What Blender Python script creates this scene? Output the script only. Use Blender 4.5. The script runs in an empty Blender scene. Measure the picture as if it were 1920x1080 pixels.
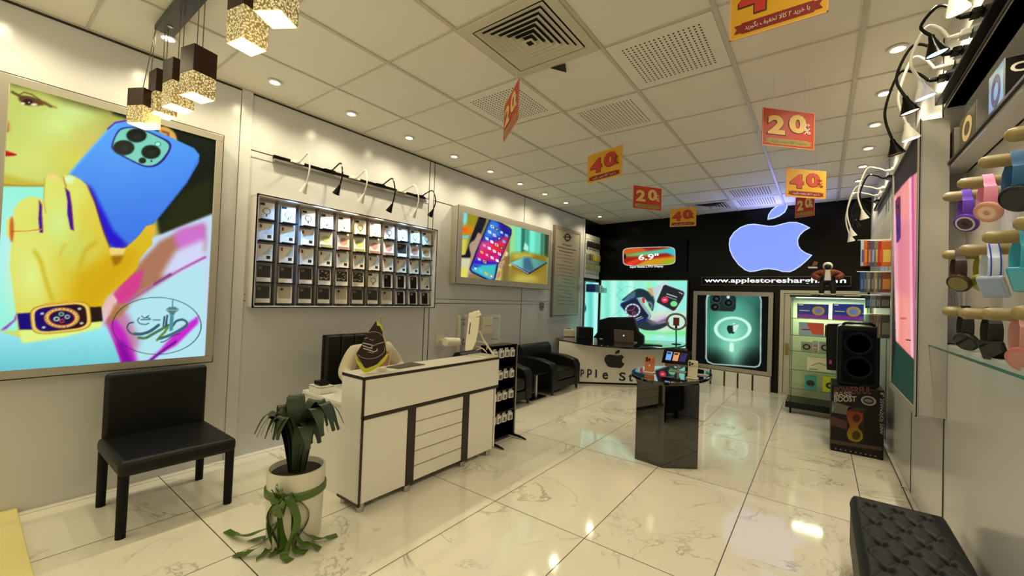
import bpy, bmesh, math, random
import numpy as np
from mathutils import Vector, Matrix
random.seed(7); np.random.seed(7)
SC = bpy.context.scene
COL = SC.collection
PI = math.pi

# ------------------------------------------------------------------ camera
YAW, PIT, ROL, FPX = 0.6424, 0.0214, -0.0364, 775.54
CAM = np.array([3.46, 0.0, 1.26])
def _rot(a, b, c):
    ca, sa = math.cos(a), math.sin(a); cb, sb = math.cos(b), math.sin(b); cc, sc = math.cos(c), math.sin(c)
    return (np.array([[ca, -sa, 0], [sa, ca, 0], [0, 0, 1]]) @ np.array([[1, 0, 0], [0, cb, -sb], [0, sb, cb]])
            @ np.array([[cc, 0, sc], [0, 1, 0], [-sc, 0, cc]]))
RC = _rot(YAW, PIT, ROL)
cam_d = bpy.data.cameras.new('camera'); cam = bpy.data.objects.new('camera', cam_d); COL.objects.link(cam)
cam_d.sensor_width = 36; cam_d.lens = FPX / 1920 * 36; cam_d.clip_start = 0.02
m4 = Matrix.Identity(4)
for r in range(3):
    m4[r][0] = RC[r, 0]; m4[r][1] = RC[r, 2]; m4[r][2] = -RC[r, 1]; m4[r][3] = CAM[r]
cam.matrix_world = m4
SC.camera = cam
SC.view_settings.view_transform = 'Standard'; SC.view_settings.look = 'None'
SC.view_settings.exposure = 0.0; SC.view_settings.gamma = 1.0; SC.view_settings.use_curve_mapping = False
SC.cycles.max_bounces = 8; SC.cycles.diffuse_bounces = 4; SC.cycles.glossy_bounces = 4; SC.cycles.transmission_bounces = 8
SC.cycles.transparent_max_bounces = 12; SC.cycles.sample_clamp_indirect = 4.0
SC.cycles.caustics_reflective = False; SC.cycles.caustics_refractive = False

# ------------------------------------------------------------------ light
W = bpy.data.worlds.new('street_light'); SC.world = W; W.use_nodes = True
W.node_tree.nodes['Background'].inputs[0].default_value = (1.0, 0.9, 0.62, 1)
W.node_tree.nodes['Background'].inputs[1].default_value = 0.35
def area(name, loc, rot, sx, sy, e, c):
    l = bpy.data.lights.new(name, 'AREA'); l.shape = 'RECTANGLE'; l.size = sx; l.size_y = sy; l.energy = e; l.color = c
    o = bpy.data.objects.new(name, l); COL.objects.link(o); o.location = loc; o.rotation_euler = rot; return o
# added warm fill light behind the camera, standing in for shop front daylight
area('front_fill_light', (1.98, -1.28, 1.45), (math.radians(96), 0, 0), 3.4, 2.3, 18, (1.0, 0.91, 0.55))
DL = [(0.32, 0.69 + 0.6 * k) for k in (0, 1, 2, 3, 4, 5, 6, 7, 8, 10)] + [(3.78, 0.69 + 0.6 * k) for k in range(1, 11)] + [(0.32, 0.09), (0.32, -0.51), (3.78, 0.09), (3.78, -0.51)]
def lamp(name, loc, e, c, ang=130, dirv=(0, 0, -1), r=0.03, blend=0.8):
    l = bpy.data.lights.new(name, 'SPOT'); l.energy = e; l.color = c; l.spot_size = math.radians(ang); l.spot_blend = blend
    l.shadow_soft_size = r
    o = bpy.data.objects.new(name, l); COL.objects.link(o); o.location = loc
    o.rotation_euler = Vector(dirv).to_track_quat('-Z', 'Y').to_euler(); return o
for (x, y) in DL:
    lamp('downlight_beam', (x, y, 2.695), 18.5, (1.0, 0.89, 0.58), 150)

# ------------------------------------------------------------------ picture rays onto real planes
def ray(px, py):
    return RC @ np.array([(px - 960) / FPX, 1, (540 - py) / FPX])
def on_x(px, py, X): w = ray(px, py); return CAM + w * (X - CAM[0]) / w[0]
def on_y(px, py, Y): w = ray(px, py); return CAM + w * (Y - CAM[1]) / w[1]
def on_z(px, py, Z): w = ray(px, py); return CAM + w * (Z - CAM[2]) / w[2]
B0 = np.array([0.0, 7.45, 0]); B1 = np.array([3.965, 7.10, 0])
UB = (B1 - B0) / np.linalg.norm(B1 - B0); NB = np.array([UB[1], -UB[0], 0])   # along the wall / into the room
def on_pl(px, py, p0, n):
    w = ray(px, py); t = n @ (np.array(p0) - CAM) / (n @ w); return CAM + t * w
def on_b(px, py, off=0.0): return on_pl(px, py, B0 + NB * off, NB)
def proj(P):
    c = (np.asarray(P) - CAM) @ RC
    return np.stack([960 + FPX * c[..., 0] / c[..., 1], 540 - FPX * c[..., 2] / c[..., 1]], -1)
V = lambda p: Vector((float(p[0]), float(p[1]), float(p[2])))

# ------------------------------------------------------------------ materials
def lin(c):
    c = np.asarray(c, float) / 255
    return np.where(c <= 0.04045, c / 12.92, ((c + 0.055) / 1.055) ** 2.4)
MATS = {}
def mat(name, rgb=(200, 200, 200), rough=0.5, metal=0.0, emit=0.0, coat=0.0, alpha=1.0, trans=0.0, noise=0.0, spec=0.5, ecol=None):
    if name in MATS: return MATS[name]
    m = bpy.data.materials.new(name); m.use_nodes = True; nt = m.node_tree; b = nt.nodes['Principled BSDF']
    c = tuple(lin(rgb)) + (1,)
    b.inputs['Base Color'].default_value = c
    b.inputs['Roughness'].default_value = rough; b.inputs['Metallic'].default_value = metal
    b.inputs['Coat Weight'].default_value = coat; b.inputs['Specular IOR Level'].default_value = spec
    b.inputs['Transmission Weight'].default_value = trans
    b.inputs['Alpha'].default_value = alpha
    if emit:
        b.inputs['Emission Color'].default_value = tuple(lin(ecol or rgb)) + (1,); b.inputs['Emission Strength'].default_value = emit
        if ecol is None: b.inputs['Base Color'].default_value = (0.02, 0.02, 0.02, 1)
    if noise:
        tc = nt.nodes.new('ShaderNodeTexCoord'); n = nt.nodes.new('ShaderNodeTexNoise'); n.inputs['Scale'].default_value = 6
        n.inputs['Detail'].default_value = 5
        mr = nt.nodes.new('ShaderNodeMapRange'); mr.inputs[3].default_value = 1 - noise; mr.inputs[4].default_value = 1 + noise
        mx = nt.nodes.new('ShaderNodeVectorMath'); mx.operation = 'SCALE'; mx.inputs[0].default_value = c[:3]
        nt.links.new(tc.outputs['Object'], n.inputs['Vector']); nt.links.new(n.outputs['Fac'], mr.inputs[0])
        nt.links.new(mr.outputs[0], mx.inputs['Scale']); nt.links.new(mx.outputs[0], b.inputs['Base Color'])
    MATS[name] = m; return m
def art_mat(name, emit=1.0, rough=0.25, base=0.03):
    if name in MATS: return MATS[name]
    m = bpy.data.materials.new(name); m.use_nodes = True; nt = m.node_tree; b = nt.nodes['Principled BSDF']
    a = nt.nodes.new('ShaderNodeAttribute'); a.attribute_name = 'Col'
    s = nt.nodes.new('ShaderNodeVectorMath'); s.operation = 'SCALE'; s.inputs['Scale'].default_value = base
    nt.links.new(a.outputs['Color'], s.inputs[0]); nt.links.new(s.outputs[0], b.inputs['Base Color'])
    if emit:
        nt.links.new(a.outputs['Color'], b.inputs['Emission Color']); b.inputs['Emission Strength'].default_value = emit
    b.inputs['Roughness'].default_value = rough; b.inputs['Specular IOR Level'].default_value = 0.12 if emit else 0.3
    MATS[name] = m; return m
WHITE = mat('white_laminate', (226, 222, 212), 0.22, noise=0.02)
WALLM = mat('wall_panel_laminate', (204, 203, 204), 0.2, noise=0.02)
BLACK = mat('black_laminate', (7, 7, 6), 0.22, spec=0.18)
BLACKM = mat('black_matte', (11, 11, 10), 0.55, spec=0.2)
JOINT = mat('dark_joint', (40, 34, 28), 0.6)
GREYM = mat('grey_plastic', (120, 118, 112), 0.4)
SILVER = mat('brushed_aluminium', (180, 178, 172), 0.3, metal=0.9)
CREAM = mat('ivory_plastic', (214, 206, 184), 0.35)
LEATHER = mat('black_leather', (12, 12, 11), 0.42, noise=0.15, spec=0.3)
WHITEP = mat('white_plastic', (222, 220, 212), 0.35)
GLASS = mat('clear_glass', (200, 235, 220), 0.03, alpha=0.16)

# ------------------------------------------------------------------ mesh building
def _n(v): return v / (np.linalg.norm(v) + 1e-12)
class MB:
    def __init__(s, *mats): s.bm = bmesh.new(); s.mats = list(mats) or [WHITE]; s.i = 0
    def use(s, m):
        if m not in s.mats: s.mats.append(m)
        s.i = s.mats.index(m); return s
    def _done(s, fs):
        for f in fs: f.material_index = s.i; f.smooth = True
        return s
    def faces(s, vs, fs):
        bv = [s.bm.verts.new(V(v)) for v in vs]; out = []
        for f in fs:
            try: out.append(s.bm.faces.new([bv[i] for i in f]))
            except ValueError: pass
        return s._done(out)
    def box(s, c, sz, M=None):
        x, y, z = [k / 2 for k in sz]
        vs = [(-x, -y, -z), (x, -y, -z), (x, y, -z), (-x, y, -z), (-x, -y, z), (x, -y, z), (x, y, z), (-x, y, z)]
        vs = [Vector(v) for v in vs]
        if M is not None: vs = [M @ v for v in vs]
        vs = [v + V(c) for v in vs]
        return s.faces(vs, [(0, 3, 2, 1), (4, 5, 6, 7), (0, 1, 5, 4), (1, 2, 6, 5), (2, 3, 7, 6), (3, 0, 4, 7)])
    def bb(s, x0, x1, y0, y1, z0, z1): return s.box(((x0 + x1) / 2, (y0 + y1) / 2, (z0 + z1) / 2), (x1 - x0, y1 - y0, z1 - z0))
    def fbox(s, o, a, b, c):      # box from a corner and three edge vectors
        o, a, b, c = map(np.asarray, (o, a, b, c))
        vs = [o, o + a, o + a + b, o + b, o + c, o + a + c, o + a + b + c, o + b + c]
        fs = [(0, 3, 2, 1), (4, 5, 6, 7), (0, 1, 5, 4), (1, 2, 6, 5), (2, 3, 7, 6), (3, 0, 4, 7)]
        if np.dot(np.cross(a, b), c) < 0: fs = [f[::-1] for f in fs]
        return s.faces(vs, fs)
    def cyl(s, p0, p1, r0, r1=None, seg=16, caps=True):
        r1 = r0 if r1 is None else r1
        p0 = np.asarray(p0, float); p1 = np.asarray(p1, float); d = _n(p1 - p0)
        a = _n(np.cross(d, [0, 0, 1] if abs(d[2]) < .9 else [1, 0, 0])); b = np.cross(d, a)
        vs = []
        for k in range(seg):
            t = 2 * PI * k / seg; q = a * math.cos(t) + b * math.sin(t); vs += [p0 + q * r0, p1 + q * r1]
        fs = [(2 * k, 2 * ((k + 1) % seg), 2 * ((k + 1) % seg) + 1, 2 * k + 1) for k in range(seg)]
        if caps: fs += [tuple(2 * k for k in range(seg))[::-1], tuple(2 * k + 1 for k in range(seg))]
        return s.faces(vs, fs)
    def tube(s, pts, r, seg=8, flat=None):
        pts = [np.asarray(p, float) for p in pts]; n = len(pts); rs = r if hasattr(r, '__len__') else [r] * n
        vs = []; up = None
        for i, p in enumerate(pts):
            d = _n(pts[min(i + 1, n - 1)] - pts[max(i - 1, 0)])
            if up is None: up = _n(np.cross(d, [0.13, 0.2, 1] if abs(d[2]) < .95 else [1, 0, 0]))
            up = _n(up - d * (up @ d)); w = np.cross(d, up)
            for k in range(seg):
                t = 2 * PI * k / seg; vs.append(p + (up * math.cos(t) + w * math.sin(t)) * rs[i])
        fs = []
        for i in range(n - 1):
            for k in range(seg):
                k2 = (k + 1) % seg; fs.append((i * seg + k, i * seg + k2, (i + 1) * seg + k2, (i + 1) * seg + k))
        fs += [tuple(range(seg))[::-1], tuple((n - 1) * seg + k for k in range(seg))]
        return s.faces(vs, fs)
    def strip(s, pts, side, w, th=0.002):    # ribbon: centre line, side vectors
        vs = []; n = len(pts)
        for p, sd in zip(pts, side):
            p = np.asarray(p, float); sd = _n(np.asarray(sd, float)) * w / 2
            vs += [p - sd, p + sd, p + sd + [0, 0, th], p - sd + [0, 0, th]]
        fs = []
        for i in range(n - 1):
            for k in range(4): k2 = (k + 1) % 4; fs.append((4 * i + k, 4 * i + 4 + k, 4 * i + 4 + k2, 4 * i + k2))
        fs += [(0, 1, 2, 3), (4 * n - 1, 4 * n - 2, 4 * n - 3, 4 * n - 4)]
        return s.faces(vs, fs)
    def prism(s, pts, vec):
        pts = [np.asarray(p, float) for p in pts]; n = len(pts); vec = np.asarray(vec, float)
        nn = np.zeros(3)
        for i in range(n): nn += np.cross(pts[i], pts[(i + 1) % n])
        if nn @ vec > 0: pts = pts[::-1]
        vs = pts + [p + vec for p in pts]
        fs = [tuple(range(n)), tuple(range(n, 2 * n))[::-1]] + [(i, i + n, (i + 1) % n + n, (i + 1) % n) for i in range(n)]
        return s.faces(vs, fs)
    def lathe(s, prof, c, seg=24, ax=(0, 0, 1), sc=(1, 1)):
        ax = _n(np.asarray(ax, float)); a = _n(np.cross(ax, [0, 1, 0] if abs(ax[1]) < .9 else [1, 0, 0])); b = np.cross(ax, a); c = np.asarray(c, float)
        vs = []; n = len(prof)
        for (r, z) in prof:
            for k in range(seg):
                t = 2 * PI * k / seg; vs.append(c + ax * z + a * r * math.cos(t) * sc[0] + b * r * math.sin(t) * sc[1])
        fs = [(i * seg + k, i * seg + (k + 1) % seg, (i + 1) * seg + (k + 1) % seg, (i + 1) * seg + k) for i in range(n - 1) for k in range(seg)]
        fs += [tuple(range(seg))[::-1], tuple((n - 1) * seg + k for k in range(seg))]
        return s.faces(vs, fs)
    def ball(s, c, r, seg=16, M=None):
        r = r if hasattr(r, '__len__') else (r, r, r); vs = []; nr = seg // 2
        for i in range(nr + 1):
            ph = PI * i / nr
            for k in range(seg):
                t = 2 * PI * k / seg; v = Vector((r[0] * math.sin(ph) * math.cos(t), r[1] * math.sin(ph) * math.sin(t), r[2] * math.cos(ph)))
                if M is not None: v = M @ v
                vs.append(v + V(c))
        fs = [(i * seg + k, (i + 1) * seg + k, (i + 1) * seg + (k + 1) % seg, i * seg + (k + 1) % seg) for i in range(nr) for k in range(seg)]
        return s.faces(vs, fs)
    def grid(s, fn, nu, nv):
        vs = [fn(i / nu, j / nv) for j in range(nv + 1) for i in range(nu + 1)]; w = nu + 1
        return s.faces(vs, [(j * w + i, j * w + i + 1, (j + 1) * w + i + 1, (j + 1) * w + i) for j in range(nv) for i in range(nu)])
    def text(s, body, o, right, up, w, h, bold=0.0, off=0.0012):
        vs, fs = text_geo(body, bold); o = np.asarray(o, float); right = _n(np.asarray(right, float)); up = _n(np.asarray(up, float)); nn = np.cross(right, up)
        mn = vs.min(0); sz = np.maximum(vs.max(0) - mn, 1e-6)
        P = [o + right * ((v[0] - mn[0]) / sz[0] * w) + up * ((v[1] - mn[1]) / sz[1] * h) + nn * off for v in vs]
        return s.faces(P, fs)
    def disc(s, c, a, b, r0=0.0, seg=24):     # flat ellipse or ring with half axes a, b
        c, a, b = map(lambda q: np.asarray(q, float), (c, a, b))
        if r0 == 0:
            return s.faces([c + a * math.cos(2 * PI * k / seg) + b * math.sin(2 * PI * k / seg) for k in range(seg)], [tuple(range(seg))])
        vs = [c + (a * math.cos(2 * PI * k / seg) + b * math.sin(2 * PI * k / seg)) * q for k in range(seg) for q in (r0, 1)]
        return s.faces(vs, [(2 * k, 2 * k + 1, 2 * ((k + 1) % seg) + 1, 2 * ((k + 1) % seg)) for k in range(seg)])
_TX = {}
def text_geo(body, bold=0.0):
    if (body, bold) in _TX: return _TX[(body, bold)]
    cu = bpy.data.curves.new('lettering', 'FONT'); cu.body = body; cu.offset = bold; cu.resolution_u = 3
    o = bpy.data.objects.new('lettering', cu); COL.objects.link(o); bpy.context.view_layer.update()
    me = bpy.data.meshes.new_from_object(o.evaluated_get(bpy.context.evaluated_depsgraph_get()))
    vs = np.array([v.co[:2] for v in me.vertices]); fs = [tuple(p.vertices) for p in me.polygons]
    bpy.data.objects.remove(o); bpy.data.curves.remove(cu); bpy.data.meshes.remove(me)
    _TX[(body, bold)] = (vs, fs); return vs, fs
ROOT = {}
def props(o, label=None, cat=None, group=None, kind=None):
    if label: o['label'] = label
    if cat: o['category'] = cat
    if group: o['group'] = group
    if kind: o['kind'] = kind
    return o
def thing(name, label, cat, loc=(0, 0, 0), group=None, rz=0.0, local=False):
    o = bpy.data.objects.new(name, None); COL.objects.link(o); o.location = V(loc); o.rotation_euler = (0, 0, rz); o.empty_display_size = 0.05
    ROOT[o.name] = np.zeros(3) if local else np.asarray(loc, float)
    return props(o, label, cat, group)
def obj(name, mb, parent=None, bevel=0.0, label=None, seg=2, sub=0, sharp=35):
    me = bpy.data.meshes.new(name)
    if parent is None:
        co = np.array([v.co[:] for v in mb.bm.verts]); org = np.array([(co[:, 0].min() + co[:, 0].max()) / 2, (co[:, 1].min() + co[:, 1].max()) / 2, co[:, 2].min()])
    else: org = ROOT[parent.name]
    if bevel or sub: bmesh.ops.remove_doubles(mb.bm, verts=mb.bm.verts, dist=1e-6)
    bmesh.ops.translate(mb.bm, verts=mb.bm.verts, vec=V(-org)); mb.bm.to_mesh(me); mb.bm.free()
    for m in mb.mats: me.materials.append(m)
    if sharp: me.set_sharp_from_angle(angle=math.radians(sharp))
    o = bpy.data.objects.new(name, me); COL.objects.link(o)
    if parent is None: o.location = V(org); ROOT[o.name] = org
    else: o.parent = parent; ROOT[o.name] = org
    if sub:
        md = o.modifiers.new('smooth', 'SUBSURF'); md.levels = sub; md.render_levels = sub
    if bevel:
        md = o.modifiers.new('edge', 'BEVEL'); md.width = bevel; md.segments = seg; md.limit_method = 'ANGLE'; md.angle_limit = math.radians(40)
    if label: o['label'] = label
    return o
def struct(name, mb, parent=None, bevel=0.0):
    o = obj(name, mb, parent, bevel)
    if parent is None: o['kind'] = 'structure'
    return o
def one(name, mb, label, cat, group=None, bevel=0.0, **k): return props(obj(name, mb, bevel=bevel, **k), label, cat, group)
KIDS = {}
def copy_thing(root, loc, rz=None, label=None, group=None):
    bpy_children = [o for o in COL.objects if o.parent == root]
    r = root.copy(); COL.objects.link(r); r.location = V(loc)
    if rz is not None: r.rotation_euler = (0, 0, rz)
    if label: r['label'] = label
    if group: r['group'] = group
    for ch in bpy_children:
        c = ch.copy(); COL.objects.link(c); c.parent = r
        for g in [o for o in COL.objects if o.parent == ch]:
            d = g.copy(); COL.objects.link(d); d.parent = c
    return r

# ------------------------------------------------------------------ printed pictures as dense coloured sheets
class Cv:
    def __init__(s, x0, y0, x1, y1, k=1.5, c=(0, 0, 0)):
        s.x0, s.y0, s.k = x0, y0, k; s.w = int((x1 - x0) * k) + 2; s.h = int((y1 - y0) * k) + 2
        s.a = np.ones((s.h, s.w, 3)) * (np.array(c, float)); s.X = x0 + (np.arange(s.w)[None, :] + .5) / k + np.zeros((s.h, 1)); s.Y = y0 + (np.arange(s.h)[:, None] + .5) / k + np.zeros((1, s.w))
    def _blur(s, m, b):
        r = int(round(b * s.k))
        if r < 1: return m
        for _ in range(2):
            for ax in (0, 1):
                p = np.pad(m, [(r + 1, r) if a == ax else (0, 0) for a in (0, 1)], mode='edge'); c = np.cumsum(p, axis=ax)
                n = m.shape[ax]
                m = (np.take(c, np.arange(2 * r + 1, 2 * r + 1 + n), axis=ax) - np.take(c, np.arange(0, n), axis=ax)) / (2 * r + 1)
        return m
    def _put(s, m, c, al):
        c = c if isinstance(c, np.ndarray) and c.ndim == 3 else np.array(c, float)
        m = (m * al)[..., None]; s.a = s.a * (1 - m) + c * m
    def pm(s, pts):
        X, Y = s.X, s.Y; ins = np.zeros(X.shape, bool); n = len(pts)
        for i in range(n):
            (x1, y1), (x2, y2) = pts[i], pts[(i + 1) % n]
            if y1 == y2: continue
            ins ^= ((y1 > Y) != (y2 > Y)) & (X < (x2 - x1) * (Y - y1) / (y2 - y1) + x1)
        return ins.astype(float)
    def poly(s, pts, c, blur=0.7, al=1.0, smooth=False):
        if smooth: pts = spline2(pts)
        s._put(s._blur(s.pm(pts), blur), c, al); return s
    def ell(s, cx, cy, rx, ry, c, blur=0.0, al=1.0, inner=0.0, ang=0.0):
        ca, sa = math.cos(math.radians(ang)), math.sin(math.radians(ang)); dx, dy = s.X - cx, s.Y - cy
        d = np.hypot((dx * ca + dy * sa) / rx, (-dx * sa + dy * ca) / ry); e = 0.6 / min(rx, ry)
        m = np.clip((1 - d) / e + .5, 0, 1) * (np.clip((d - inner) / e + .5, 0, 1) if inner else 1)
        s._put(s._blur(m, blur), c, al); return s
    def glow(s, cx, cy, rx, ry, c, al=1.0, p=1.0):
        d = np.hypot((s.X - cx) / rx, (s.Y - cy) / ry); s._put(np.clip(1 - d, 0, 1) ** p, c, al); return s
    def line(s, pts, w, c, blur=0.0, al=1.0, smooth=False):
        if smooth: pts = spline2(pts, closed=False)
        m = np.zeros(s.X.shape)
        for (x1, y1), (x2, y2) in zip(pts[:-1], pts[1:]):
            L = max((x2 - x1) ** 2 + (y2 - y1) ** 2, 1e-9); t = np.clip(((s.X - x1) * (x2 - x1) + (s.Y - y1) * (y2 - y1)) / L, 0, 1)
            m = np.maximum(m, np.clip(w / 2 - np.hypot(s.X - x1 - t * (x2 - x1), s.Y - y1 - t * (y2 - y1)) + .5, 0, 1))
        s._put(s._blur(m, blur), c, al); return s
    def gr(s, p0, c0, p1, c1):
        d = np.array(p1, float) - p0; t = np.clip(((s.X - p0[0]) * d[0] + (s.Y - p0[1]) * d[1]) / (d @ d), 0, 1)[..., None]
        return np.array(c0, float) * (1 - t) + np.array(c1, float) * t
    def sample(s, q):
        x = np.clip((q[:, 0] - s.x0) * s.k - .5, 0, s.w - 1.001); y = np.clip((q[:, 1] - s.y0) * s.k - .5, 0, s.h - 1.001)
        i = x.astype(int); j = y.astype(int); fx = (x - i)[:, None]; fy = (y - j)[:, None]; a = s.a
        return (a[j, i] * (1 - fx) + a[j, i + 1] * fx) * (1 - fy) + (a[j + 1, i] * (1 - fx) + a[j + 1, i + 1] * fx) * fy
def spline2(pts, closed=True, n=6):
    P = np.array(pts, float); N = len(P); out = []
    rng = range(N) if closed else range(N - 1)
    for i in rng:
        g = (lambda k: P[k % N]) if closed else (lambda k: P[min(max(k, 0), N - 1)])
        a, b, c, d = g(i - 1), g(i), g(i + 1), g(i + 2)
        for k in range(n):
            t = k / n; out.append(tuple(.5 * (2 * b + (c - a) * t + (2 * a - 5 * b + 4 * c - d) * t * t + (3 * b - a - 3 * c + d) * t ** 3)))
    if not closed: out.append(tuple(P[-1]))
    return out
def spline3(pts, n=8):
    P = [np.asarray(p, float) for p in pts]; N = len(P); out = []
    for i in range(N - 1):
        a, b, c, d = P[max(i - 1, 0)], P[i], P[i + 1], P[min(i + 2, N - 1)]
        for k in range(n):
            t = k / n; out.append(.5 * (2 * b + (c - a) * t + (2 * a - 5 * b + 4 * c - d) * t * t + (3 * b - a - 3 * c + d) * t ** 3))
    return out + [P[-1]]
def art(name, cv, bl, br, tr, tl, nu, nv, m, parent, label=None):
    bl, br, tr, tl = [np.asarray(p, float) for p in (bl, br, tr, tl)]
    u = np.linspace(0, 1, nu + 1)[None, :, None]; v = np.linspace(0, 1, nv + 1)[:, None, None]
    P = ((bl * (1 - u) + br * u) * (1 - v) + (tl * (1 - u) + tr * u) * v).reshape(-1, 3)
    col = lin(np.clip(cv.sample(proj(P)), 0, 255))
    org = ROOT[parent.name]; me = bpy.data.meshes.new(name); w = nu + 1
    idx = (np.arange(nv)[:, None] * w + np.arange(nu)[None, :]).reshape(-1)
    F = np.stack([idx, idx + 1, idx + w + 1, idx + w], 1)
    me.from_pydata((P - org).tolist(), [], F.tolist()); me.materials.append(m)
    at = me.color_attributes.new('Col', 'FLOAT_COLOR', 'POINT'); at.data.foreach_set('color', np.concatenate([col, np.ones((len(col), 1))], 1).astype(np.float32).ravel())
    o = bpy.data.objects.new(name, me); COL.objects.link(o); o.parent = parent; ROOT[o.name] = org
    if label: o['label'] = label
    return o
# ------------------------------------------------------------------ the room
HC = 2.725; YF = -1.22
GX, GY = 0.012, 0.9877          # ceiling grid origin
def nodes(m):
    nt = m.node_tree
    def N(t, **k):
        n = nt.nodes.new(t)
        for a, b in k.items():
            if a.startswith('i'): n.inputs[int(a[1:])].default_value = b
            else: setattr(n, a, b)
        return n
    return nt, N, nt.links.new
def floor_mat():
    m = bpy.data.materials.new('marble_floor_tiles'); m.use_nodes = True; nt, N, L = nodes(m); b = nt.nodes['Principled BSDF']
    g = N('ShaderNodeNewGeometry'); sp = N('ShaderNodeSeparateXYZ'); L(g.outputs['Position'], sp.inputs[0])
    def cell(out, o, s):
        a = N('ShaderNodeMath', operation='SUBTRACT', i1=o); L(out, a.inputs[0]); d = N('ShaderNodeMath', operation='DIVIDE', i1=s); L(a.outputs[0], d.inputs[0])
        fl = N('ShaderNodeMath', operation='FLOOR'); L(d.outputs[0], fl.inputs[0]); fr = N('ShaderNodeMath', operation='FRACT'); L(d.outputs[0], fr.inputs[0])
        pp = N('ShaderNodeMath', operation='PINGPONG', i1=0.5); L(d.outputs[0], pp.inputs[0]); mu = N('ShaderNodeMath', operation='MULTIPLY', i1=s); L(pp.outputs[0], mu.inputs[0])
        return fl, mu
    fx, dx = cell(sp.outputs[0], 1.268, 0.6056); fy, dy = cell(sp.outputs[1], 0.833, 1.194)
    mn = N('ShaderNodeMath', operation='MINIMUM'); L(dx.outputs[0], mn.inputs[0]); L(dy.outputs[0], mn.inputs[1])
    gt = N('ShaderNodeMapRange', i1=0.0016, i2=0.0034, i3=0.0, i4=1.0); L(mn.outputs[0], gt.inputs[0])
    cb = N('ShaderNodeCombineXYZ'); L(fx.outputs[0], cb.inputs[0]); L(fy.outputs[0], cb.inputs[1])
    wn = N('ShaderNodeTexWhiteNoise', noise_dimensions='3D'); L(cb.outputs[0], wn.inputs['Vector'])
    sc = N('ShaderNodeVectorMath', operation='SCALE'); sc.inputs['Scale'].default_value = 17.0; L(wn.outputs['Color'], sc.inputs[0])
    ad = N('ShaderNodeVectorMath', operation='ADD'); L(g.outputs['Position'], ad.inputs[0]); L(sc.outputs[0], ad.inputs[1])
    n1 = N('ShaderNodeTexNoise'); n1.inputs['Scale'].default_value = 1.5; n1.inputs['Detail'].default_value = 9; n1.inputs['Roughness'].default_value = 0.62; n1.inputs['Distortion'].default_value = 0.9
    L(ad.outputs[0], n1.inputs['Vector'])
    v = N('ShaderNodeMath', operation='SUBTRACT', i1=0.5); L(n1.outputs['Fac'], v.inputs[0]); v2 = N('ShaderNodeMath', operation='ABSOLUTE'); L(v.outputs[0], v2.inputs[0])
    vr = N('ShaderNodeMapRange', i1=0.0, i2=0.016, i3=1.0, i4=0.0); L(v2.outputs[0], vr.inputs[0])
    n2 = N('ShaderNodeTexNoise'); n2.inputs['Scale'].default_value = 2.1; n2.inputs['Detail'].default_value = 3; L(ad.outputs[0], n2.inputs['Vector'])
    mk = N('ShaderNodeMapRange', i1=0.47, i2=0.66, i3=0.0, i4=0.75); L(n2.outputs['Fac'], mk.inputs[0])
    vm = N('ShaderNodeMath', operation='MULTIPLY'); L(vr.outputs[0], vm.inputs[0]); L(mk.outputs[0], vm.inputs[1])
    cl = N('ShaderNodeMapRange', i1=0.35, i2=0.75, i3=0.0, i4=0.35); L(n2.outputs['Fac'], cl.inputs[0])
    m1 = N('ShaderNodeMix', data_type='RGBA'); m1.inputs[6].default_value = tuple(lin((238, 232, 216))) + (1,); m1.inputs[7].default_value = tuple(lin((222, 214, 198))) + (1,); L(cl.outputs[0], m1.inputs[0])
    m2 = N('ShaderNodeMix', data_type='RGBA'); m2.inputs[7].default_value = tuple(lin((140, 134, 118))) + (1,); L(vm.outputs[0], m2.inputs[0]); L(m1.outputs[2], m2.inputs[6])
    m3 = N('ShaderNodeMix', data_type='RGBA'); m3.inputs[6].default_value = tuple(lin((62, 52, 40))) + (1,); L(gt.outputs[0], m3.inputs[0]); L(m2.outputs[2], m3.inputs[7])
    L(m3.outputs[2], b.inputs['Base Color'])
    rr = N('ShaderNodeMapRange', i1=0, i2=1, i3=0.6, i4=0.07); L(gt.outputs[0], rr.inputs[0]); L(rr.outputs[0], b.inputs['Roughness'])
    b.inputs['Specular IOR Level'].default_value = 0.6
    return m
CEIL = mat('ceiling_tile', (222, 217, 204), 0.75, noise=0.015)
TBAR = mat('ceiling_grid_metal', (190, 184, 170), 0.5)
mb = MB(floor_mat()); mb.bb(-0.1, 4.1, YF - 0.1, 8.0, -0.06, 0.0); struct('floor', mb)
mb = MB(CEIL); mb.bb(-0.1, 4.1, YF - 0.1, 8.0, HC + 0.008, HC + 0.05); struct('ceiling', mb)
mb = MB(TBAR)
for i in range(0, 7):
    x = GX + 0.6 * i; w = 0.012 if i > 1 else 0.006
    mb.bb(x - w, x + w, YF, 7.45 - 0.088 * x, HC, HC + 0.012)
for j in range(-3, 11):
    y = GY + 0.6 * j; mb.bb(0, 3.965, y - 0.006, y + 0.006, HC + 0.001, HC + 0.012)
struct('trim_1', mb)
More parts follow.
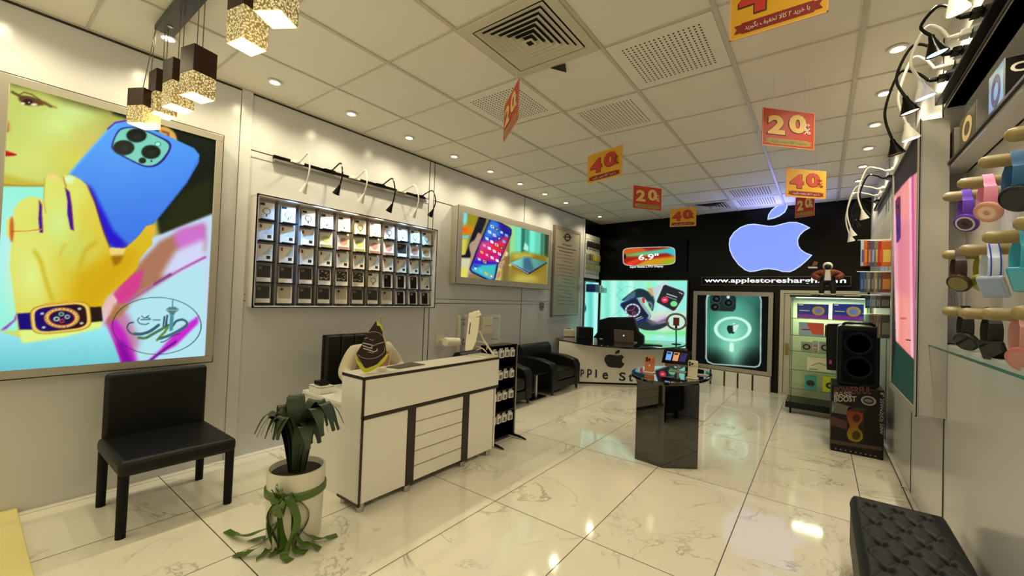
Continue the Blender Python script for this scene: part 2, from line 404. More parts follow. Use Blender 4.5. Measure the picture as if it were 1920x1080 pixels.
# left wall: white panels with dark joints and slim battens
mb = MB(WALLM); mb.bb(-0.08, 0, YF, 6.76, 0, HC + 0.01); struct('wall_left', mb)
mb = MB(JOINT)
for y in (0.06, 1.203, 1.271, 3.045, 3.115, 4.855):
    mb.bb(0, 0.0025, y - 0.004, y + 0.004, 0, HC)
mb.bb(0, 0.004, YF, 6.75, HC - 0.012, HC)
for (a, b) in ((1.275, 3.04), (3.12, 3.42), (5.43, 5.72)): mb.bb(0, 0.0025, a, b, 2.292, 2.300)
for (a, b) in ((1.275, 1.30), (3.12, 4.85), (4.86, 5.66)):
    mb.bb(0, 0.0025, a, b, 1.203, 1.207); mb.bb(0, 0.0025, a, b, 1.156, 1.161)
struct('trim_2', mb)
mb = MB(WALLM); mb.bb(0, 0.012, 6.70, 6.76, 0, HC); mb.bb(0, 0.012, 1.20, 1.274, 0, HC)
mb.bb(0, 0.006, 1.275, 3.04, 2.245, 2.290); mb.bb(0, 0.006, 3.12, 4.85, 1.162, 1.202); struct('trim_3', mb, bevel=0.002)
mb = MB(BLACK); mb.bb(-0.08, -0.001, 6.76, 7.62, 0, HC + 0.01); struct('wall_left_rear', mb)
# back wall: gloss black with a white door
mb = MB(BLACK); mb.fbox(B0 - UB * 0.1, UB * 4.2, -NB * 0.08, (0, 0, HC + 0.01)); struct('wall_back', mb)
def bpt(px, py, off=0.0): return on_b(px, py, off)
def brect(x0, x1, z0, z1, o0, o1, mbx):
    mbx.fbox(B0 + UB * x0 + NB * o0 + np.array([0, 0, z0]), UB * (x1 - x0), NB * (o1 - o0), (0, 0, z1 - z0))
TANW = mat('lower_wall_tan', (150, 138, 112), 0.4)  # even tan for the low left part of the back wall
mb = MB(TANW); brect(0.0, 1.70, 0, 0.50, 0.001, 0.012, mb); struct('trim_4', mb)
DOORM = mat('white_door', (206, 200, 178), 0.35)
mb = MB(DOORM); brect(2.995, 3.96, 0, 1.50, 0.002, 0.03, mb); d = struct('door_1', mb, bevel=0.003)
mb = MB(DOORM); brect(3.06, 3.90, 0.05, 1.44, 0.03, 0.036, mb); struct('door_panel', mb, d, bevel=0.003)
mb = MB(JOINT); brect(3.045, 3.05, 0.02, 1.45, 0.03, 0.033, mb); brect(3.045, 3.93, 1.450, 1.455, 0.03, 0.033, mb); struct('door_gap', mb, d)
mb = MB(mat('brass', (150, 130, 86), 0.3, metal=1))
h = on_b(1475, 655, 0.04); mb.fbox(h - UB * 0.022 + [0, 0, -0.085], UB * 0.044, NB * 0.006, (0, 0, 0.17)); mb.cyl(h, h + NB * 0.045, 0.009); mb.cyl(h + NB * 0.04, h + NB * 0.04 + UB * 0.09, 0.008)
struct('door_handle', mb, d)
# right wall with the recessed watch niche
NY0, NY1, NZ0, NZ1 = 0.5, 3.10, 1.10, 1.985
mb = MB(WALLM); XR = 3.965
mb.bb(XR, XR + 0.08, YF, 7.2, 0, NZ0); mb.bb(XR, XR + 0.08, NY1, 7.2, NZ0, HC + 0.01); mb.bb(XR, XR + 0.08, YF, NY0, NZ0, HC + 0.01)
mb.bb(XR + 0.001, XR + 0.08, NY0, NY1, NZ1, 2.0)
mb.bb(XR, XR + 0.08, NY0, NY1, 2.345, HC + 0.01)
mb.bb(XR + 0.20, XR + 0.26, NY0 - 0.05, NY1 + 0.05, 1.99, 2.40)
mb.bb(XR + 0.10, XR + 0.16, NY0 - 0.05, NY1 + 0.05, NZ0 - 0.05, NZ1 + 0.02)
mb.bb(XR + 0.01, XR + 0.16, NY1, NY1 + 0.05, NZ0 - 0.05, 2.4); mb.bb(XR + 0.01, XR + 0.16, NY0 - 0.05, NY0, NZ0 - 0.05, 2.4)
mb.bb(XR + 0.01, XR + 0.26, NY0 - 0.05, NY1 + 0.05, 2.345, 2.40)
struct('wall_right', mb)
mb = MB(JOINT); mb.bb(XR - 0.003, XR, 2.985, 2.998, 0, NZ0 - 0.02); mb.bb(XR - 0.004, XR, NY1 - 0.001, NY1 + 0.007, NZ0, HC)
mb.bb(XR - 0.003, XR, 3.9, 3.91, 0, HC); mb.bb(XR - 0.003, XR, 5.3, 5.306, 0, HC)
mb.bb(XR - 0.004, XR, NY0, NY1, 1.998, 2.012); mb.bb(XR - 0.002, XR, NY0, NY1, 2.335, 2.345)
struct('trim_5', mb)
mb = MB(WHITE); mb.bb(XR - 0.03, XR, 2.5, 7.1, 0, 0.035); struct('baseboard_right', mb, bevel=0.003)
mb = MB(BLACKM); mb.bb(XR - 0.034, XR - 0.031, 2.5, 7.1, 0.033, 0.04); struct('trim_6', mb)
# unseen shop front frame, added to go with the fill light
mb = MB(SILVER)
mb.bb(-0.1, 4.1, YF - 0.06, YF, HC - 0.12, HC + 0.01); mb.bb(-0.1, 0.06, YF - 0.06, YF, 0, HC); mb.bb(3.92, 4.1, YF - 0.06, YF, 0, HC); mb.bb(1.96, 2.02, YF - 0.06, YF, 0, HC); mb.bb(-0.1, 4.1, YF - 0.06, YF, 0, 0.08)
wf = struct('unseen_front_frame', mb)

# added low slab; its yellow stands in for the brighter, yellow-lit floor
mb = MB(mat('lit_floor_yellow', (236, 222, 150), 0.3)); mb.bb(0.0, 1.1, -1.1, 0.235, 0.0, 0.028)
one('lit_floor_slab', mb, 'low pale yellow glossy slab standing in for yellow-lit floor under the big portrait lightbox', 'plinth', bevel=0.003)

# ceiling fittings
DARKHOLE = mat('hole_dark', (28, 24, 18), 0.8)
def perforated(i, j, label):
    x0, y0 = GX + .6 * i, GY + .6 * j; mb = MB(CEIL); mb.bb(x0 + .014, x0 + .586, y0 + .014, y0 + .586, HC + 0.002, HC + 0.007)
    t = one('perforated_ceiling_tile', mb, label, 'ceiling tile', 'perforated ceiling tiles')
    mb = MB(DARKHOLE); n = 17
    for a in range(n):
        for b in range(n): mb.box((x0 + .09 + .42 * a / (n - 1), y0 + .09 + .42 * b / (n - 1), HC + 0.0016), (.0095, .0095, .001))
    o = obj('perforations', mb, t); o['kind'] = 'stuff'
perforated(4, 2, 'large square perforated ceiling tile nearest the camera, beside the louvred air diffuser')
perforated(2, 2, 'perforated ceiling tile behind the edge-on hanging sale card')
perforated(3, 3, 'perforated ceiling tile right of the edge-on hanging card, smallest and farthest of the perforated ones')
def diffuser(i, j, label, n=6):
    x0, y0 = GX + .6 * i, GY + .6 * j; cx, cy = x0 + .3, y0 + .3
    t = thing('ceiling_air_diffuser', label, 'air vent', (cx, cy, HC), 'square air diffusers')
    M2 = mat('vent_metal', (196, 190, 170), 0.45)
    def ring(mb, r0, r1, z0, z1):
        a = [(-1, -1), (1, -1), (1, 1), (-1, 1)]; vs = [(cx + r0 * p, cy + r0 * q, z0) for p, q in a] + [(cx + r1 * p, cy + r1 * q, z1) for p, q in a] + [(cx + (r0 - .004) * p, cy + (r0 - .004) * q, z0 + .001) for p, q in a] + [(cx + (r1 - .004) * p, cy + (r1 - .004) * q, z1 + .004) for p, q in a]
        fs = []
        for k in range(4):
            k2 = (k + 1) % 4; fs += [(k, k2, 4 + k2, 4 + k), (8 + k, 12 + k, 12 + k2, 8 + k2), (k, 8 + k, 8 + k2, k2), (4 + k, 4 + k2, 12 + k2, 12 + k)]
        mb.faces(vs, fs)
    mb = MB(DARKHOLE); mb.bb(x0 + .02, x0 + .58, y0 + .02, y0 + .58, HC + .003, HC + .0075); obj('duct_throat', mb, t)
    mb = MB(M2)
    for (a, b) in ((.292, .235),):
        for s in (0, 1, 2, 3):
            q = [(-a, a, -a, -b), (-a, a, b, a), (-a, -b, -b, b), (b, a, -b, b)][s]; mb.bb(cx + q[0], cx + q[1], cy + q[2], cy + q[3], HC - .008, HC + .004)
    obj('frame', mb, t, bevel=0.002)
    for k in range(n):
        mb = MB(M2); r = .225 - k * .195 / n; ring(mb, r, r - .028, HC - .007 - .002 * k, HC + .001); obj('louvre', mb, t)
    mb = MB(M2); mb.bb(cx - .03, cx + .03, cy - .03, cy + .03, HC - .022, HC - .018); mb.use(BLACKM); mb.bb(cx - .017, cx + .017, cy - .017, cy + .017, HC - .024, HC - .022); obj('centre_cap', mb, t)
diffuser(3, 1, 'square louvred ceiling air diffuser overhead with concentric metal blades')
diffuser(3, 9, 'far ceiling air diffuser just in front of the black back wall', 5)
def slotted(i, j, label):
    x0, y0 = GX + .6 * i, GY + .6 * j; mb = MB(CEIL); mb.bb(x0 + .014, x0 + .586, y0 + .014, y0 + .586, HC + 0.002, HC + 0.007)
    t = one('slotted_ceiling_tile', mb, label, 'ceiling tile', 'slotted ceiling tiles'); mb = MB(DARKHOLE)
    for a in range(15): mb.bb(x0 + .08 + .03 * a, x0 + .088 + .03 * a, y0 + .08, y0 + .52, HC + .001, HC + .002)
    obj('slots', mb, t)
slotted(4, 8, 'slotted ceiling tile nearer of the two above the glowing fruit logo')
slotted(4, 9, 'slotted ceiling tile farther of the two, against the back wall')
mb = MB(DARKHOLE); q = [on_z(1032, 128, HC - .001), on_z(1060, 120, HC - .001), on_z(1062, 136, HC - .001)]; mb.prism(q, (0, 0, .002))
one('broken_ceiling_corner', mb, 'small dark triangular break in the ceiling tile beside the air diffuser', 'hole')
BULB = mat('warm_lamp_glass', (255, 240, 205), 0.3, emit=14)
n = 0
for k, (x, y) in enumerate(DL):
    side = 'left wall' if x < 1 else 'right wall'; nn = round((y - 0.69) / 0.6)
    if y < 0.5: wl = 'small round recessed downlight by the %s, %s the camera' % (side, 'level with' if y > 0 else 'just behind')
    else: wl = 'small round recessed downlight along the %s, %s' % (side, ('nearest the camera', 'second from the camera', 'third from the camera', 'fourth from the camera', 'fifth from the camera', 'sixth from the camera', 'seventh from the camera', 'eighth from the camera', 'ninth from the camera', 'tenth from the camera', 'last before the back wall')[nn])
    t = thing('downlight', wl, 'ceiling light', (x, y, HC), 'recessed downlights')
    mb = MB(WHITEP); mb.lathe([(.045, .003), (.045, -.004), (.034, -.006), (.030, .003)], (x, y, HC), 20); obj('trim_ring', mb, t)
    mb = MB(BULB); mb.lathe([(.0, -.003), (.026, -.003), (.026, .001), (0, .001)], (x, y, HC), 16); obj('lens', mb, t)
t = thing('smoke_sensor', 'small round white sensor on the ceiling near the black rear corner', 'sensor', V(on_z(1148, 424, HC)))
mb = MB(WHITEP); q = on_z(1148, 422, HC); mb.lathe([(.05, .002), (.05, -.02), (.03, -.035), (0, -.036)], q, 20); obj('sensor_body', mb, t)

# ------------------------------------------------------------------ the lightboxes
FRAMEM = mat('lightbox_frame_metal', (166, 160, 148), 0.28, metal=0.2)
def lightbox(name, label, o, U, N_, y0, y1, z0, z1, d, fb, cv, nu, nv, am, cat='lightbox', mbody=FRAMEM):
    # o: origin on the wall, U: along, N_: out of the wall
    t = thing(name, label, cat, np.asarray(o) + U * (y0 + y1) / 2 + N_ * d / 2 + np.array([0, 0, z0]))
    P = lambda u, z, n: np.asarray(o, float) + U * u + N_ * n + np.array([0, 0, z])
    mb = MB(mbody); mb.fbox(P(y0 + .004, z0 + .004, 0.001), U * (y1 - y0 - .008), N_ * (d - .012), (0, 0, z1 - z0 - .008)); obj('box_body', mb, t)
    mb = MB(mbody)
    for (a, b, c, e) in ((y0, y1, z0, z0 + fb), (y0, y1, z1 - fb, z1), (y0, y0 + fb, z0 + fb, z1 - fb), (y1 - fb, y1, z0 + fb, z1 - fb)):
        mb.fbox(P(a, c, d - .014), U * (b - a), N_ * .014, (0, 0, e - c))
    obj('frame', mb, t, bevel=0.003)
    mb = MB(BLACKM)
    for (a, b, c, e) in ((y0 - .004, y1 + .004, z0 - .005, z0), (y0 - .004, y1 + .004, z1, z1 + .005), (y0 - .005, y0, z0, z1), (y1, y1 + .005, z0, z1)):
        mb.fbox(P(a, c, d - .008), U * (b - a), N_ * .004, (0, 0, e - c))
    obj('edge_seal', mb, t)
    a, b, c, e = y0 + fb, y1 - fb, z0 + fb, z1 - fb
    art('printed_panel', cv, P(a, c, d - .008), P(b, c, d - .008), P(b, e, d - .008), P(a, e, d - .008), nu, nv, am, t)
    return t
LIT = art_mat('backlit_print', 1.02, .5)
UY, NX, UYn, NXn = np.array([0, 1., 0]), np.array([1., 0, 0]), np.array([0, -1., 0]), np.array([-1., 0, 0])

# --- big portrait lightbox
c = Cv(-30, 130, 420, 720, 1.6, (188, 200, 110))
c._put(np.ones(c.X.shape), c.gr((20, 300), (200, 214, 108), (230, 210), (176, 176, 84)), 1)
c.glow(110, 235, 90, 60, (214, 238, 140), .9); c.glow(150, 300, 110, 60, (222, 214, 84), .8); c.glow(60, 300, 70, 60, (216, 226, 120), .8)
c.glow(180, 265, 60, 50, (206, 190, 100), .8); c.glow(140, 210, 60, 30, (210, 236, 150), .7)
c.poly([(10, 140), (420, 140), (420, 270), (262, 226), (215, 212), (170, 205), (120, 190), (80, 170), (18, 160)], (96, 92, 46), 7, .9)       # brow and hair line
c.poly([(205, 195), (420, 230), (405, 480), (300, 440), (262, 250), (238, 222), (212, 214)], (14, 24, 15), 3, smooth=False)
c.poly([(300, 420), (330, 370), (400, 330), (398, 430), (300, 445)], (40, 44, 14), 8, .8)
c.poly([(298, 240), (312, 238), (328, 250), (331, 266), (318, 268), (302, 262)], (214, 168, 90), 1.5, smooth=True); c.line([(304, 246), (316, 250), (314, 262)], 3, (110, 44, 20), 1)
c.line([(22, 172), (38, 181), (60, 184), (84, 193), (96, 200)], 4, (60, 34, 18), 1.2, .9); c.line([(36, 178), (45, 173), (60, 177), (76, 188)], 2, (90, 54, 24), .8)
c.poly([(34, 184), (50, 180), (70, 188), (84, 196), (66, 198), (46, 196)], (96, 60, 34), 1.5, smooth=True); c.ell(52, 191, 9, 5.5, (44, 20, 14), .6); c.ell(43, 194, 4, 2, (236, 238, 200), .5); c.ell(64, 196, 6, 2.2, (240, 238, 200), .6); c.ell(54, 192, 1.5, 1.2, (230, 220, 190), .3)
c.line([(74, 188), (90, 197), (106, 202)], 2, (130, 80, 40), 1)
c.poly([(-20, 232), (14, 228), (18, 240), (14, 247), (-20, 248)], (196, 124, 72), 2.5, smooth=True); c.ell(10, 245, 5, 2.4, (110, 28, 16), .8)
c.poly([(-20, 276), (10, 282), (31, 290), (16, 293), (-20, 292)], (206, 30, 28), .8, smooth=True); c.line([(-20, 287), (30, 290)], 1.6, (120, 10, 20), .5)
c.poly([(-20, 320), (40, 335), (90, 345), (90, 352), (-20, 348)], (196, 182, 60), 4); c.line([(-20, 345), (40, 349), (86, 349)], 2.5, (150, 96, 30), 1)
# clothes
c.poly([(-30, 350), (90, 350), (90, 400), (60, 620), (-30, 620)], (148, 240, 212), 1); c.glow(20, 480, 60, 140, (196, 236, 250), .7)
c.poly([(195, 470), (300, 440), (400, 400), (400, 700), (180, 700)], (190, 214, 240), 2)
c.poly([(225, 540), (262, 492), (300, 452), (345, 430), (384, 420), (386, 470), (330, 510), (285, 545), (240, 580), (216, 565)], (168, 116, 88), 4)
c.poly([(205, 560), (235, 520), (270, 505), (262, 540), (240, 566), (222, 572)], (208, 60, 140), 2.5); c.poly([(330, 432), (384, 418), (386, 456), (340, 470), (326, 452)], (206, 110, 214), 5, .9); c.poly([(330, 470), (384, 448), (384, 500), (300, 520)], (206, 210, 244), 5)
c.line([(385, 482), (340, 505), (290, 535), (240, 566)], 4, (170, 30, 140), 1.2, .9); c.line([(320, 515), (290, 533)], 5, (120, 10, 100), 1)
c.poly([(240, 570), (310, 525), (384, 490), (384, 690), (240, 690)], (176, 226, 236), 6)
c.poly([(193, 580), (212, 565), (240, 590), (262, 640), (240, 690), (222, 690)], (190, 110, 150), 6, .85); c.poly([(200, 600), (212, 592), (232, 618), (252, 660), (262, 690), (228, 690)], (190, 20, 190), 4, .85); c.poly([(218, 640), (232, 640), (256, 690), (232, 690)], (120, 0, 150), 4, .8)
c.poly([(193, 562), (212, 551), (220, 563), (216, 578), (194, 606), (190, 580)], (226, 190, 196), 1.5)
c.poly([(196, 610), (215, 570), (242, 572), (228, 592), (205, 606)], (170, 116, 60), 3, .9)
c.poly([(372, 592), (372, 606), (330, 648), (296, 666), (284, 678), (276, 678), (300, 656), (330, 622)], (196, 40, 204), 1.6); c.line([(330, 640), (300, 662), (276, 680)], 3, (70, 10, 110), 1)
# phone
ph = [(128, 330), (150, 302), (200, 246), (216, 232), (236, 228), (262, 232), (330, 262), (364, 278), (374, 290), (372, 306), (350, 342), (300, 404), (268, 440), (245, 463), (225, 468), (205, 463), (180, 420), (150, 350)]
c.poly(ph, c.gr((230, 240), (82, 160, 246), (250, 450), (60, 116, 226)), .8)
c.glow(180, 330, 50, 60, (84, 168, 246), .0)
c.poly([(148, 338), (172, 352), (192, 392), (212, 432), (236, 456), (245, 463), (220, 468), (200, 455), (182, 410), (160, 360)], (32, 10, 200), 3.5, .95); c.line([(130, 326), (152, 300), (202, 245), (218, 232)], 4, (100, 190, 246), 1.6, .8); c.line([(372, 300), (350, 342), (300, 404), (246, 462)], 2.5, (60, 110, 230), 1); c.line([(202, 242), (216, 230), (238, 226)], 3, (70, 30, 200), .8)
c.poly([(222, 244), (240, 238), (262, 240), (296, 254), (318, 266), (320, 280), (306, 302), (288, 313), (268, 312), (238, 298), (212, 282), (210, 268)], (30, 20, 120), .6, smooth=True)
c.poly([(224, 246), (242, 240), (262, 242), (294, 256), (314, 268), (316, 280), (302, 300), (286, 310), (268, 309), (240, 296), (215, 280), (213, 268)], (118, 206, 184), .8, smooth=True)
for (x, y, a, b) in ((256, 254, 18, 12), (232, 277, 19, 13), (283, 285, 17, 12)): c.ell(x, y, a + 1.5, b + 1.5, (40, 90, 80), .4); c.ell(x, y, a, b, (3, 14, 12), .4); c.ell(x + 3, y + 1, a * .45, b * .45, (10, 34, 30), 1)
c.ell(267, 301, 7, 5.5, (4, 18, 14), .4); c.ell(284, 302, 2, 1.6, (4, 18, 14), .2); c.ell(296, 270, 6, 5, (150, 240, 220), .3); c.ell(296, 270, 6, 5, (30, 90, 80), .2, .9, inner=.75)
# hand
hd = [(84, 334), (92, 327), (104, 327), (113, 334), (120, 328), (134, 328), (150, 336), (164, 348), (176, 376), (186, 410), (196, 440), (205, 462), (206, 474), (222, 474), (236, 464), (250, 452), (262, 440), (274, 424), (284, 421), (293, 424), (289, 434), (285, 445), (286, 458), (276, 468), (262, 486), (256, 505), (238, 524), (214, 545), (198, 558), (190, 580), (190, 606), (150, 620), (60, 640), (36, 640), (30, 590), (24, 540), (18, 500), (20, 470), (22, 455), (12, 440), (12, 412), (24, 405), (26, 392), (38, 376), (56, 368), (74, 371), (82, 378)]
c.poly(hd, c.gr((40, 400), (220, 226, 110), (230, 560), (214, 176, 22)), .9)
c.glow(60, 520, 60, 110, (222, 244, 150), .8); c.glow(110, 420, 45, 70, (206, 240, 150), .85); c.glow(150, 470, 50, 60, (190, 222, 120), .5); c.glow(140, 365, 30, 40, (214, 236, 120), .6)
for pts in ([(73, 376), (78, 384), (78, 400), (80, 436), (74, 436), (72, 410), (73, 392)], [(122, 352), (130, 360), (134, 385), (138, 432), (132, 430), (126, 400), (126, 375)]): c.poly(pts, (60, 10, 150), .8); c.line(pts[:3] + [pts[3]], 2, (140, 30, 60), .6, .8)
c.line([(22, 434), (50, 434), (78, 430)], 2.4, (196, 130, 20), .5); c.line([(26, 436), (74, 433)], 1, (250, 236, 170), .2); c.ell(22, 430, 4, 24, (190, 60, 20), 1, .8)
c.line([(64, 470), (76, 490), (84, 520), (98, 562)], 6, (196, 170, 20), 3, .9, True); c.line([(112, 480), (118, 462), (124, 458)], 5, (206, 186, 60), 2, .7); c.line([(150, 500), (160, 470), (180, 455)], 7, (196, 150, 10), 4, .6, True); c.poly([(140, 510), (200, 480), (262, 460), (250, 500), (210, 545), (170, 590), (130, 590)], (206, 160, 10), 10, .7)
c.poly([(205, 464), (236, 466), (230, 480), (207, 479)], (236, 206, 120), .8); c.poly([(208, 480), (232, 478), (226, 492), (214, 500)], (140, 90, 10), 2.5, .8); c.ell(285, 434, 6, 12, (232, 176, 60), 2, .8)
c.line([(84, 334), (82, 378), (86, 400)], 1.5, (190, 150, 60), .6); c.ell(130, 337, 10, 7, (214, 250, 210), 2, .8); c.ell(98, 332, 12, 5, (240, 206, 130), 1.5, .8); c.line([(118, 332), (124, 350)], 2.2, (176, 110, 30), .8); c.line([(164, 348), (180, 384), (194, 432), (206, 464)], 3, (120, 40, 20), 1, .6)
# sleeve and watch
c.poly([(-30, 612), (60, 640), (40, 644), (120, 628), (198, 612), (212, 640), (226, 680), (236, 720), (-30, 720)], c.gr((20, 620), (150, 228, 236), (20, 690), (108, 196, 204)), 1)
c.poly([(34, 622), (42, 644), (120, 632), (190, 614), (190, 602), (60, 612)], (222, 240, 130), 2); c.poly([(-30, 625), (10, 618), (30, 600), (32, 584), (26, 600), (0, 620), (-30, 640)], (150, 30, 190), 1.5)
c.poly([(32, 588), (62, 586), (64, 618), (36, 618)], (22, 6, 120), .7); c.poly([(165, 576), (190, 575), (193, 602), (166, 605)], (34, 24, 20), .7)
def rr(cx, cy, a, b, n=4.2, ang=-6, m=40):
    ca, sa = math.cos(math.radians(ang)), math.sin(math.radians(ang)); out = []
    for k in range(m):
        t = 2 * PI * k / m; x = a * abs(math.cos(t)) ** (2 / n) * (1 if math.cos(t) > 0 else -1); y = b * abs(math.sin(t)) ** (2 / n) * (1 if math.sin(t) > 0 else -1)
        out.append((cx + x * ca - y * sa, cy + x * sa + y * ca))
    return out
c.poly(rr(114, 596, 57, 28), (168, 120, 30), .8); c.poly(rr(114, 596, 55, 26.5), (238, 206, 96), .8); c.poly(rr(114, 596, 49, 23), c.gr((70, 590), (26, 4, 110), (150, 600), (44, 16, 18)), .8)
c.line([(84, 571), (104, 568)], 4, (214, 170, 60), .6); c.line([(116, 567), (138, 566)], 4, (214, 170, 60), .6)
c.ell(116, 596, 33, 19, (230, 200, 100), .6); c.ell(116, 596, 33, 19, (180, 90, 70), .4, .7, inner=.93); c.ell(116, 596, 25, 14.5, (176, 36, 40), .4); c.ell(116, 596, 22.5, 13, (20, 14, 70), .5)
for k in range(24): a = 2 * PI * k / 24; c.ell(116 + 29 * math.cos(a), 596 + 16.8 * math.sin(a), .8, .8, (70, 40, 20), .3)
for (x, y, r, cc) in ((115, 589, 4, (140, 210, 160)), (126, 594, 4, (190, 196, 200)), (116, 602, 4, (196, 60, 60)), (106, 598, 4.5, (190, 220, 190))): c.ell(x, y, r * 1.3, r, cc, .4); c.ell(x, y, r * .7, r * .5, (20, 30, 60), .3)
for (x, y) in ((79, 588), (82, 614), (149, 579), (153, 606)): c.ell(x, y, 3.5, 2.2, (200, 210, 210), .4)
# round logo with script and tower
c.ell(294, 611, 84, 54, (40, 60, 66), .3, .95, inner=.978)
gdk = (46, 78, 84); ggr = (76, 120, 84)
def L(pts, w, col=gdk, sm=True, al=1.): c.line([(190 + x / 6.752, 540 + y / 6.752) for x, y in pts], w, col, .3, al, sm)
def PG(pts, col=gdk): c.poly([(190 + x / 6.752, 540 + y / 6.752) for x, y in pts], col, .4)
L([(405, 435), (350, 450), (328, 510), (370, 570), (440, 592)], 2.6, (30, 70, 96)); L([(420, 582), (520, 580), (620, 545), (725, 470)], 5.5, (52, 96, 104)); L([(470, 630), (560, 632), (640, 590), (800, 500), (850, 470)], 5.2, ggr)
L([(705, 660), (760, 600), (800, 560), (840, 500)], 4.6, (96, 140, 60)); L([(740, 640), (860, 600), (1000, 530), (1075, 480)], 5.2, (58, 104, 108)); L([(905, 480), (950, 420), (1030, 400), (1085, 440), (1070, 490)], 4.4, (58, 100, 112))
L([(800, 365), (785, 480)], 3.6, (60, 92, 80), False); L([(835, 350), (818, 480)], 3.6, (50, 60, 110), False); PG([(870, 340), (918, 340), (905, 540), (860, 545)], (70, 140, 150)); PG([(815, 275), (860, 240), (935, 238), (985, 275), (930, 318), (925, 340), (868, 340), (865, 320)], (80, 120, 124)); L([(905, 155), (900, 240)], 1.6, gdk, False)
L([(830, 280), (970, 280)], 1., (190, 220, 220), False); L([(480, 375), (460, 410), (490, 450), (560, 460), (600, 445)], 1.8); L([(510, 355), (550, 380), (600, 350), (570, 372), (620, 385)], 1.8); L([(500, 400), (620, 402)], 1.6, (70, 60, 60)); L([(650, 405), (745, 405)], 1.4, (60, 70, 80))
L([(750, 685), (790, 680), (830, 655)], 1.6, (60, 40, 90)); L([(840, 650), (900, 610), (1000, 575)], 1.4, (60, 40, 90))
lightbox('portrait_lightbox', 'large backlit poster of a ringed hand holding a blue phone, on the left wall', (0, 0, 0), UY, NX, 0.075, 1.068, 0.738, 2.312, 0.10, 0.043, c, 230, 330, LIT)

# --- landscape lightbox
def m6(pts): return [(860 + x / 6.355, 380 + y / 6.355) for x, y in pts]
c = Cv(855, 380, 1040, 550, 3, (120, 110, 50))
def Q(pts, col, b=1., al=1., sm=False): c.poly(m6(pts), col, b, al, sm)
Q([(0, 0), (620, 0), (620, 1080), (0, 1080)], (136, 126, 62), 1); Q([(60, 80), (110, 90), (100, 280), (50, 280)], (120, 220, 236), 1.5); Q([(30, 270), (200, 230), (190, 380), (30, 400)], (206, 130, 20), 3); Q([(30, 300), (110, 300), (100, 350), (30, 350)], (240, 90, 20), 2); Q([(110, 100), (240, 140), (180, 290), (110, 280)], (150, 140, 20), 3); Q([(35, 390), (130, 390), (110, 430), (35, 430)], (110, 200, 206), 1.5); Q([(30, 430), (110, 430), (80, 640), (20, 640)], (206, 196, 80), 2)
Q([(250, 150), (330, 180), (320, 240), (250, 400), (160, 620), (130, 660), (15, 650), (15, 630), (80, 620), (160, 380)], (12, 14, 30), 1); Q([(15, 660), (150, 660), (130, 930), (10, 930)], (206, 206, 170), 1.5); Q([(15, 780), (120, 780), (90, 930), (10, 930)], (220, 214, 90), 2)
Q([(230, 360), (262, 375), (285, 420), (290, 520), (250, 640), (190, 760), (150, 860), (100, 930), (120, 780), (145, 650), (125, 520), (150, 470), (190, 440)], (176, 146, 126), 1, 1, True); Q([(100, 930), (130, 840), (200, 880), (330, 960)], (150, 110, 80), 1.5)
Q([(430, 200), (620, 250), (620, 340), (560, 560), (580, 640), (560, 760), (520, 960), (430, 950)], (196, 200, 110), 1.5); Q([(560, 560), (620, 640), (610, 700), (580, 960), (500, 960), (520, 760)], (126, 104, 50), 2)
Q([(620, 180), (1100, 300), (1060, 1000), (610, 960)], (110, 214, 176), 1)
for x, w, col in ((620, 60, (150, 220, 140)), (700, 50, (110, 226, 196)), (755, 45, (26, 96, 84)), (800, 50, (60, 150, 130)), (860, 50, (116, 240, 220)), (930, 40, (96, 200, 180)), (985, 40, (60, 110, 90)), (1030, 60, (40, 50, 30))): Q([(x, 180), (x + w, 200), (x + w - 15, 660), (x - 15, 640)], col, 1.4, .9)
Q([(790, 470), (830, 520), (830, 580), (770, 555)], (170, 240, 220), 1); Q([(620, 600), (800, 590), (1060, 640), (1060, 1000), (610, 980)], (140, 110, 20), 3); Q([(640, 600), (780, 590), (900, 620), (860, 660), (640, 680)], (196, 190, 80), 3, .8); Q([(610, 780), (760, 840), (900, 880), (1040, 760), (1050, 1000), (610, 1000)], (146, 126, 50), 3); Q([(690, 850), (900, 860), (960, 930), (760, 960), (640, 940)], (206, 196, 90), 5, .7)
Q([(620, 720), (790, 645), (1060, 715), (845, 850), (820, 855)], (16, 16, 50), .6); Q([(622, 715), (790, 640), (1055, 708), (840, 832)], c.gr((960, 480), (130, 216, 206), (1030, 500), (70, 120, 110)), .6); Q([(770, 660), (850, 650), (900, 800), (840, 825), (770, 790)], (56, 96, 120), 2, .9); c.line(m6([(620, 722), (830, 845)]), 1.3, (214, 214, 230), .3); c.ell(860 + 612 / 6.355, 380 + 745 / 6.355, 2.4, 2, (220, 214, 120), .5)
Q([(372, 185), (392, 176), (600, 290), (632, 322), (628, 380), (470, 760), (440, 900), (400, 938), (370, 940), (150, 830), (128, 790), (200, 590)], (12, 14, 70), .5)
Q([(392, 198), (590, 300), (618, 335), (612, 380), (455, 745), (420, 905), (372, 920), (165, 820), (145, 785), (215, 600)], (30, 50, 200), .5)
Q([(392, 198), (480, 245), (500, 400), (300, 420), (340, 300)], (50, 120, 216), 3); Q([(480, 240), (590, 300), (618, 335), (600, 400), (520, 400)], (30, 10, 130), 3); Q([(560, 400), (605, 400), (520, 620), (230, 600), (280, 470), (470, 460)], (226, 34, 60), 3.5); Q([(270, 460), (380, 470), (400, 560), (240, 560)], (206, 60, 150), 3); Q([(230, 580), (500, 620), (470, 710), (200, 680)], (216, 20, 110), 2.5); Q([(190, 690), (450, 720), (450, 745), (190, 740)], (60, 20, 200), 1.5); Q([(180, 735), (330, 742), (452, 735), (420, 905), (372, 918), (165, 815), (150, 785)], (60, 190, 190), 1.2); Q([(180, 740), (290, 745), (160, 790)], (30, 60, 190), 1.5)
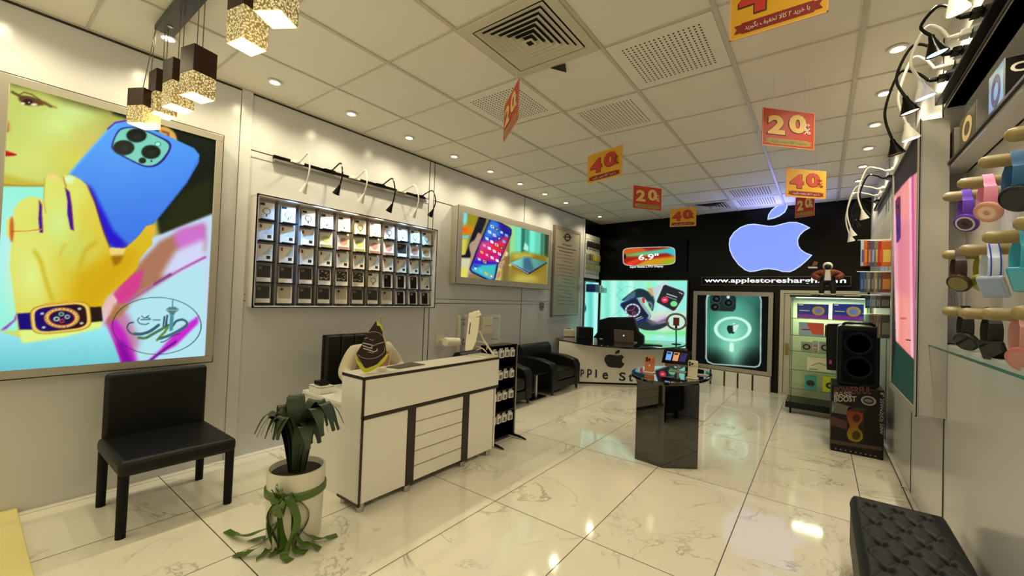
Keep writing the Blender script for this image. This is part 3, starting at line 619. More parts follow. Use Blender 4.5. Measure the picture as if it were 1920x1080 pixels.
ic = [(240, 240, 250), (90, 200, 240), (250, 250, 250), (60, 60, 80), (240, 200, 60), (255, 255, 255), (120, 170, 250), (240, 120, 160)]
for r_, (x0, y0, x1, y1) in enumerate(((400, 285, 568, 390), (370, 350, 540, 465), (338, 430, 510, 540), (305, 510, 485, 612), (275, 590, 460, 690), (245, 675, 310, 705), (200, 785, 390, 875))):
    nn = 4 if r_ != 5 else 2
    for k in range(nn):
        x = x0 + (x1 - x0) * k / (nn - 1); y = y0 + (y1 - y0) * k / (nn - 1); s_ = 21; col = ic[(k * 3 + r_ * 5) % 8]
        Q([(x - s_, y - s_ - 2), (x + s_ - 6, y - s_ + 10), (x + s_, y + s_ + 2), (x - s_ + 6, y + s_ - 10)], col, .35); c.ell(860 + x / 6.355, 380 + y / 6.355, 1.5, 1.4, ic[(k + r_ * 3 + 3) % 8], .3)
Q([(560, 570), (590, 600), (580, 640), (545, 640)], (236, 206, 170), 1); Q([(480, 720), (540, 660), (560, 700), (540, 760), (500, 790), (470, 750)], (186, 150, 116), 1, 1, True); Q([(460, 850), (490, 810), (505, 840), (480, 900), (455, 910)], (186, 140, 100), 1, 1, True); c.line(m6([(490, 700), (545, 670), (560, 700), (520, 780)]), .8, (90, 50, 30), .3)
lightbox('landscape_lightbox', 'wide backlit poster of a hand holding a phone full of app icons', (0, 0, 0), UY, NX, 3.395, 5.44, 1.392, 2.296, 0.12, 0.075, c, 300, 240, LIT)

# --- back wall: watch picture
def m5(pts): return [(1120 + x / 6.747, 500 + y / 6.747) for x, y in pts]
c = Cv(1120, 515, 1300, 665, 3, (150, 240, 215)); Q = lambda pts, col, b=1., al=1., sm=False: c.poly(m5(pts), col, b, al, sm)
def EL(x, y, rx, ry, col, b=.4, al=1., inner=0., ang=0.): c.ell(1120 + x / 6.747, 500 + y / 6.747, rx / 6.747, ry / 6.747, col, b, al, inner, ang)
for x, w, col in ((100, 60, (120, 226, 196)), (180, 60, (196, 246, 236)), (260, 60, (130, 230, 206)), (400, 60, (206, 250, 240)), (460, 120, (150, 236, 216)), (640, 30, (170, 236, 130)), (760, 120, (190, 236, 236)), (900, 240, (140, 236, 222))): Q([(x, 160), (x + w, 160), (x + w - 10, 900), (x - 10, 900)], col, 2, .8)
for pts in ([(240, 340), (300, 440), (290, 520)], [(180, 640), (240, 590), (290, 560)], [(230, 380), (350, 260), (480, 270)], [(250, 250), (340, 330)]): c.line(m5(pts), .8, (90, 190, 180), .4, .8, True)
Q([(680, 560), (1140, 570), (1140, 880), (560, 850), (560, 820)], (206, 226, 200), 2, .8); Q([(540, 800), (820, 830), (1140, 800), (1140, 880), (560, 850)], (120, 236, 150), 2); Q([(690, 640), (880, 610), (900, 700), (760, 720)], (214, 190, 214), 2.5)
Q([(310, 430), (370, 370), (480, 290), (560, 280), (650, 320), (720, 380), (720, 470), (690, 560), (600, 400), (480, 400)], (30, 50, 62), .8, 1, True); Q([(320, 440), (380, 370), (480, 300), (480, 390)], (70, 110, 120), 1); Q([(560, 400), (600, 390), (600, 460), (570, 460)], (206, 40, 40), .6); EL(650, 500, 50, 60, (196, 216, 216), 1.5, .6, .6)
Q([(620, 270), (700, 270), (760, 330), (690, 380)], (196, 170, 110), 1.5); Q([(700, 280), (860, 190), (870, 240), (760, 330), (720, 440)], (196, 206, 220), 1.5)
Q([(480, 740), (560, 790), (640, 805), (760, 800), (890, 740), (890, 700), (760, 720), (600, 650)], (40, 52, 60), .8, 1, True); Q([(600, 660), (760, 700), (890, 640), (890, 700), (700, 740)], (110, 100, 120), 2)
Q([(290, 490), (300, 460), (480, 385), (505, 400), (680, 620), (670, 650), (480, 725), (460, 710)], (30, 40, 120), .7); Q([(500, 395), (540, 400), (680, 600), (675, 640), (640, 660)], (150, 176, 176), .8); Q([(310, 490), (320, 470), (480, 405), (495, 415), (650, 620), (640, 640), (470, 700)], (28, 34, 58), .6)
EL(447, 553, 98, 86, (210, 216, 226), .4, 1, .78); EL(447, 553, 70, 60, (30, 36, 60), .6)
for k in range(12): a = 2 * PI * k / 12; c.line(m5([(447 + 68 * math.cos(a), 553 + 60 * math.sin(a)), (447 + 92 * math.cos(a), 553 + 80 * math.sin(a))]), .9, (40, 46, 70), .2)
c.line(m5([(380, 553), (450, 550), (480, 500)]), 1.4, (220, 60, 60), .3); EL(465, 590, 24, 22, (206, 90, 90), .3, 1, .7); c.line(m5([(470, 670), (560, 630)]), 1.2, (220, 226, 236), .2); c.line(m5([(480, 690), (580, 645)]), 1.2, (180, 186, 206), .2)
Q([(735, 440), (820, 230), (850, 215), (1090, 300), (1112, 330), (1080, 420), (1000, 560), (970, 575), (745, 465)], (214, 226, 220), .8); Q([(750, 440), (835, 240), (860, 228), (1085, 310), (1105, 335), (1075, 410), (990, 545), (960, 560), (760, 455)], (34, 40, 44), .6)
EL(853, 420, 44, 40, (236, 50, 80), .3); EL(853, 420, 20, 8, (250, 220, 230), .4); EL(968, 470, 44, 36, (120, 226, 140), .3); c.line(m5([(880, 345), (1005, 385)]), 1.6, (220, 226, 226), .3); c.line(m5([(870, 375), (1000, 420)]), 1.2, (170, 180, 180), .3); c.line(m5([(1035, 325), (1080, 345)]), 1.4, (220, 226, 226), .3)
def blight(name, label, x0, x1, z0, z1, d, fb, c, nu, nv, mbody=FRAMEM): return lightbox(name, label, B0, UB, NB, x0, x1, z0, z1, d, fb, c, nu, nv, LIT, mbody=mbody)
blight('watch_lightbox', 'mint backlit picture of two smart watches behind the reception desk', 0.06, 1.69, 0.50, 1.648, 0.05, 0.012, c, 240, 170)
# --- back wall: charging phone poster
def m2(pts): return [(1080 + x / 2.842, 380 + y / 2.842) for x, y in pts]
c = Cv(1290, 535, 1465, 715, 3, (4, 8, 8)); Q = lambda pts, col, b=1., al=1., sm=False: c.poly(m2(pts), col, b, al, sm)
def EL(x, y, rx, ry, col, b=.4, al=1., inner=0., ang=0.): c.ell(1080 + x / 2.842, 380 + y / 2.842, rx / 2.842, ry / 2.842, col, b, al, inner, ang)
body = [(692, 520), (697, 492), (725, 479), (960, 480), (982, 492), (990, 520), (986, 850), (978, 872), (955, 879), (730, 862), (700, 850), (690, 830)]
Q(body, (190, 220, 206), .6); inn = [(700, 522), (704, 498), (728, 486), (958, 487), (976, 498), (983, 522), (979, 846), (972, 866), (952, 872), (732, 856), (705, 844), (697, 828)]
msk = c._blur(c.pm(m2(inn)), .5); c._put(msk, c.gr((1320, 550), (44, 110, 94), (1420, 690), (14, 40, 34)), 1)
def G(x, y, rx, ry, col, al, p=1.): d = np.hypot((c.X - 1080 - x / 2.842) / (rx / 2.842), (c.Y - 380 - y / 2.842) / (ry / 2.842)); c._put(np.clip(1 - d, 0, 1) ** p * msk, col, al)
G(835, 700, 170, 200, (150, 240, 206), 1., .9); G(860, 560, 130, 130, (90, 180, 156), .7); G(700, 640, 60, 160, (50, 150, 116), .6); G(835, 800, 90, 90, (170, 250, 216), .5); G(730, 850, 120, 90, (4, 10, 8), .9); G(950, 860, 110, 110, (4, 10, 8), .9)
G(940, 500, 110, 90, (60, 120, 110), .6)
Q([(715, 500), (728, 488), (835, 490), (853, 505), (851, 565), (838, 580), (730, 576), (715, 560)], (26, 44, 42), .5)
for (x, y) in ((748, 512), (740, 556), (812, 534)): EL(x, y, 26, 22, (6, 12, 12), .4); EL(x, y, 26, 22, (90, 130, 120), .2, .8, .88); EL(x + 2, y, 9, 7, (50, 70, 70), .4)
EL(811, 503, 9, 8, (206, 226, 220), .3); EL(835, 673, 100, 66, (196, 250, 230), .5, 1, .80); EL(835, 673, 84, 54, (120, 206, 180), .4, .35)
ap = lambda cx, cy, s: [(cx + s * x, cy + s * y) for x, y in ((-.1, -.45), (.1, -.5), (.35, -.5), (.6, -.3), (.42, -.05), (.5, .3), (.7, .4), (.4, .85), (.15, .9), (-.05, .8), (-.3, .9), (-.6, .5), (-.75, 0), (-.6, -.4), (-.35, -.52))]
Q(ap(828, 670, 32), (20, 46, 40), .4, 1, True); Q([(835, 655), (870, 650), (850, 690), (838, 690)], (196, 236, 220), .6); Q([(832, 648), (840, 640), (850, 642), (842, 650)], (196, 230, 220), .3)
Q([(818, 750), (828, 743), (840, 750), (842, 790), (830, 797), (817, 790)], (196, 250, 226), .4)
blight('charging_phone_lightbox', 'tall backlit poster of a phone with a glowing charging ring on the black back wall', 1.79, 2.915, 0.235, 1.465, 0.06, 0.06, c, 200, 240)
# --- back wall: wide screen panel
c = Cv(1150, 445, 1290, 520, 4, (4, 5, 7))
c.poly(rr(1217, 480.5, 49.5, 17.5, 6, -1.5), (196, 200, 190), .3); msk = c.pm(rr(1217, 480.5, 48, 16.3, 6, -1.5))
def MP(pts, col, b=1.5, al=1.): m_ = c._blur(c.pm(pts), b) * msk; c._put(m_, col, al)
MP([(1165, 460), (1270, 460), (1270, 500), (1165, 500)], (156, 30, 24), 1); MP([(1165, 462), (1200, 462), (1216, 472), (1165, 478)], (206, 90, 30), 2); MP([(1168, 478), (1250, 466), (1268, 462), (1268, 470), (1210, 480), (1170, 481)], (120, 190, 90), 2); MP([(1180, 476), (1240, 470), (1268, 463), (1268, 482), (1250, 474)], (60, 190, 206), 1.5)
MP([(1190, 498), (1215, 486), (1268, 480), (1268, 500), (1190, 500)], (206, 150, 30), 2); MP([(1230, 498), (1250, 488), (1268, 486), (1268, 500)], (150, 176, 30), 1.5); MP([(1168, 495), (1200, 483), (1215, 484), (1180, 500)], (230, 60, 30), 1.5); c.ell(1172, 481, 1.8, 5, (6, 6, 8), .3)
t = blight('display_sign', 'black wide sign showing a colourful phone and 6.9" on the black back wall', 0.40, 1.655, 1.81, 2.345, 0.05, 0.012, c, 260, 110, BLACK)
LW = mat('lit_white_letters', (250, 252, 255), 0.4, emit=1.1)
mb = MB(LW); p = on_b(1197, 488, 0.047); mb.text('6.9"', p, UB, (0, 0, 1), 0.37, 0.108, 0.02); obj('size_lettering', mb, t)
mb = MB(LW); p = on_b(1181, 503.5, 0.047); mb.text('Super Retina LTPO Display', p, UB, (0, 0, 1), 0.62, 0.05, 0.01); obj('lettering', mb, t)
# --- small poster on the left rear wall
c = Cv(1085, 525, 1140, 660, 3, (120, 226, 210))
for x, w, col in ((1090, 10, (150, 240, 230)), (1104, 10, (90, 200, 190)), (1112, 12, (190, 250, 246)), (1124, 9, (80, 206, 190))): c.poly([(x, 520), (x + w, 520), (x + w, 660), (x, 660)], col, 2, .8)
c.line([(1088, 592), (1096, 580), (1093, 568)], 6, (20, 60, 90), .8, 1, True)
lightbox('side_watch_lightbox', 'narrow teal backlit panel in the rear left corner beside the certificate', (0, 0, 0), UY, NX, 6.80, 7.38, 0.50, 1.60, 0.03, 0.012, c, 60, 100, LIT)
# --- right wall: tall pink phone poster
c = Cv(1650, 200, 1730, 800, 2.5, (10, 10, 12))
c.poly([(1668, 250), (1725, 190), (1725, 330), (1668, 372)], (8, 8, 10), 1); c.poly([(1673, 376), (1676, 367), (1705, 333), (1711, 330), (1722, 320), (1722, 684), (1680, 640)], (232, 138, 132), .6)
c.poly([(1673, 376), (1680, 366), (1684, 500), (1685, 640), (1680, 640)], (246, 196, 196), 1.5, .9); c.poly([(1690, 350), (1706, 336), (1709, 660), (1695, 645)], (240, 150, 140), 2, .8); c.poly([(1704, 336), (1709, 331), (1713, 672), (1708, 668)], (246, 190, 206), 1, .9); c.poly([(1709, 331), (1713, 328), (1717, 676), (1713, 672)], (190, 60, 150), .7, .8); c.poly([(1676, 430), (1706, 410), (1706, 560), (1676, 540)], (206, 110, 140), 8, .5)
c.poly([(1679, 378), (1683, 370), (1688, 368), (1689, 445), (1685, 453), (1681, 456)], (80, 20, 110), .5); c.poly([(1679, 378), (1683, 370), (1688, 368), (1688, 398), (1680, 404)], (110, 24, 50), 1); c.ell(1684, 388, 2, 5, (30, 10, 40), .3); c.ell(1684, 410, 2, 5, (60, 30, 90), .3); c.ell(1684, 432, 2, 5, (30, 10, 50), .3)
c.poly([(1680, 641), (1722, 682), (1722, 800), (1670, 740)], (18, 52, 40), .5); c.line([(1689, 597), (1698, 597)], 3, (206, 60, 80), .5)
lightbox('pink_phone_lightbox', 'tall narrow backlit poster of a pink phone edge on the right wall', (XR, 0, 0), UYn, NXn, -3.93, -2.94, 0.73, 2.25, 0.115, 0.035, c, 60, 260, LIT, mbody=mat('side_box_metal', (168, 164, 158), .3))
# --- glowing fruit logo and web address on the black wall
def m57(pts): return [(1290 + x / 5.685, 370 + y / 5.685) for x, y in pts]
BODY = [(440, 500), (448, 440), (490, 375), (560, 320), (640, 290), (710, 284), (790, 295), (860, 307), (920, 306), (1000, 285), (1080, 266), (1160, 266), (1230, 288), (1303, 325), (1240, 360), (1195, 405), (1172, 455), (1178, 510), (1205, 555), (1255, 590), (1325, 617), (1270, 675), (1200, 735), (1130, 780), (1080, 798), (1010, 795), (940, 775), (860, 765), (790, 772), (720, 790), (660, 795), (610, 778), (540, 720), (480, 640), (448, 565)]
LEAF = [(1065, 62), (1060, 110), (1035, 160), (980, 200), (920, 225), (850, 240), (858, 190), (890, 140), (940, 100), (1000, 75)]
t = thing('fruit_logo_sign', 'big glowing lilac bitten apple logo on the black back wall', 'sign', on_b(1445, 510, 0.0))
LGM = mat('lilac_lit_acrylic', (134, 160, 255), 0.3, emit=1.0); RIM = mat('logo_rim_light', (196, 214, 255), 0.3, emit=1.15)
def outline(mb, pts, off, depth): P = [on_b(x, y, off) for x, y in m57(pts)]; mb.prism(P, NB * depth)
mb = MB(RIM); outline(mb, BODY, 0.02, 0.028); outline(mb, LEAF, 0.02, 0.028); obj('logo_rim', mb, t)
def shrink(pts, s):
    P = np.array(pts, float); n = len(P); out = []; area2 = sum(P[i][0] * P[(i + 1) % n][1] - P[(i + 1) % n][0] * P[i][1] for i in range(n)); sg = 1 if area2 > 0 else -1
    for i in range(n):
        a, b, d = P[i - 1], P[i], P[(i + 1) % n]; e1 = _n(b - a); e2 = _n(d - b); nn = _n(np.array([-e1[1] - e2[1], e1[0] + e2[0]])) * sg; k = 1 / max(.55, abs(nn @ np.array([-e1[1], e1[0]]))); out.append(tuple(b + nn * s * k))
    return out
mb = MB(LGM); outline(mb, shrink(BODY, 9), 0.03, 0.022); outline(mb, shrink(LEAF, 9), 0.03, 0.022); obj('logo_face', mb, t)
lamp('logo_glow', V(on_b(1445, 440, 0.35)), 26, (0.32, 0.36, 1.0), 165, V(NB * 0.4 + np.array([0, 0, 1.0])), 0.15).data.specular_factor = 0
t = thing('web_address_sign', 'long black sign with lit letters www.applestoreshargh.com under the apple logo', 'sign', on_b(1455, 538, 0.0))
mb = MB(BLACK); a = on_b(1316, 536, 0.0); b = on_b(1596, 520, 0.0); za, zb = 1.565, 1.70
mb.fbox(np.array([a[0], a[1], za]) + NB * .001, UB * (np.linalg.norm((b - a)[:2])), NB * 0.02, (0, 0, zb - za)); obj('backing', mb, t, bevel=0.004)
mb = MB(GREYM)
L_ = np.linalg.norm((b - a)[:2])
for (u0, u1, z0, z1) in ((0, L_, za, za + .004), (0, L_, zb - .004, zb), (0, .004, za, zb), (L_ - .004, L_, za, zb)): mb.fbox(np.array([a[0], a[1], z0]) + UB * u0 + NB * .021, UB * (u1 - u0), NB * .003, (0, 0, z1 - z0))
obj('border', mb, t)
mb = MB(LW); mb.text('www.applestoreshargh.com', np.array([a[0], a[1], 1.587]) + UB * .05 + NB * .021, UB, (0, 0, 1), L_ - .1, 0.092, 0.02); obj('lettering', mb, t)
# --- slatwall panels in the rear corner, plinth under the poster
mb = MB(WHITE); mb.bb(0.0, 0.02, 6.79, 7.38, 1.66, 2.46)
SL = one('slatwall_board', mb, 'white slatted display panel high in the rear left corner', 'slatwall')
mb = MB(JOINT)
for k in range(8): mb.bb(0.02, 0.0215, 6.79, 7.38, 1.74 + .09 * k, 1.746 + .09 * k)
obj('groove_lines', mb, SL)
t = thing('striped_plinth', 'low white plinth with dark vertical stripes under the charging phone poster', 'plinth', B0 + UB * 2.35)
mb = MB(WHITE); brect(1.76, 2.90, 0.0, 0.228, 0.001, 0.10, mb); obj('front_board', mb, t, bevel=0.003)
for px in (1332, 1358, 1383, 1411): mb = MB(JOINT); u = (on_b(px, 712, 0.1) - B0) @ UB; brect(u - .012, u + .012, 0.0, 0.228, 0.1, 0.103, mb); obj('stripe', mb, t)
# certificate board
c = Cv(1025, 410, 1100, 605, 4, (168, 158, 140))
c.poly([(1030, 525), (1100, 525), (1100, 600), (1025, 600)], (156, 160, 140), 5)
CM = lambda x, y: (1020 + x / 5.4, 410 + y / 5.4)
c.ell(*CM(238, 190), 6, 7.5, (46, 42, 36), .2, 1, .62); c.line([CM(200, 185), CM(275, 188)], 2.2, (46, 42, 36), .2)
for k, (x0, y0, x1, y1) in enumerate(((190, 255, 280, 280), (140, 282, 320, 322), (160, 322, 295, 350))): c.line([CM(x0, y0), CM((x0 + x1) / 2, (y0 + y1) / 2 + 4), CM(x1, y1)], 1.5, (60, 54, 46), .2, .85)
random.seed(3)
for k in range(15):
    y = 355 + k * 36; x0 = 130 + random.choice((0, 0, 40, 60)); c.line([CM(x0, y - 1), CM(315 - random.choice((0, 10, 30)), y + 26 - k * .9)], .9, (84, 76, 64), .15, .8)
t = lightbox('price_board', 'tall framed board of small dark writing on the left wall near the back', (0, 0, 0), UY, NX, 5.70, 6.58, 0.985, 2.435, 0.025, 0.035, c, 130, 260, art_mat('paper_print', 0, 0.35, 1.0), 'board')
mb = MB(mat('price_board_edge', (120, 104, 88), .4)); mb.bb(0.003, 0.03, 5.655, 5.70, 0.96, 2.44); obj('side_strip', mb, t)
# ------------------------------------------------------------------ phone case display board on the left wall
BY0, BY1, BZ0, BZ1, BX = 1.293, 3.080, 1.113, 1.952, 0.12
t = thing('phone_case_display', 'wide shallow wall rack of small shelves holding eleven columns of phone case packs', 'display rack', (0, (BY0 + BY1) / 2, BZ0))
DISPW = mat('display_white', (214, 208, 206), 0.3)
mb = MB(DISPW); mb.bb(0.001, 0.012, BY0, BY1, BZ0, BZ1); obj('back_panel', mb, t)
mb = MB(DISPW); e = .012
mb.bb(0.001, BX, BY0, BY0 + e, BZ0, BZ1); mb.bb(0.001, BX, BY1 - e, BY1, BZ0, BZ1); mb.bb(0.001, BX, BY0, BY1, BZ0, BZ0 + e); mb.bb(0.001, BX, BY0, BY1, BZ1 - e, BZ1); obj('case_frame', mb, t)
mb = MB(BLACKM)
for (a, b, c_, d_) in ((BY0 - .002, BY1 + .002, BZ1 - .004, BZ1 + .004), (BY0 - .002, BY1 + .002, BZ0 - .004, BZ0 + .004), (BY0 - .003, BY0 + .006, BZ0, BZ1), (BY1 - .006, BY1 + .003, BZ0, BZ1)): mb.bb(BX - .004, BX + .002, a, b, c_, d_)
obj('edge_trim', mb, t)
NCOL, NROW = 11, 5
CW = (BY1 - BY0 - 2 * e) / NCOL; RH = (BZ1 - BZ0 - 2 * e - .02) / NROW
for k in range(1, NCOL):
    mb = MB(mat('divider_grey', (128, 120, 114), .4)); y = BY0 + e + CW * k; mb.bb(0.012, 0.075, y - .0015, y + .0015, BZ0 + e, BZ1 - e); obj('divider', mb, t)
CARD = mat('carton_white', (224, 218, 210), 0.35); PRB = mat('print_black', (26, 24, 24), 0.4); PRG = mat('print_grey', (110, 106, 102), 0.4); PRR = mat('print_red', (150, 40, 30), 0.4)
PW, PH = .104, .136
def pack(kind):
    t = thing('phone_case_pack', 'x', 'phone case', (0, 0, 0), 'phone case packs on the left wall rack', local=True)
    cm = {'dark': mat('grey_carton', (150, 144, 136), .4)}.get(kind, CARD)
    mb = MB(cm); mb.bb(-.011, .011, -PW / 2, PW / 2, 0, PH); obj('carton', mb, t, bevel=.002)
    X = .0118
    def rect(mb, y0, y1, z0, z1): mb.bb(X - .001, X, y0, y1, z0, z1)
    if kind == 'ring':
        mb = MB(PRB); mb.disc((X, 0, PH * .5), (0, .026, 0), (0, 0, .026), .84, 24); obj('ring_print', mb, t)
        mb = MB(PRB); rect(mb, -.004, .004, PH * .2, PH * .3); obj('stem_print', mb, t); mb = MB(PRB); rect(mb, -.045, -.012, PH * .82, PH * .96); obj('camera_print', mb, t)
    elif kind == 'tag':
        mb = MB(PRR); rect(mb, -.04, -.026, PH * .72, PH * .92); obj('red_tag', mb, t)
        mb = MB(mat('print_pale', (176, 190, 200), .35)); mb.faces([(X, -.02, PH * .4), (X, .046, PH * .4), (X, .046, PH * .95)], [(0, 1, 2)]); obj('diagonal_print', mb, t)
        mb = MB(PRB); rect(mb, .012, .038, PH * .16, PH * .34); obj('label_print', mb, t)
    elif kind in ('rose', 'lime', 'tan'):
        cc = {'rose': (190, 140, 136), 'lime': (176, 180, 120), 'tan': (180, 150, 110)}[kind]
        mb = MB(mat('print_' + kind, cc, .35)); mb.disc((X, 0, PH * .55), (0, .034, 0), (0, 0, .034)); obj('round_print', mb, t)
        mb = MB(mat('print_band_' + kind, tuple(int(q * .8) for q in cc), .35)); rect(mb, -.046, .046, .004, .03); obj('lower_band', mb, t)
    elif kind == 'dark':
        mb = MB(PRB); rect(mb, -.044, .044, PH * .3, PH * .97); obj('dark_print', mb, t); mb = MB(CARD); rect(mb, -.046, .046, .006, PH * .27); obj('white_strip', mb, t)
        mb = MB(PRG); mb.bb(X, X + .001, -.035, -.012, PH * .75, PH * .9); obj('camera_print', mb, t)
    elif kind == 'camo':
        mb = MB(PRB); rect(mb, -.044, .044, PH * .3, PH * .97); obj('dark_print', mb, t); mb = MB(mat('print_beige', (168, 154, 130), .4))
        rs = random.Random(5)
        for q in range(16): y, z = rs.uniform(-.036, .036), rs.uniform(PH * .36, PH * .9); mb.disc((X + .001, y, z), (0, rs.uniform(.004, .009), 0), (0, 0, rs.uniform(.003, .006)), 0, 8)
        obj('mottled_print', mb, t)
    elif kind == 'black':
        mb = MB(BLACK); mb.bb(X - .001, X + .006, -.033, .033, PH * .08, PH * .95); obj('phone_case', mb, t, bevel=.004)
        mb = MB(PRG); mb.bb(X + .006, X + .007, -.026, -.004, PH * .7, PH * .88); obj('camera_opening', mb, t)
    elif kind == 'beige':
        mb = MB(mat('print_sand', (176, 166, 146), .4)); rect(mb, -.044, .044, PH * .3, PH * .97); obj('sand_print', mb, t)
        mb = MB(PRB); rect(mb, -.03, -.01, PH * .76, PH * .9); obj('camera_print', mb, t)
    return t
DESC = {'ring': 'white phone case pack with thin black ring print', 'tag': 'white phone case pack with red tag and diagonal print', 'rose': 'phone case pack with rosy round print', 'lime': 'phone case pack with yellowish round print', 'tan': 'phone case pack with tan round print',
        'dark': 'dark phone case pack with white lower strip', 'camo': 'dark mottled phone case pack', 'black': 'pack showing a black phone case', 'beige': 'sand coloured phone case pack'}
LAY = ['ring'] * 11, ['tag'] * 3 + ['lime', 'rose', 'lime', 'rose', 'rose', 'dark', 'rose', 'tan'], ['tag'] * 11, ['dark'] * 3 + ['camo'] * 3 + ['ring', 'black', 'black', 'black', 'tag'], ['dark', 'beige', 'dark', 'dark', 'beige', 'dark', 'dark', 'beige', 'black', 'black', 'black']
RN = ('top row', 'second row', 'middle row', 'fourth row', 'bottom row'); ORD = ('first', 'second', 'third', 'fourth', 'fifth', 'sixth', 'seventh', 'eighth', 'ninth', 'tenth', 'last')
PK = {}
for r in range(NROW):
    for k in range(NCOL):
        kd = LAY[r][k]; y = BY0 + e + CW * (k + .5); z = BZ1 - e - .02 - RH * (r + 1) + .012
        lab = '%s, %s, %s from the left' % (DESC[kd], RN[r], ORD[k]) if k < 10 else '%s, %s, at the right end' % (DESC[kd], RN[r])
        loc = (.058, y, z + .0035); rz = math.radians(-16)
        if kd in PK: o = copy_thing(PK[kd], loc, rz, lab)
        else:
            o = PK[kd] = pack(kd); o.location = V(loc); o.rotation_euler = (0, 0, rz); o['label'] = lab
        o.rotation_euler = (0, math.radians(-7), rz)
        mb = MB(BLACKM); mb.bb(.012, .10, y - .058, y + .058, z - .001, z + .002); mb.bb(.098, .101, y - .058, y + .058, z, z + .008); obj('small_shelf', mb, t)

# ------------------------------------------------------------------ gooseneck lamps
def gooseneck(name, label, A, Hd, blackc, lit, group, out=(1, 0, 0), rise=.10, size=.033, col=(255, 240, 205), e=0., lc=(1, .85, .6), down=(0, 0, -1), adlen=.10, al=(0, 1, 0)):
    A, Hd, out = np.asarray(A, float), np.asarray(Hd, float), _n(np.asarray(out, float)); down = _n(np.asarray(down, float)); al = np.asarray(al, float)
    t = thing(name, label, 'lamp', A, group); m = BLACK if blackc else WHITEP
    mb = MB(m); mb.fbox(A - al * adlen / 2 - out * .0 + np.array([0, 0, -.012]), al * adlen, out * .03, (0, 0, .024)); mb.cyl(A + out * .03, A + out * .06, .012, .008); obj('track_adapter', mb, t, bevel=.003)
    neck = Hd - down * .075; p1 = A + out * .06; D = neck - p1; side = D - out * (D @ out); side[2] = 0
    ho = D @ out
    pts = spline3([p1, p1 + out * ho * .35 + side * .1 + [0, 0, rise * .75], p1 + out * ho * .85 + side * .45 + [0, 0, rise], neck + (out * .03) + side * -.05 + [0, 0, max(.04, (p1[2] + rise - neck[2]) * .45)], neck], 7)
    mb = MB(m); mb.tube(pts, .0062, 8); obj('flexible_neck', mb, t)
    mb = MB(m); mb.lathe([(0, -.002), (.010, 0), (.013, .02), (size * .8, .06), (size, .078), (size * .92, .078), (.008, .02), (0, .02)], neck, 20, down); h = obj('lamp_head', mb, t)
    mb = MB(mat('lamp_lens_lit_%d_%d' % (lit * 10, col[2]), col, .3, emit=lit) if lit else mat('lamp_lens_off', (150, 146, 138), .3)); mb.lathe([(0, .07), (size * .9, .07), (size * .9, .074), (0, .074)], neck, 20, down); obj('lens', mb, h)
    if e: lamp('spot_beam', V(neck + down * .085), e, lc, 75, down, .02)
    return t
t = thing('lamp_track', 'dark lighting track high on the left wall above the phone case rack', 'lighting track', (0, 2.2, 2.24))
mb = MB(BLACK); mb.bb(.002, .030, 1.43, 2.975, 2.272, 2.300); obj('track', mb, t, bevel=.002)
mb = MB(SILVER); mb.bb(.002, .045, 1.43, 2.975, 2.243, 2.268); mb.bb(.002, .05, 1.43, 2.975, 2.250, 2.253); obj('cable_channel', mb, t)
LN = ['leftmost white', 'leftmost black', 'middle white', 'middle black', 'rightmost white', 'rightmost black']
beam = [(15, (.22, .52, 1)), (15, (.7, .85, 1)), (17, (1, .8, .45)), (15, (1, .88, .6)), (13, (.4, .75, 1)), (15, (.3, .7, 1))]
for k, ((ax, ay), (hx, hy)) in enumerate(zip(((557, 298), (617, 315), (664, 329), (712, 343), (752, 354), (786, 363)), ((568, 360), (630, 363), (676, 378), (729, 396), (774, 406), (806, 405)))):
    A = on_x(ax, ay, .035); A[2] = 2.286; A[0] = .0305
    H_ = on_y(hx, hy, A[1] + .06); H_[0] = min(max(H_[0], .24), .32); H_ = on_x(hx, hy, H_[0])
    gooseneck('gooseneck_lamp', '%s gooseneck lamp on the track above the phone case rack' % LN[k], A, H_, k % 2 == 1, 0, 'gooseneck lamps over the phone case rack', rise=.03, size=.030, e=beam[k][0], lc=beam[k][1], down=(-.6, -.12, -1))

# ------------------------------------------------------------------ white reception counter
EDGE = mat('dark_brown_edging', (38, 26, 20), .4)
CX0, CX1, CY0, CY1, CZ = 1.165, 1.387, 1.40, 2.632, .775
t = thing('reception_counter', 'long white reception counter with dark brown edging and grooved front panel', 'counter', (1.2, 2.0, 0))
mb = MB(WHITE); mb.bb(CX0, CX1, CY0, CY1, CZ - .022, CZ); obj('counter_top', mb, t, bevel=.002)
mb = MB(EDGE); mb.bb(CX1 - .002, CX1 + .003, CY0, CY1, CZ - .020, CZ - .003); mb.bb(CX0, CX1, CY0 - .003, CY0 + .002, CZ - .020, CZ - .003); mb.bb(CX1 - .008, CX1 + .003, CY0 - .003, CY0 + .008, .04, CZ - .003); mb.bb(CX0, CX1, CY0 - .003, CY0 + .001, .036, .05)
mb.bb(CX1 - .004, CX1 + .003, CY0, CY1, .527, .547); obj('edging', mb, t)
mb = MB(WHITE); mb.bb(CX1 - .02, CX1, CY0 + .004, CY1, .55, CZ - .022); obj('upper_panel', mb, t)
mb = MB(WHITE); mb.bb(CX0, CX1 - .02, CY0, CY0 + .018, .05, CZ - .022); obj('end_panel', mb, t)
mb = MB(WHITE); mb.bb(CX0, CX1 - .02, CY1 - .018, CY1, .05, CZ - .022); obj('end_panel', mb, t)
mb = MB(WHITE); mb.bb(CX0, CX0 + .015, CY0 + .018, CY1 - .018, .56, CZ - .022); obj('inner_panel', mb, t)
for (a, b, nm) in ((1.40, 1.728, 'front_panel'), (2.300, 2.585, 'front_panel')):
    mb = MB(WHITE); mb.bb(CX1 - .028, CX1 - .004, a, b, .05, .528); obj(nm, mb, t, bevel=.002)
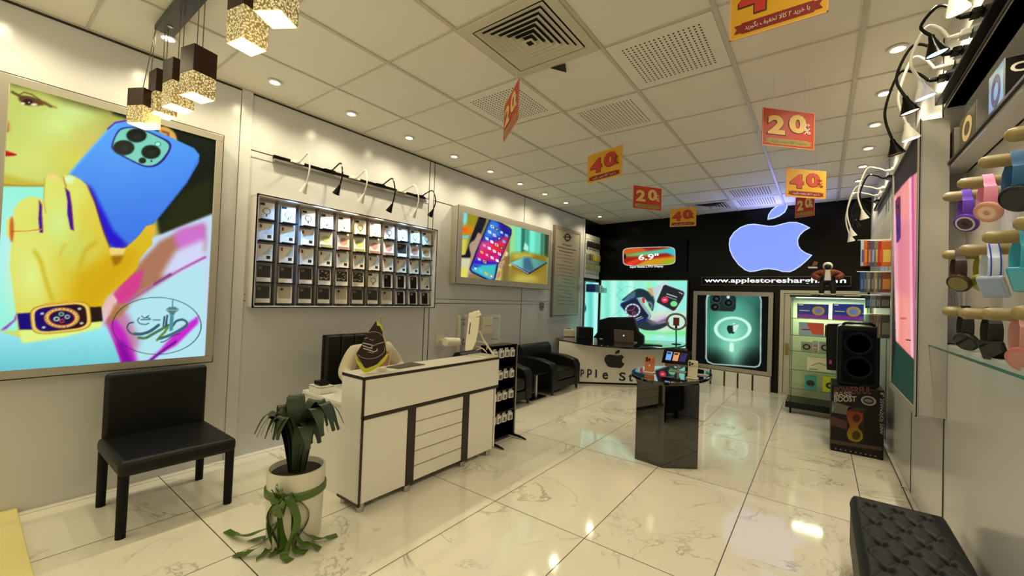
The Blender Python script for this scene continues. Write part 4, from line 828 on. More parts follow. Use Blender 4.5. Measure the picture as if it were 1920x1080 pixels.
for (a, b) in ((1.730, 1.792), (2.235, 2.298)):
    mb = MB(EDGE); mb.bb(CX1 - .03, CX1 - .001, a, b, .045, .528); obj('dark_post', mb, t)
mb = MB(WHITE); zz = np.linspace(.055, .527, 6)
for k in range(5): mb.bb(CX1 - .028, CX1 - .006, 1.793, 2.234, zz[k] + .003, zz[k + 1] - .003)
mb.bb(CX1 - .028, CX1 - .014, 1.793, 2.234, .055, .527); obj('grooved_panel', mb, t, bevel=.0015)
mb = MB(SILVER)
for k in range(1, 5): mb.bb(CX1 - .014, CX1 - .005, 1.793, 2.234, zz[k] - .0025, zz[k] + .0025)
obj('groove_trim', mb, t)
for y in (1.43, 1.76, 2.27, 2.56):
    mb = MB(SILVER); mb.cyl((CX1 - .03, y, 0), (CX1 - .03, y, .05), .022); obj('leg', mb, t)
    if y in (1.43, 2.56): mb = MB(SILVER); mb.cyl((CX0 + .03, y, 0), (CX0 + .03, y, .05), .022); obj('leg', mb, t)
mb = MB(WHITE); mb.bb(.66, CX0, 1.42, 2.60, .56, .58); mb.bb(.66, .68, 1.42, 2.60, .05, .56); obj('work_surface', mb, t, bevel=.002)
for y in (1.45, 2.57):
    mb = MB(WHITE); mb.bb(.68, CX0, y - .01, y + .01, 0, .56); obj('support_panel', mb, t)

# pennant on the counter
t = thing('table_pennant', 'dark pointed pennant with yellow fringe on a small stand on the white counter', 'pennant', (1.28, 1.54, CZ))
fl = lambda px, py, x=1.30: on_x(px, py, x)
base = np.array([1.285, 1.575, CZ]); mb = MB(CREAM); mb.lathe([(0, 0), (.042, 0), (.042, .018), (.02, .022), (0, .022)], base, 24); obj('stand_base', mb, t, bevel=.002)
mb = MB(mat('brass2', (170, 150, 100), .3, metal=1)); top = fl(707, 594, 1.285); mb.cyl(base + [0, 0, .02], np.array([1.283, 1.568, top[2]]), .0035); mb.ball((1.283, 1.568, top[2]), .007); obj('pole', mb, t)
FLG = mat('pennant_cloth', (40, 20, 18), .7); YEL = mat('yellow_fringe', (206, 206, 50), .7)
m60 = lambda x, y: (600 + x / 6., 580 + y / 6.)
def flag(pts, mm, x0, th=.003, nm='pennant_cloth', lab=None):
    mb = MB(mm); P = [on_x(*m60(x, y), x0 + .000) for x, y in pts]; mb.prism(P, (th, 0, 0)); return obj(nm, mb, t, label=lab)
flag([(628, 135), (690, 210), (720, 300), (745, 400), (755, 465), (700, 590), (520, 668), (500, 655), (405, 500), (470, 400), (520, 290), (580, 200)], FLG, 1.298)
flag([(405, 480), (412, 560), (500, 662), (530, 662), (640, 620), (735, 520), (775, 495), (720, 590), (650, 650), (560, 700), (500, 712), (470, 690), (425, 620), (402, 560)], YEL, 1.302, nm='fringe')
flag([(636, 128), (680, 165), (705, 215), (700, 245), (672, 190), (640, 180)], YEL, 1.302, nm='fringe'); flag([(700, 230), (720, 300), (752, 400), (764, 470), (748, 475), (735, 400), (708, 300)], mat('pale_cord', (200, 190, 150), .6), 1.303, .0015, 'side_cord')
LGR = mat('pennant_print', (196, 188, 176), .6)
mb = MB(LGR)
def pl(pts, w):
    for (x1, y1), (x2, y2) in zip(pts[:-1], pts[1:]):
        a, b = on_x(*m60(x1, y1), 1.3035), on_x(*m60(x2, y2), 1.3035); d = _n(b - a); s_ = np.cross(d, [1, 0, 0]) * w / 2; mb.prism([a - s_, b - s_, b + s_, a + s_], (.0006, 0, 0))
pl(spline2([(535, 262), (600, 252), (660, 262), (705, 300)], False), .0022); pl(spline2([(425, 510), (470, 540), (560, 556), (650, 535), (720, 480), (726, 420)], False), .0022)
pl([(480, 378), (560, 395), (600, 408), (640, 390)], .006); pl([(478, 405), (540, 430), (590, 440)], .006); pl([(486, 440), (560, 460), (610, 478), (645, 462), (640, 440)], .006); pl([(560, 435), (620, 395), (680, 380), (715, 368)], .004); pl([(545, 480), (600, 492)], .003); pl([(500, 330), (540, 318)], .003); pl([(556, 335), (590, 350), (604, 338)], .003)
obj('emblem_print', mb, t)
mb = MB(mat('smoked_acrylic', (84, 78, 62), .25)); q = [on_z(px, py, CZ + .0005) for px, py in ((722, 689), (748, 692), (797, 684), (772, 680))]; mb.prism(q, (0, 0, .004))
one('counter_mat', mb, 'flat dark grey rectangular mat on the counter top beside the pennant', 'mat')

# seated shop assistant behind the counter
def skin_body(name, joints, edges, rad, m, parent, sub=2, root=0):
    bm = bmesh.new(); lay = bm.verts.layers.skin.verify(); vs = [bm.verts.new(V(np.asarray(j, float) - ROOT[parent.name])) for j in joints]
    for a, b in edges: bm.edges.new((vs[a], vs[b]))
    for v, r in zip(vs, rad): v[lay].radius = r if hasattr(r, '__len__') else (r, r)
    vs[root][lay].use_root = True
    me = bpy.data.meshes.new(name); bm.to_mesh(me); bm.free(); me.materials.append(m); o = bpy.data.objects.new(name, me); COL.objects.link(o); o.parent = parent; ROOT[o.name] = ROOT[parent.name]
    s_ = o.modifiers.new('skin', 'SKIN'); s_.use_smooth_shade = True; s2 = o.modifiers.new('sub', 'SUBSURF'); s2.levels = sub; s2.render_levels = sub
    return o
SKIN = mat('skin', (176, 128, 98), .5); SHIRT = mat('shirt_cloth', (190, 178, 152), .8, noise=.06); TROU = mat('dark_trousers', (30, 30, 34), .8); HAIR = mat('dark_hair', (22, 16, 12), .6)
PX_, PY_ = .62, 1.95
t = thing('person', 'seated person in a pale shirt behind the counter, head hidden by the pennant', 'person', (PX_, PY_, 0))
J = [(PX_, PY_, .40), (PX_, PY_, .50), (PX_ + .01, PY_, .62), (PX_ + .02, PY_, .74), (PX_ + .10, PY_ - .01, .775), (PX_ + .17, PY_ - .02, .80),
     (PX_ + .03, PY_ - .15, .80), (PX_ + .07, PY_ - .245, .66), (PX_ + .25, PY_ - .29, .615), (PX_ + .03, PY_ + .15, .80), (PX_ + .07, PY_ + .235, .66), (PX_ + .27, PY_ + .15, .615),
     (PX_ + .02, PY_ - .09, .385), (PX_ + .36, PY_ - .11, .37), (PX_ + .38, PY_ - .11, .08), (PX_ + .02, PY_ + .09, .385), (PX_ + .36, PY_ + .11, .37), (PX_ + .38, PY_ + .11, .08)]
E_ = [(0, 1), (1, 2), (2, 3), (3, 4), (4, 5), (3, 6), (6, 7), (7, 8), (3, 9), (9, 10), (10, 11), (0, 12), (12, 13), (13, 14), (0, 15), (15, 16), (16, 17)]
Rr = [(.12, .10), (.12, .10), (.125, .10), (.125, .095), (.045, .042), (.04, .04), .055, .043, .028, .055, .043, .028, .075, .055, .035, .075, .055, .035]
b_ = skin_body('body', J, E_, Rr, SKIN, t)
shirt_r = [(.128, .108), (.13, .112), (.135, .112), (.135, .105), (.058, .052)]
sh = skin_body('shirt', J[:4] + [(PX_ + .05, PY_, .765)] + J[6:8] + [tuple(np.array(J[7]) * .4 + np.array(J[8]) * .6)] + J[9:11] + [tuple(np.array(J[10]) * .4 + np.array(J[11]) * .6)],
               [(0, 1), (1, 2), (2, 3), (3, 4), (3, 5), (5, 6), (6, 7), (3, 8), (8, 9), (9, 10)], shirt_r + [.068, .056, .045, .068, .056, .045], SHIRT, t)
tr = skin_body('trousers', [J[0]] + J[12:15] + J[15:18], [(0, 1), (1, 2), (2, 3), (0, 4), (4, 5), (5, 6)], [(.13, .11), .083, .064, .05, .083, .064, .05], TROU, t)
hx, hy, hz = [float(q) for q in on_x(700, 664, .83)]
mb = MB(SKIN)
def headf(u, v):
    th, ph = 2 * PI * u, PI * v; x = math.sin(ph) * math.cos(th); y = math.sin(ph) * math.sin(th); z = math.cos(ph)
    rx, ry, rz_ = .075, .058, .078
    if z < -.2: k = 1 - .35 * (-z - .2); ry *= k; rx *= (k + .06)
    px = rx * x
    if x > .75 and abs(y) < .22: px += .018 * math.exp(-((z + .05) / .16) ** 2) * math.exp(-(y / .12) ** 2)       # nose
    if x > .5: px -= .006 * math.exp(-((z - .13) / .1) ** 2) * math.exp(-((abs(y) - .3) / .15) ** 2)            # eye sockets
    return (hx + px, hy + ry * y, hz + rz_ * z)
mb.grid(headf, 40, 28); hd_ = obj('head', mb, t, sharp=0)
for s_ in (-1, 1):
    mb = MB(mat('eye_white', (220, 216, 206), .3)); mb.ball((hx + .066, hy + s_ * .022, hz + .010), (.009, .010, .006), 12); mb.use(HAIR).ball((hx + .073, hy + s_ * .022, hz + .010), (.004, .005, .005), 10); obj('eye', mb, hd_)
    mb = MB(SKIN); mb.ball((hx - .004, hy + s_ * .060, hz), (.016, .007, .022), 12); obj('ear', mb, hd_)
mb = MB(mat('lips', (140, 74, 62), .5)); mb.ball((hx + .064, hy, hz - .040), (.008, .018, .005), 12); obj('mouth', mb, hd_)
mb = MB(HAIR)
mb.grid(lambda u, v: (hx - .008 + .082 * math.sin(PI * v * .55) * math.cos(2 * PI * u) * (1 if math.cos(2 * PI * u) < 0 else .86), hy + .066 * math.sin(PI * v * .55) * math.sin(2 * PI * u), hz + .012 + .080 * math.cos(PI * v * .55) - (.02 if math.cos(2 * PI * u) < 0 else 0) * v), 32, 14); obj('hair', mb, t, sharp=0)
for s_, w_ in ((-1, J[8]), (1, J[11])):
    w_ = np.array(w_, float); mb = MB(SKIN); d = _n(np.array([1., -s_ * .12, -.05])); mb.ball(w_ + d * .045, (.048, .034, .015), 16); pw = w_ + d * .07
    for q, (l, a) in enumerate(((.050, -.5), (.058, -.17), (.055, .17), (.043, .5))):
        s0 = pw + np.array([0, a * .045, .002]); mb.tube(spline3([s0, s0 + d * l * .45 + [0, 0, .004], s0 + d * l * .8 + [0, 0, -.004], s0 + d * l + [0, 0, -.014]], 4), [.0075] * 8 + [.007] * 4 + [.005], 8)
    s0 = w_ + d * .02 + np.array([0, s_ * -.028, 0]); mb.tube(spline3([s0, s0 + d * .02 + [0, -s_ * .016, 0], s0 + d * .045 + [0, -s_ * .02, -.008]], 4), .008, 8); obj('hand', mb, b_)
for s_ in (-1, 1):
    mb = MB(BLACKM); mb.ball((PX_ + .42, PY_ + s_ * .11, .03), (.09, .04, .03), 14); mb.bb(PX_ + .34, PX_ + .50, PY_ + s_ * .11 - .035, PY_ + s_ * .11 + .035, 0, .012); obj('shoe', mb, t)
# high back office chair under the person
t = thing('office_chair', 'black padded high back office chair behind the person at the white counter', 'chair', (.5, PY_, 0))
mb = MB(LEATHER); mb.bb(.36, .80, PY_ - .21, PY_ + .21, .255, .315); obj('seat', mb, t, bevel=.025, seg=3)
mb = MB(LEATHER)
for k in range(4): mb.bb(.37, .425, PY_ - .235 + .1175 * k + .002, PY_ - .235 + .1175 * (k + 1) - .002, .34, .905)
obj('backrest', mb, t, bevel=.014, seg=3)
mb = MB(BLACKM); mb.bb(.35, .375, PY_ - .24, PY_ + .24, .33, .91); mb.bb(.36, .44, PY_ - .05, PY_ + .05, .24, .36); obj('back_frame', mb, t, bevel=.006)
for s_ in (-1, 1):
    mb = MB(BLACKM); mb.tube([(.42, PY_ + s_ * .23, .28), (.42, PY_ + s_ * .25, .44), (.50, PY_ + s_ * .25, .46), (.66, PY_ + s_ * .25, .46)], .014); obj('armrest', mb, t)
mb = MB(BLACKM); mb.cyl((.56, PY_, .06), (.56, PY_, .26), .022); obj('gas_column', mb, t)
for k in range(5):
    a = 2 * PI * k / 5 + .3; mb = MB(BLACKM); p = np.array([.56 + .25 * math.cos(a), PY_ + .25 * math.sin(a), .045]); mb.tube([(.56, PY_, .07), p], .014); q = obj('base_arm', mb, t); mb = MB(BLACKM); mb.cyl(p + [-.012, 0, -.022], p + [.012, 0, -.022], .022); obj('caster', mb, q)
# gadgets at the left end of the desk
mb = MB(WHITE); q0 = np.array([.80, 1.475, .581]); mb.bb(.73, .87, 1.425, 1.525, .581, .628); bx = one('small_white_box', mb, 'small white carton on the desk end left of the seated person', 'box', bevel=.002)
mb = MB(EDGE); mb.bb(.729, .871, 1.424, 1.526, .622, .625); obj('dark_seam', mb, bx)
mb = MB(BLACK); mb.bb(.755, .84, 1.445, 1.505, .630, .655); mb.cyl((.80, 1.48, .655), (.80, 1.48, .662), .015); one('card_reader', mb, 'small black gadget lying on the small white carton', 'gadget', bevel=.006)

# desktop computer seen edge-on and things behind it
m83 = lambda x, y: (820 + x / 8.306, 570 + y / 8.306)
iy = 2.44
t = thing('desktop_computer', 'white slim all-in-one computer seen from its edge on the counter', 'computer', (1.28, iy, CZ))
IW = mat('computer_white', (226, 220, 196), .3)
mb = MB(IW); P = [on_y(*m83(x, y), iy) for x, y in ((490, 155), (580, 135), (600, 215), (660, 200), (640, 420), (600, 600), (545, 720), (430, 735), (440, 600), (470, 350))]; mb.prism(P, (-.15, .165, 0)); obj('housing', mb, t, bevel=.008)
mb = MB(IW); P = [on_y(*m83(x, y), iy) for x, y in ((560, 130), (660, 112), (690, 170), (600, 215), (575, 190))]; mb.prism(P, (-.15, .165, 0)); obj('top_bezel', mb, t, bevel=.004)
mb = MB(BLACKM); P = [on_y(*m83(x, y), iy - .001) for x, y in ((510, 290), (522, 290), (500, 470), (486, 470))]; mb.prism(P, (0, .002, 0)); obj('side_slot', mb, t)
mb = MB(IW); mb.bb(1.20, 1.385, iy + .02, iy + .18, CZ, CZ + .012); obj('foot', mb, t, bevel=.004)
mb = MB(IW); a = on_y(*m83(655, 420), iy + .12); mb.tube([a, on_y(*m83(720, 560), iy + .12), np.array([1.375, iy + .14, CZ + .014])], .008, 8); obj('rear_strut', mb, t)
for pts in (((580, 570), (720, 600), (830, 640), (890, 730)), ((560, 650), (680, 680), (740, 730), (830, 760)), ((610, 720), (700, 690), (760, 745), (800, 770))):
    mb = MB(CREAM); P = [on_y(*m83(x, y), iy + .04) for x, y in pts]; P = [np.array([min(q[0], 1.38), q[1], max(q[2], CZ + .006)]) for q in P]; mb.tube(spline3(P, 6), .003, 6); obj('cable', mb, t)
# clear cover, switch box and sockets on the left wall behind the computer
ACR = mat('acrylic_sheet', (226, 222, 204), .06, alpha=.18)
def lp(x, y, X): return on_x(*m83(x, y), X)
a, b = lp(385, 100, .11), lp(985, 90, .11)
t = thing('acrylic_cover', 'clear acrylic cover sheet standing off the left wall behind the white computer', 'cover', (.10, 3.9, .55))
mb = MB(ACR); mb.bb(.105, .11, a[1] + .05, b[1], .62, 1.03); obj('sheet', mb, t)
mb = MB(CREAM); mb.bb(.102, .113, b[1] - .008, b[1], .62, 1.03); obj('edge_strip', mb, t)
for (y, z) in ((b[1] - .03, .97), (b[1] - .03, .70), (a[1] + .08, .97), (a[1] + .08, .70)): mb = MB(SILVER); mb.cyl((.001, y, z), (.116, y, z), .008); obj('standoff', mb, t)
def upx(p0, p1, X): a = lp(*p0, X); b = lp(*p1, X); return a[1], b[1], b[2], a[2]
y0, y1, z0, z1 = upx((370, 180), (470, 500), .06); z0 = .58
t = thing('socket_panel', 'upright pale wall panel with round sockets left of the computer', 'socket panel', (.0, (y0 + y1) / 2, z0))
mb = MB(CREAM); mb.bb(.002, .055, y0, min(y1, a[1] + .045), z0, z1); obj('panel_body', mb, t, bevel=.005)
for (x, y, r_) in ((383, 243, .014), (400, 310, .022), (360, 565, .016), (365, 630, .022)):
    p = lp(x, y, .056); p[1] = (y0 + y1) / 2; mb = MB(BLACKM if r_ < .02 else GREYM); mb.cyl(p, p + [.003, 0, 0], r_); obj('socket', mb, t)
p0, p1 = lp(115, 590, .20), lp(330, 590, .20)
t = thing('white_cylinder_device', 'white lying cylinder device on a wall bracket left of the socket panel', 'device', (.1, p0[1], .62)); mb = MB(IW); mb.cyl(p0, p1, .05, .047, 24); obj('barrel', mb, t, bevel=.012)
mb = MB(CREAM); c9 = (p0 + p1) / 2; mb.cyl(c9, [.001, c9[1], c9[2]], .022); mb.bb(.001, .02, c9[1] - .06, c9[1] + .06, c9[2] - .06, c9[2] + .06); obj('bracket', mb, t)
y0, y1, z0, z1 = upx((725, 195), (865, 470), .06); t = thing('switch_box', 'pale wall switch box behind the clear cover right of the computer', 'switch box', (.0, (y0 + y1) / 2, z0))
mb = MB(CREAM); mb.bb(.002, .06, y0, y1, z0, z1); obj('housing', mb, t, bevel=.008); mb = MB(GREYM); mb.bb(.06, .063, y0 + .03, y1 - .03, z1 - .12, z1 - .11); obj('slot', mb, t)

# black stand with hanging packs at the end of the counter
t = thing('accessory_stand', 'black pegboard stand with hanging white packs beside the counter end', 'display stand', (1.20, 2.87, 0))
SX0, SX1, SY0, SY1 = 1.13, 1.255, 2.70, 3.06
mb = MB(BLACK); mb.bb(SX0, SX1, 3.035, 3.06, .02, .835); mb.bb(SX0, SX0 + .02, SY0, 3.035, .02, .835); obj('back_board', mb, t, bevel=.002)
for z in (.825, .63, .44, .25, .03): mb = MB(BLACK); mb.bb(SX0, SX1, SY0, 3.034, z, z + .012); obj('shelf', mb, t)
mb = MB(SILVER); mb.bb(SX1, SX1 + .004, 3.05, 3.062, .02, .82); obj('edge_trim', mb, t)
for y in (3.045, 2.725):
    mb = MB(BLACKM); mb.tube([(SX0, y, .02), (SX1, y, .022), (SX1 + .08, y, .018), (SX1 + .14, y, .009)], [.012, .013, .011, .006], 8); obj('foot', mb, t)
hp = thing('charger_pack', 'x', 'charger pack', (0, 0, 0), 'white packs hanging on the black stand', local=True)
mb = MB(CARD); mb.bb(-.012, .012, -.028, .028, -.075, -.012); obj('carton', mb, hp, bevel=.002); mb = MB(PRG); mb.disc((.013, 0, -.045), (0, .014, 0), (0, 0, .014), .5, 16); mb.bb(.0125, .0132, -.016, .016, -.066, -.03); obj('product_print', mb, hp); mb = MB(CARD); mb.bb(-.001, .001, -.022, .022, -.014, .006); obj('hanger_tab', mb, hp)
mb = MB(SILVER); mb.cyl((-.012, 0, -.002), (.022, 0, -.002), .0022); obj('hook', mb, hp)
first = True
for r_, (z, nm) in enumerate(((.80, 'top row'), (.615, 'second row'), (.43, 'third row'), (.235, 'bottom row'))):
    for k, y in enumerate((2.76, 2.84, 2.92, 3.0)):
        lab = 'small white hanging charger pack, %s, %s' % (nm, ('hidden next to the counter', 'second from the counter', 'third from the counter', 'at the outer edge')[k])
        if first: o = hp; o.location = (SX1 - .02, y, z); o['label'] = lab; first = False
        else: o = copy_thing(hp, (SX1 - .02 + random.uniform(-.005, .01), y, z + random.uniform(-.004, .004)), math.radians(random.uniform(-10, 6)), lab)

# plant pot with ribbons
pc = np.array([1.33, 1.07, 0])
t = thing('potted_plant', 'dark green strap-leaved plant in a white pot tied with green ribbons', 'plant', pc)
mb = MB(mat('pot_white', (214, 208, 190), .3)); mb.lathe([(0, 0), (.115, 0), (.125, .02), (.135, .36), (.125, .36), (.115, .33), (0, .33)], pc, 40); obj('pot', mb, t)
mb = MB(mat('soil', (40, 30, 20), .9)); mb.lathe([(0, .31), (.118, .31), (.118, .335), (0, .335)], pc, 24); obj('soil', mb, t)
LEAF1 = mat('dark_leaf', (38, 52, 26), .45, noise=.2)
rl = random.Random(11)
for k in range(26):
    a = rl.uniform(0, 2 * PI); r_ = rl.uniform(.06, .15); h_ = rl.uniform(.27, .37); d = np.array([math.cos(a), math.sin(a), 0]); sd = np.array([-math.sin(a), math.cos(a), 0])
    b0 = pc + d * .03 + [0, 0, .33]; P = spline3([b0, b0 + d * r_ * .3 + [0, 0, h_ * .7], b0 + d * r_ * .8 + [0, 0, h_], b0 + d * r_ * 1.1 + [0, 0, h_ * .9], b0 + d * r_ * 1.35 + [0, 0, h_ * .66]], 4)
    mb = MB(LEAF1); n = len(P); w = [.012 + .03 * math.sin(PI * min(1, .15 + i / n)) for i in range(n)]; vs = []; 
    for i, p in enumerate(P): vs += [p - sd * w[i], p + [0, 0, -.004], p + sd * w[i]]
    mb.faces(vs, [(3 * i + q, 3 * i + 3 + q, 3 * i + 4 + q, 3 * i + 1 + q) for i in range(n - 1) for q in (0, 1)]); obj('leaf', mb, t, sharp=0)
RIB = mat('green_ribbon', (74, 100, 34), .35, noise=.15)
mb = MB(RIB); mb.lathe([(.137, .235), (.142, .24), (.142, .27), (.138, .275)], pc, 40); obj('ribbon_band', mb, t)
kn = pc + np.array([.108, -.098, .262])
ends = [((510, 1000), .02), ((540, 1012), .02), ((565, 1000), .02), ((525, 1015), .02), ((425, 995), .16), ((470, 1012), .10), ((440, 1040), .14), ((480, 1050), .12), ((505, 1040), .06), ((545, 1052), .10), ((530, 1035), .04), ((575, 1035), .08), ((600, 1030), .11), ((632, 1003), .13), ((560, 1030), .03), ((515, 1030), .03), ((590, 1012), .05)]
for k, ((px, py), lift) in enumerate(ends):
    E0 = on_z(px, py, .004); d = E0 - kn; d[2] = 0; L_ = np.linalg.norm(d); du = d / L_; sd = np.array([-du[1], du[0], 0])
    out = pc + _n(np.array([du[0], du[1], 0]) if (du @ _n((kn - pc) * [1, 1, 0])) > 0 else _n((kn - pc) * np.array([1, 1, 0.]))) * .155
    mid = np.array([kn[0] * .6 + out[0] * .4 + du[0] * .03, kn[1] * .6 + out[1] * .4 + du[1] * .03, .16])
    P = spline3([kn, kn + du * .025 + [0, 0, .01], mid, kn * [1, 1, 0] + du * L_ * .45 + [0, 0, .03 + lift * .15], kn * [1, 1, 0] + du * L_ * .72 + sd * .02 * (-1) ** k + [0, 0, .022], E0], 6)
    for p in P: p[2] = max(p[2], .004)
    mb = MB(RIB); S_ = [sd + du * .3 * math.sin(i * .5 + k) + [0, 0, .35 * math.sin(i * .7 + k) * (1 if P[i][2] > .02 else 0)] for i in range(len(P))]; mb.strip(P, S_, .036, .0015); obj('ribbon', mb, t)
for k in range(7):
    a = k * .9; d = np.array([math.cos(a) * .8, -.5, math.sin(a)]); mb = MB(RIB); P = spline3([kn, kn + d * .05 + [0, -.02, .01], kn + d * .075, kn + d * .045 + [.01, -.01, -.02], kn], 4); mb.strip(P, [np.cross(d, [0, 1, 0]) + [0, .5, 0]] * len(P), .026, .0015); obj('bow_loop', mb, t)

# black chair at the left
t = thing('waiting_chair', 'black upholstered chair below the large lightbox at the left', 'chair', (.48, .76, 0))
mb = MB(LEATHER); mb.bb(.20, .245, .515, 1.0, .36, .742); obj('backrest', mb, t, bevel=.03, seg=4)
mb = MB(LEATHER); mb.bb(.20, .74, .50, 1.01, .30, .38); obj('seat', mb, t, bevel=.025, seg=3)
for (x, y) in ((.71, .525), (.71, .985), (.235, .525), (.235, .985)):
    mb = MB(BLACKM); mb.cyl((x, y, 0), (x, y, .31), .021, .023, 16); obj('leg', mb, t)

# ------------------------------------------------------------------ armchairs, side table
def armchair(label, y0, y1, x0=.06, x1=.71):
    t = thing('armchair', label, 'armchair', ((x0 + x1) / 2, (y0 + y1) / 2, 0), 'black armchairs along the left wall')
    for s_, (a, b) in enumerate(((y0, y0 + .13), (y1 - .13, y1))):
        mb = MB(LEATHER); P = [(x0 + .06, a, .06), (x1, a, .06), (x1, a, .34), (x1 - .04, a, .41), (x1 - .22, a, .45), (x0 + .10, a, .46), (x0 + .06, a, .44)]; mb.prism(P, (0, b - a, 0)); obj('armrest', mb, t, bevel=.018, seg=3)
    mb = MB(LEATHER); P = [(x0, y0 + .01, .06), (x0 + .13, y0 + .01, .06), (x0 + .17, y0 + .01, .50), (x0 + .16, y0 + .01, .57), (x0 + .11, y0 + .01, .61), (x0 + .04, y0 + .01, .60), (x0, y0 + .01, .55)]; mb.prism(P, (0, y1 - y0 - .02, 0)); obj('backrest', mb, t, bevel=.02, seg=3)
    mb = MB(LEATHER); mb.bb(x0 + .14, x1 - .01, y0 + .13, y1 - .13, .17, .31); obj('seat_cushion', mb, t, bevel=.035, seg=4)
    mb = MB(LEATHER); mb.bb(x0 + .1, x1 - .01, y0 + .12, y1 - .12, .06, .17); obj('front_rail', mb, t, bevel=.01)
    for (x, y) in ((x1 - .04, y0 + .05), (x1 - .04, y1 - .05), (x0 + .06, y0 + .05), (x0 + .06, y1 - .05)):
        mb = MB(mat('dark_wood', (36, 22, 16), .4)); mb.cyl((x + .012, y, 0), (x, y, .07), .014, .024, 12); obj('leg', mb, t)
    return t
armchair('black leather armchair next to the reception desk, farther of the two', 4.62, 5.38)
armchair('black leather armchair behind the pegboard stand, nearer of the two', 3.42, 4.16)
t = thing('side_table', 'small pedestal table with black foot between the two armchairs', 'table', (.50, 4.40, 0))
mb = MB(BLACK); mb.bb(.30, .66, 4.22, 4.56, 0, .015); obj('foot_plate', mb, t, bevel=.003); mb = MB(SILVER); mb.cyl((.60, 4.40, .01), (.60, 4.40, .30), .02); obj('pedestal', mb, t); mb = MB(BLACK); mb.bb(.36, .66, 4.24, 4.56, .30, .315); obj('table_top', mb, t, bevel=.003)
mb = MB(BLACKM); p = on_x(1015, 578, .002); mb.use(mat('olive_metal', (120, 118, 70), .4)).bb(.003, .02, p[1] - .05, p[1] + .05, 1.09, 1.19); mb.use(BLACKM).bb(.02, .024, p[1] - .035, p[1] + .035, 1.12, 1.13)
k_ = one('wall_thermostat', mb, 'small olive control box on the left wall beneath the landscape lightbox corner', 'thermostat', bevel=.003)
mb = MB(GREYM)
for q in range(4): mb.cyl((.012, p[1] - .04 + .027 * q, 1.085), (.012, p[1] - .04 + .027 * q, 1.06), .004)
obj('cable_glands', mb, k_)

# ------------------------------------------------------------------ reception desk at the back
t = thing('reception_desk', 'white curved reception desk with black glass top and apple logo on its front', 'desk', (.9, 6.1, 0))
DZ = .62; a0, a1 = np.array([.647, 5.655]), np.array([1.264, 6.140]); du = (a1 - a0) / np.linalg.norm(a1 - a0)
s0 = a0 - du * .40; s1 = a1 + du * .04
BP = [s0, s1, (1.42, 6.42), (1.50, 6.72), (1.38, 6.80), (1.15, 6.45), s1 + np.array([-.15, .2]), s0 + np.array([-.12, .20])]
mb = MB(WHITE); mb.prism([(p[0], p[1], .03) for p in BP], (0, 0, DZ - .05)); obj('desk_front', mb, t)
mb = MB(BLACKM); mb.prism([(p[0] * .99, p[1] + .02, 0) for p in BP], (0, 0, .032)); obj('plinth_strip', mb, t)
TP = [on_z(px, py, DZ + .0) for px, py in ((1040, 633), (1052, 637), (1075, 641), (1100, 645), (1130, 648), (1160, 650.5), (1200, 652.5), (1240, 652.5), (1265, 651), (1283, 648), (1287, 645), (1280, 641.5), (1262, 639.5), (1240, 638.5), (1215, 637.5))]
TP = [p for p in TP]; TP[0][0] = max(TP[0][0], .01); mb = MB(mat('black_glass', (6, 6, 7), .04, coat=.5)); P = [(max(p[0], .01), p[1], DZ - .022) for p in TP] + [(1.0, 6.75, DZ - .022), (.45, 6.45, DZ - .022), (.01, 6.35, DZ - .022)]
mb.prism(P, (0, 0, .022)); obj('desk_top', mb, t, bevel=.004)
u3 = np.array([du[0], du[1], 0]); nd = np.array([du[1], -du[0], 0]); pd = np.array([a0[0], a0[1], 0]) + nd * .003
SGN = mat('sign_black', (20, 18, 18), .4)
def ond(px, py): return on_pl(px, py, pd, nd)
m54 = lambda x, y: (940 + x / 5.4, 560 + y / 5.4)
mb = MB(SGN)
AP2 = [(1105, 568), (1145, 575), (1175, 578), (1215, 572), (1238, 590), (1220, 615), (1222, 640), (1243, 660), (1222, 690), (1200, 704), (1175, 700), (1150, 698), (1115, 696), (1080, 685), (1055, 650), (1045, 615), (1055, 585), (1080, 570)]
LF2 = [(1196, 521), (1194, 545), (1170, 556), (1152, 558), (1158, 538), (1178, 524)]
for pts in (AP2, LF2): mb.prism([ond(*m54(x, y)) for x, y in spline2(pts)], nd * .008)
obj('apple_emblem', mb, t)
for ch, x0, x1, y0, y1 in (('A', 690, 775, 690, 780), ('p', 800, 838, 715, 790), ('p', 868, 916, 712, 800), ('l', 950, 966, 715, 800), ('e', 1022, 1080, 745, 815), ('S', 1190, 1258, 745, 832), ('t', 1288, 1330, 760, 838), ('o', 1360, 1420, 775, 845), ('r', 1450, 1490, 780, 850), ('e', 1520, 1580, 790, 858)):
    a = ond(*m54(x0, y1)); b = ond(*m54(x1, y1)); c2 = ond(*m54(x0, y0)); mb = MB(SGN); mb.text(ch, a, u3, (0, 0, 1), max(.01, (b - a) @ u3), c2[2] - a[2], .02, .003); obj('letter', mb, t)
